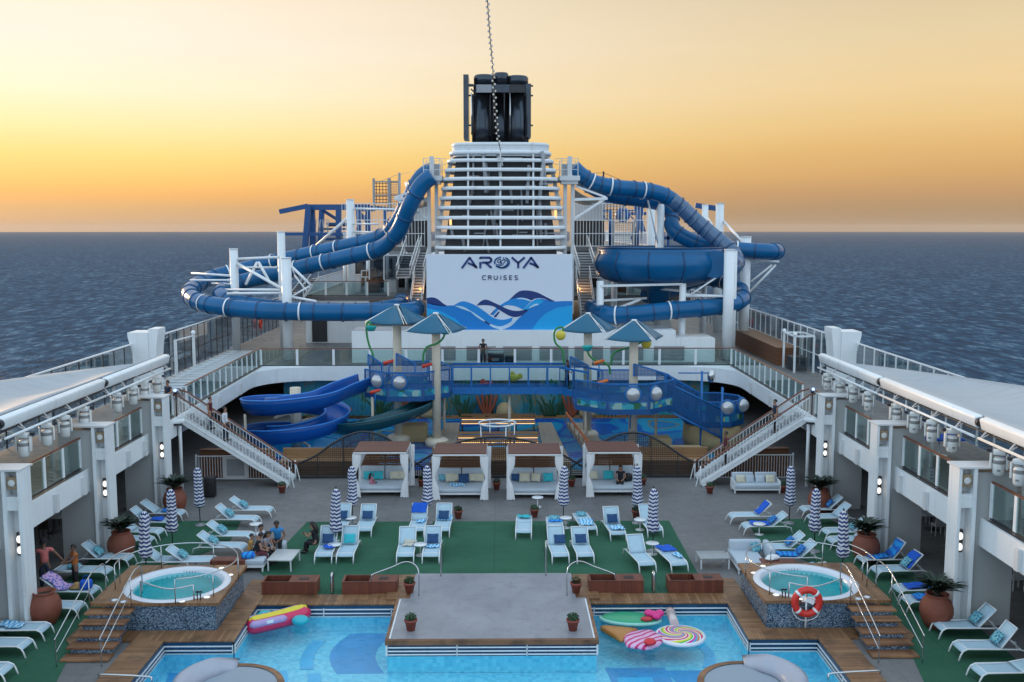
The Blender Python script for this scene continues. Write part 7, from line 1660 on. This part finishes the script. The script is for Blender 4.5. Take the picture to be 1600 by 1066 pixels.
def sail(lb,L,m,Ys):
    P=[D(a,b,y) for (a,b),y in zip(L,Ys)]; g=[[Vector(P[0]).lerp(Vector(P[1]),j/6)+Vector((0,0,-.25*math.sin(PI*j/6))) for j in range(7)],[Vector(P[3]).lerp(Vector(P[2]),j/6)+Vector((0,0,-.25*math.sin(PI*j/6))) for j in range(7)]]
    mb=MB(); mb.sheet(g,.04); one('shade_sail',mb,m,P[0],lb,'shade sail','shade sails')
sail('dark grey shade sail left of the funnel',((628,304),(668,308),(668,322),(640,318)),MT['mesh_shade'],(96,82,84,96)); sail('pale shade sail above the dark one left of the funnel',((632,285),(668,276),(668,290),(634,297)),MT['curtain'],(98,90,84,92)); sail('grey shade sail right of the funnel',((898,296),(936,310),(936,316),(898,316)),MT['mesh_shade'],(84,90,92,88))
# corrugated panels beneath
for px0,px1,p0,p1,Y,lb in((636,668,318,345,91,'left'),(898,942,316,345,91,'right')):
    a=D(px0,p0,Y);b=D(px1,p1,Y); mb=MB(); n=26
    for k in range(n): x=a[0]+(b[0]-a[0])*k/n; mb.box(x,x+(b[0]-a[0])/n*.72,Y,Y+.08,b[2],a[2])
    mb.box(a[0],b[0],Y+.08,Y+.16,b[2],a[2]); one('slatted_screen',mb,MT['white2'],(a[0],Y,b[2]),'pale slatted screen above the %s dark lobby'%lb,'screen','slatted screens')
# brown timber chest and cabinets on the right upper deck
p0=Vector(XP(1252,560,17.4)); r=thing('timber_locker','long brown timber deck locker on the right upper deck','locker',(20,67.6,ZU))
mb=MB(); y0,y1=G(1245,572,ZU)[1],G(1172,535,ZU)[1]; y0,y1=67.6,80; mb.box(19.3,20.8,y0,y1,ZU+.01,ZU+1.2); obj('body',mb,MT['brownbox'],r); mb=MB(); mb.box(19.25,20.85,y0-.05,y1+.05,ZU+1.205,ZU+1.26); obj('lid',mb,mat('locker_lid',(.17,.075,.035),.5,var=.1,world=True),r)
r=thing('glass_cabinet','white framed glass wind shelter beside the brown locker','shelter',(20,y0-2.2,ZU))
mb=MB(); 
for x in(19.5,20.75):
    for y in(y0-3.4,y0-.9): mb.beam((x,y,ZU),(x,y,ZU+2.4),.12)
for x in(19.5,20.75): mb.beam((x,y0-3.4,ZU+2.4),(x,y0-.9,ZU+2.4),.1)
for y in(y0-3.4,y0-.9): mb.beam((19.5,y,ZU+2.4),(20.75,y,ZU+2.4),.1); mb.ball((19.5,y,ZU+2.52),.14)
obj('frame',mb,MT['white'],r); mb=MB(); mb.box(19.57,20.68,y0-3.41,y0-3.38,ZU+.1,ZU+2.3); obj('glass_panel',mb,MT['glass2'],r); mb=MB(); mb.box(19.6,20.6,y0-2.6,y0-1.2,ZU,ZU+.9); obj('machinery',mb,MT['dark'],r)
r=thing('pipe_frame','white pipe frame standing among the grey loungers on the left upper deck','frame',(-18,52,ZU)); mb=MB(); 
A=G(276,588,ZU);B=G(304,578,ZU)
for q in(A,B): mb.beam(q,(q[0],q[1],ZU+2.35),.16)
mb.beam((A[0],A[1],ZU+2.3),(B[0],B[1],ZU+2.3),.08); mb.ball((B[0],B[1],ZU+2.5),.16); obj('frame',mb,MT['white'],r)
for px,py,lb in((1165,505,'right'),(407,505,'left')):
    sg=1 if lb=='right' else -1; p=XP(px,py,sg*20.75); mb=MB(); mb.tube([(p[0],p[1]+.0+.32*math.cos(a),p[2]+.32*math.sin(a)) for a in [2*PI*k/24 for k in range(24)]],.1,8,closed=True); mb.box(p[0]-.05,p[0]+.05,p[1]-.3,p[1]+.3,p[2]-.5,p[2]-.42); one('lifebuoy',mb,MT['red'],p,'small red lifebuoy on the far %s windscreen'%lb,'lifebuoy')
# blue loungers/tables under the right canopy
for k,(y,lb) in enumerate(((40.5,'nearer'),(43.6,'farther'))):
    r=thing('deck_table','%s blue topped table under the right canopy'%lb,'table',(18.6,y,ZU),'blue tables under the canopy'); mb=MB(); mb.cbox((18.6,y,ZU+.75),(1.6,1.2,.06)); obj('tabletop',mb,MT['towel3'],r); mb=MB(); mb.lathe([(.35,0),(.05,.04),(.05,.72)],(18.6,y,ZU),12); obj('pedestal',mb,MT['frame'],r)
# DJ desk
p=D(784,571,68.2); r=thing('dj_desk','black DJ desk with decks in front of the louvre wall','DJ desk',(p[0],68.2,ZU)); mb=MB(); mb.box(p[0]-.95,p[0]+.15,68.0,68.7,ZU+.01,ZU+.78); mb.box(p[0]+.2,p[0]+.85,68.1,68.6,ZU+.01,ZU+.6); obj('cabinet',mb,MT['black'],r)
mb=MB(); mb.cbox((p[0]-.4,68.4,ZU+.86),(1.0,.55,.12),rx=.15); mb.cbox((p[0]-.35,68.6,ZU+1.05),(.85,.3,.06),rx=.4); obj('decks',mb,MT['grey'],r)
mb=MB(); mb.box(p[0]-.7,p[0]-.2,67.97,67.995,ZU+.3,ZU+.5); obj('front_emblem',mb,MT['midgrey'],r)

# columns and steel posts under and around the sports deck
for sg in(-1,1):
    lb='left' if sg<0 else 'right'
    for k,x in enumerate((13.6,11.6,9.9,8.2)):
        mb=MB(); mb.tube([(sg*x,88.6+.3*k,zA),(sg*x,88.6+.3*k,zC-.41)],.16,10); one('deck_support',mb,MT['white'],(sg*x,88.6,zA),'slim white column carrying the sports deck, %s from the %s ship side'%(('first','second','third','fourth')[k],lb),'column','columns under the sports deck')
    for k,x in enumerate((13.0,10.6,8.9)):
        mb=MB(); mb.tube([(sg*x,93+k,zC),(sg*x,93+k,zC+3.4)],.17,10); mb.beam((sg*x,93+k,zC+3.3),(sg*(x-1.6),93+k,zC+3.3),.14); mb.beam((sg*x,93+k,zC+2.2),(sg*(x-1.2),93+k,zC+3.3),.1); one('steel_post',mb,MT['bluesteel2'],(sg*x,93+k,zC),'blue steel post with side arm on the sports deck, %s from the %s ship side'%(('first','second','third')[k],lb),'post','blue posts on the sports deck')
    for k,(x,h_) in enumerate(((12.4,1.5),(10.8,1.9),(9.3,1.2))):
        mb=MB(); mb.cbox((sg*x,86.4,zA+h_/2),(1.1,.7,h_),b=.03); mb.cbox((sg*x,86.4,zA+h_+.04),(1.2,.8,.07)); one('deck_locker',mb,MT['white2'] if k!=1 else MT['brownbox'],(sg*x,86.4,zA),'%s locker on the aft deck, %s from the %s ship side'%('brown' if k==1 else 'pale',('first','second','third')[k],lb),'locker','lockers on the aft deck')
fl=thing('aft_staircase','dark open staircase with white rails behind the left slide masts','staircase',D(470,462,80)); A=Vector(D(462,463,79.5));B=Vector(D(486,432,83)); n=11
mb=MB()
for k in range(n): p=A.lerp(B,(k+.5)/n); mb.box(p.x-.6,p.x+.6,p.y-.18,p.y+.18,p.z-.04,p.z)
obj('treads',mb,MT['dark'],fl)
for q in(-.62,.62): mb=MB(); mb.beam(A+Vector((q,0,-.1)),B+Vector((q,0,-.1)),.06,.25); mb.beam(A+Vector((q,0,.95)),B+Vector((q,0,.95)),.06); mb.beam(A+Vector((q,0,-.1)),A+Vector((q,0,.95)),.06); mb.beam(B+Vector((q,0,-.1)),B+Vector((q,0,.95)),.06); obj('handrail',mb,MT['white'],fl)
# ================================================================ people
SK={'tan':mat('skin_tan',(.36,.19,.12),.55,var=.06,scale=9),'brown':mat('skin_brown',(.20,.10,.065),.55,var=.06,scale=9)}
HAIR=mat('dark_hair',(.012,.009,.008),.5,var=.3,scale=20)
def cloth(name,c): return mat(name,c,.85,var=.12,scale=7)
def skin_mesh(V,E,Rd,root=0,sub=1):
    """grow one continuous surface over a joint skeleton"""
    me=bpy.data.meshes.new('skeleton'); me.from_pydata(V,E,[]); o=bpy.data.objects.new('skeleton',me); COL.objects.link(o)
    m=o.modifiers.new('skin','SKIN'); m.use_smooth_shade=True; m.branch_smoothing=.6
    sv=me.skin_vertices[0].data
    for i,r in enumerate(Rd): sv[i].radius=(r,r) if not isinstance(r,tuple) else r; sv[i].use_root=(i==root)
    if sub: s_=o.modifiers.new('sub','SUBSURF'); s_.levels=sub; s_.render_levels=sub
    dg=bpy.context.evaluated_depsgraph_get(); ev=o.evaluated_get(dg); m2=ev.to_mesh()
    mb=MB(); mb.add([tuple(v.co) for v in m2.vertices],[tuple(p.vertices) for p in m2.polygons],True); ev.to_mesh_clear()
    bpy.data.objects.remove(o); bpy.data.meshes.remove(me); return mb
def V3(*a): return Vector(a)
def person(label,loc,rz,pose,top,bottom,skin='tan',sc=1.,long_hair=False,cap=None,sleeve=.5,legs_bare=.0,group=None,skirt=False,lie=None):
    """pose: dict of joints in metres, x right, y forward, z up (floor 0)"""
    J={k:Vector(v) for k,v in pose.items()}
    th=thing('person',label,'person',(0,0,0),group)
    ch,pv,nk=J['chest'],J['pelvis'],J['neck']; hd=J['head']
    up=(hd-nk).normalized(); fw=J.get('look',Vector((0,1,0))).normalized(); fw=(fw-up*fw.dot(up)).normalized(); rt=fw.cross(up)
    V=[];E=[];Rr=[]
    def v(p,r): V.append(tuple(p)); Rr.append(r); return len(V)-1
    ip=v(pv,.135); iw=v(pv.lerp(ch,.5),.125); ic=v(ch,.14); iu=v(ch.lerp(nk,.6),.105); inn=v(nk,.056); E+= [(ip,iw),(iw,ic),(ic,iu),(iu,inn)]
    ih0=v(nk.lerp(hd,.5)+fw*.02,.062); ih1=v(hd-up*.05+fw*.025,.075); ih2=v(hd+up*.03,.095); ih3=v(hd+up*.085-fw*.01,.075); E+= [(inn,ih0),(ih0,ih1),(ih1,ih2),(ih2,ih3)]
    for s_ in('L','R'):
        sh,el,ha=J['sh'+s_],J['el'+s_],J['ha'+s_]
        a=v(sh,.062); b=v(sh.lerp(el,.5),.05); c=v(el,.043); d=v(el.lerp(ha,.5),.038); e=v(ha,.026); E+= [(iu,a),(a,b),(b,c),(c,d),(d,e)]
        hp,kn,ft=J['hip'+s_],J['kn'+s_],J['ft'+s_]; toe=J.get('to'+s_,ft+V3(0,.17,-.03))
        a=v(hp,.098); b=v(hp.lerp(kn,.5),.082); c=v(kn,.06); d=v(kn.lerp(ft,.35),.056); e=v(ft,.038); f=v(toe,.032); E+= [(ip,a),(a,b),(b,c),(c,d),(d,e),(e,f)]
    mb=skin_mesh(V,E,Rr,0,1)
    # hands: palm with four bent fingers and a thumb, rooted in the wrist
    for s_ in('L','R'):
        el,ha=J['el'+s_],J['ha'+s_]; d=(ha-el).normalized(); side=d.cross(V3(0,0,1)); side=side.normalized() if side.length>.1 else V3(1,0,0); nrm=side.cross(d)
        mb.ball(ha+d*.05,.045,(1,1,1),8,6)
        for k in range(4):
            o=side*(.027-.018*k); L=(.068,.078,.074,.058)[k]; p=ha+d*.075+o
            mb.tube([p,p+d*L*.5,p+d*L*.85-nrm*.018,p+d*L-nrm*.035],[.0095,.009,.008,.006],6)
        p=ha+d*.035+side*.036; mb.tube([p,p+d*.03+side*.022,p+d*.062+side*.026],[.011,.010,.007],6)
    # face: nose, ears, chin
    mb.ball(hd+fw*.098-up*.012,.017,(1,1,1.4),8,6); mb.ball(hd+fw*.07-up*.085,.032,(1,1,.8),8,6)
    for q in(-1,1): mb.ball(hd+rt*(.088*q)-up*.01,.022,(.6,1,1.4),8,6)
    parts=[]
    parts.append(obj('body',mb,SK[skin],th)); body=parts[0]
    m2=MB()
    for q in(-1,1): m2.ball(hd+rt*(.036*q)+fw*.088+up*.014,.0125,(1,1,1),8,6)
    parts.append(obj('eyes',m2,MT['black'],body))
    m2=MB(); m2.tube([hd+fw*.097-up*.055-rt*.024,hd+fw*.103-up*.056,hd+fw*.097-up*.055+rt*.024],.006,6); parts.append(obj('mouth',m2,mat('lip_colour',(.25,.07,.06),.5) if 'lip_colour' not in bpy.data.materials else bpy.data.materials['lip_colour'],body))
    # shirt: torso and sleeves
    V=[];E=[];Rr=[]
    ip=v(pv-(ch-pv)*.14,.150); iw=v(pv.lerp(ch,.5),.145); ic=v(ch,.16); iu=v(ch.lerp(nk,.6),.12); inn=v(ch.lerp(nk,.92),.072); E+= [(ip,iw),(iw,ic),(ic,iu),(iu,inn)]
    for s_ in('L','R'):
        sh,el,ha=J['sh'+s_],J['el'+s_],J['ha'+s_]; a=v(sh,.08); E.append((iu,a)); last=a
        if sleeve<=1: b=v(sh.lerp(el,sleeve*.9),.068); E.append((a,b))
        else: b=v(el,.058); E.append((a,b)); c=v(el.lerp(ha,min(.95,sleeve-1)),.047); E.append((b,c))
    parts.append(obj('shirt',skin_mesh(V,E,Rr,0,1),top,th))
    V=[];E=[];Rr=[]
    ip=v(pv,.15); iw=v(pv.lerp(ch,.28),.143); E.append((ip,iw))
    for s_ in('L','R'):
        hp,kn,ft=J['hip'+s_],J['kn'+s_],J['ft'+s_]; a=v(hp,.115); b=v(hp.lerp(kn,.5),.1); E+= [(ip,a),(a,b)]
        c=v(kn.lerp(hp,.12) if legs_bare else kn,.085); E.append((b,c))
        if not legs_bare: d=v(kn.lerp(ft,.5),.075); e=v(ft.lerp(kn,.08),.066); E+= [(c,d),(d,e)]
    parts.append(obj('skirt' if skirt else 'trousers',skin_mesh(V,E,Rr,0,1),bottom,th))
    m2=MB()
    for s_ in('L','R'): ft=J['ft'+s_]; toe=J.get('to'+s_,ft+V3(0,.17,-.03)); m2.tube([ft+(ft-toe)*.25-V3(0,0,.02),ft-V3(0,0,.015),toe],[.045,.05,.038],10)
    parts.append(obj('shoes',m2,MT['black'] if skin else MT['black'],th))
    # hair
    m2=MB(); n=14; g=[]
    for i in range(9):
        t_=PI*.5*i/8*1.25; row=[]
        for j in range(n+1):
            a=2*PI*j/n; dd=rt*math.cos(a)+fw*math.sin(a); lim=t_*(1 if math.sin(a)<.35 else .62); row.append(hd+up*.03+up*(.115*math.cos(lim))+dd*(.108*math.sin(lim))-fw*.012)
        g.append(row)
    m2.sheet(g,.0)
    if long_hair:
        P=[hd+up*.04-fw*.06,hd-up*.1-fw*.09,hd-up*.26-fw*.10,hd-up*.38-fw*.10]; m2.tube(P,[.09,.105,.095,.05],10)
    parts.append(obj('hair',m2,HAIR,th))
    if cap is not None:
        m2=MB(); g=[[hd+up*.04+up*(.125*math.cos(t_))+(rt*math.cos(a)+fw*math.sin(a))*(.122*math.sin(t_)) for a in [2*PI*j/16 for j in range(17)]] for t_ in [PI*.5*i/6 for i in range(7)]]; m2.sheet(g)
        m2.sheet([[hd+up*.05+rt*(.09*q)+fw*(.10+.0*abs(q)) for q in(-1,-.5,0,.5,1)],[hd+up*.035+rt*(.07*q)+fw*(.2-.03*q*q) for q in(-1,-.5,0,.5,1)]],.01); parts.append(obj('cap',m2,cap,th))
    th.location=loc; th.rotation_euler=(0,0,rz); th.scale=(sc,sc,sc)
    if lie is not None: th.rotation_euler=lie
    return th
def stand(aL=None,aR=None,step=.0,look=(0,1,0)):
    J=dict(pelvis=(0,0,.94),chest=(0,.01,1.26),neck=(0,0,1.48),head=(0,.02,1.63),shL=(-.19,0,1.42),shR=(.19,0,1.42),elL=(-.25,-.02,1.13),elR=(.25,-.02,1.13),haL=(-.26,.1,.88),haR=(.26,.1,.88),hipL=(-.095,0,.9),hipR=(.095,0,.9),knL=(-.11,.02+step,.5),knR=(.11,.02-step*.3,.5),ftL=(-.12,step*.8,.07),ftR=(.12,-step,.07),toL=(-.14,step*.8+.17,.035),toR=(.14,-step+.17,.035),look=look)
    if aL: J['elL'],J['haL']=aL
    if aR: J['elR'],J['haR']=aR
    return J
def sit(h=.45,aL=None,aR=None,lean=.0,look=(0,1,0),spread=.12,out=.42):
    J=dict(pelvis=(0,0,h+.1),chest=(0,.03+lean,h+.42),neck=(0,.03+lean*1.6,h+.64),head=(0,.06+lean*1.9,h+.79),shL=(-.19,.03+lean*1.5,h+.58),shR=(.19,.03+lean*1.5,h+.58),elL=(-.25,.12+lean*1.4,h+.31),elR=(.25,.12+lean*1.4,h+.31),haL=(-.13,.33+lean,h+.22),haR=(.13,.33+lean,h+.22),
      hipL=(-.1,.03,h+.08),hipR=(.1,.03,h+.08),knL=(-spread,out,h+.1),knR=(spread,out,h+.1),ftL=(-spread,out+.03,.07),ftR=(spread,out+.05,.07),toL=(-spread,out+.2,.035),toR=(spread,out+.22,.035),look=look)
    if aL: J['elL'],J['haL']=aL
    if aR: J['elR'],J['haR']=aR
    return J
BLK=cloth('black_cloth',(.012,.012,.016)); NVY=cloth('navy_cloth',(.02,.03,.06)); PNK=cloth('pink_cloth',(.62,.17,.16)); ORG=cloth('orange_cloth',(.42,.13,.03)); WHT=cloth('white_cloth',(.6,.62,.68)); BLU=cloth('sky_blue_cloth',(.03,.24,.55)); MAR=cloth('maroon_cloth',(.10,.02,.03)); YEL=cloth('mustard_cloth',(.5,.27,.06)); PKW=cloth('pink_white_cloth',(.6,.2,.3)); GRY=cloth('grey_cloth',(.25,.25,.3))
dz=.013
x,y,_=G(72,922); person('man in a pink t-shirt and dark cap reaching out by the left loungers',(x,y,dz),R(200),stand(((-.42,.10,1.2),(-.62,.25,1.0)),((.34,-.05,1.15),(.32,.12,.92)),.05,(.2,1,-.2)),PNK,NVY,'brown',1.07,cap=BLK)
x,y,_=G(119,921); person('person in an orange shirt holding bright papers beside the left loungers',(x,y,dz),R(130),stand(((-.2,.2,1.2),(-.1,.42,1.15)),((.2,.2,1.2),(.08,.42,1.12)),.0,(-.2,1,-.5)),ORG,BLK,'brown',.95)
x,y,_=G(42,915); person('person in dark clothes half hidden behind the man in pink',(x-.3,y+.5,dz),R(170),stand(None,None,.05),MAR,BLK,'brown',.98)
x,y,_=G(432,868); person('man in a sky blue polo shirt leaning forward on a seat at the low table',(x,y+.35,dz),R(185),sit(.42,((-.3,.25,.72),(-.1,.5,.62)),((.3,.25,.72),(.1,.5,.62)),.14),BLU,BLK,'brown',1.05)
mb=MB(); mb.cbox((x,y+.38,.22),(.6,.55,.4),b=.05); one('pouffe',mb,MT['fabgrey'],(x,y+.38,0),'grey pouffe under the man in the sky blue shirt','pouffe')
x,y=SFL; M_=lambda dx,dy:(x+dx,y+dy,dz)
person('man in a white shirt sitting on the far end of the left sofa',M_(-.1,.68),R(-120),sit(.44,None,None,.05),WHT,NVY,'tan',1.)
person('woman in black with orange sleeves turned away on the near end of the left sofa',M_(.02,-.42),R(-75),sit(.44,None,None,.10,(-.3,1,0)),BLK,MAR,'tan',.98,long_hair=False,sleeve=.3)
person('child in a mustard top between the man in white and the woman in black',M_(-.3,.1),R(-80),sit(.46,None,None,.02,(.3,1,0)),YEL,NVY,'tan',.82)
person('woman in a dark top leaning in beside the man in white',M_(.2,.15),R(-110),sit(.44,None,None,.12,(.2,1,-.2)),GRY,BLK,'tan',.92,long_hair=True)
mb=MB(); mb.cbox((x-.15,y-.75,.58),(.5,.35,.22),.4,b=.08); one('beach_bag',mb,MT['towel'],(x-.15,y-.75,.48),'bright blue towel bag on the near end of the left sofa','bag')
x,y,_=G(494,868); person('woman in black with long dark hair sitting on a lounger holding a phone',(x,y+.2,dz),R(78),sit(.36,((-.22,.25,.72),(-.05,.48,.78)),((.24,.22,.70),(.05,.46,.76)),.06,(0,1,-.2)),BLK,BLK,'tan',1.02,long_hair=True)
ph=Vector((x-.52,y+.22,.86)); mb=MB(); mb.cbox(ph,(.02,.08,.15),.2,ry=-.3); one('phone',mb,MT['black'],ph,'black phone in the hands of the seated woman in black','phone')
x,y=CAB[0]; person('small child in a pink dress lying on the bed of the first cabana',(x-.55,y+.75,.47),R(-30),sit(.02,None,None,-.06,(0,1,-.2),.1,.42),PKW,PKW,'tan',.62,long_hair=True,legs_bare=1)
x,y=CAB[3]; person('person in black with bent knees sitting in the fourth cabana',(x+.45,y+1.15,.02),R(170),sit(.46,None,None,-.02,(0,1,-.3),.12,.5),BLK,BLK,'tan',.95,long_hair=True)
x,y=CAB[3]; mb=MB(); mb.cbox((x+.85,y+1.3,.68),(.4,.35,.4),.3,b=.1); one('dark_bag',mb,MT['black'],(x+.85,y+1.3,.48),'black bag at the right end of the fourth cabana','bag')
p=D(755,571,68.0); person('man in a black t-shirt standing by the DJ desk behind the railing',(p[0],67.9,ZU+.01),R(180),stand(((-.27,.1,1.2),(-.06,.27,1.12)),((.27,.1,1.2),(.06,.27,1.1))),BLK,NVY,'brown',1.04)
p=D(887,625,59.6); person('man in black standing on the blue bridge, seen from the side',(p[0],60.3,3.12),R(-120),stand(((-.26,.08,1.15),(-.15,.3,1.05)),((.26,.08,1.15),(.15,.3,1.05))),BLK,BLK,'brown',1.04)
def on_stair(sg,px,Y=49.6):
    xx=abs(D(px,680,Y)[0]); k=int((xx-10.55)/(5.2/19)); return sg*(10.55+5.2*(k+.5)/19),Y,ZU*(k+1)/19
p=on_stair(1,1139); person('man in a dark red shirt walking down the right staircase',p,R(95),stand(None,None,.06,(0,1,-.2)),MAR,BLK,'brown',1.)
p=on_stair(-1,352); person('person in a pale hooded top and dark trousers walking down the left staircase',p,R(-95),stand(None,None,.06,(0,1,-.3)),WHT,NVY,'tan',1.0,sleeve=1.8)
p=on_stair(-1,325); person('person in maroon following higher up the left staircase',(p[0],p[1]+.3,p[2]),R(-95),stand(None,None,.04),MAR,NVY,'tan',.95)
p=on_stair(1,1213); person('person in dark clothes near the top of the right staircase',p,R(95),stand(None,None,.06),NVY,BLK,'tan',.98)
a=G(303,634,ZU); person('crew member in a dark uniform standing at the head of the left staircase',(-16.6,49.9,ZU+.01),R(150),stand(),NVY,NVY,'tan',1.)
a=D(575,420,86)
for i,(px,Y,c,lb) in enumerate(((584,87,BLK,'in black behind the glass shelter, left one'),(594,87.5,ORG,'in orange behind the glass shelter'),(609,87,NVY,'in navy behind the glass shelter, right one'))):
    q=D(px,430,Y); person('tiny distant person '+lb,(q[0],Y,zA+.01),R(40*i),stand(None,None,.03),c,BLK,'brown',1.02)

# ================================================================ thin sea haze
mb=MB(); mb.box(-16500,16500,-16500,16500,-46,60)
t=NT('sea_haze'); v=t.n('ShaderNodeVolumePrincipled'); v.inputs['Color'].default_value=(.9,.76,.62,1); v.inputs['Density'].default_value=2.8e-5; v.inputs['Anisotropy'].default_value=0.
o=t.n('ShaderNodeOutputMaterial'); t.l(v.outputs[0],o.inputs['Volume'])
hz=obj('haze',mb,t.m,kind='stuff')
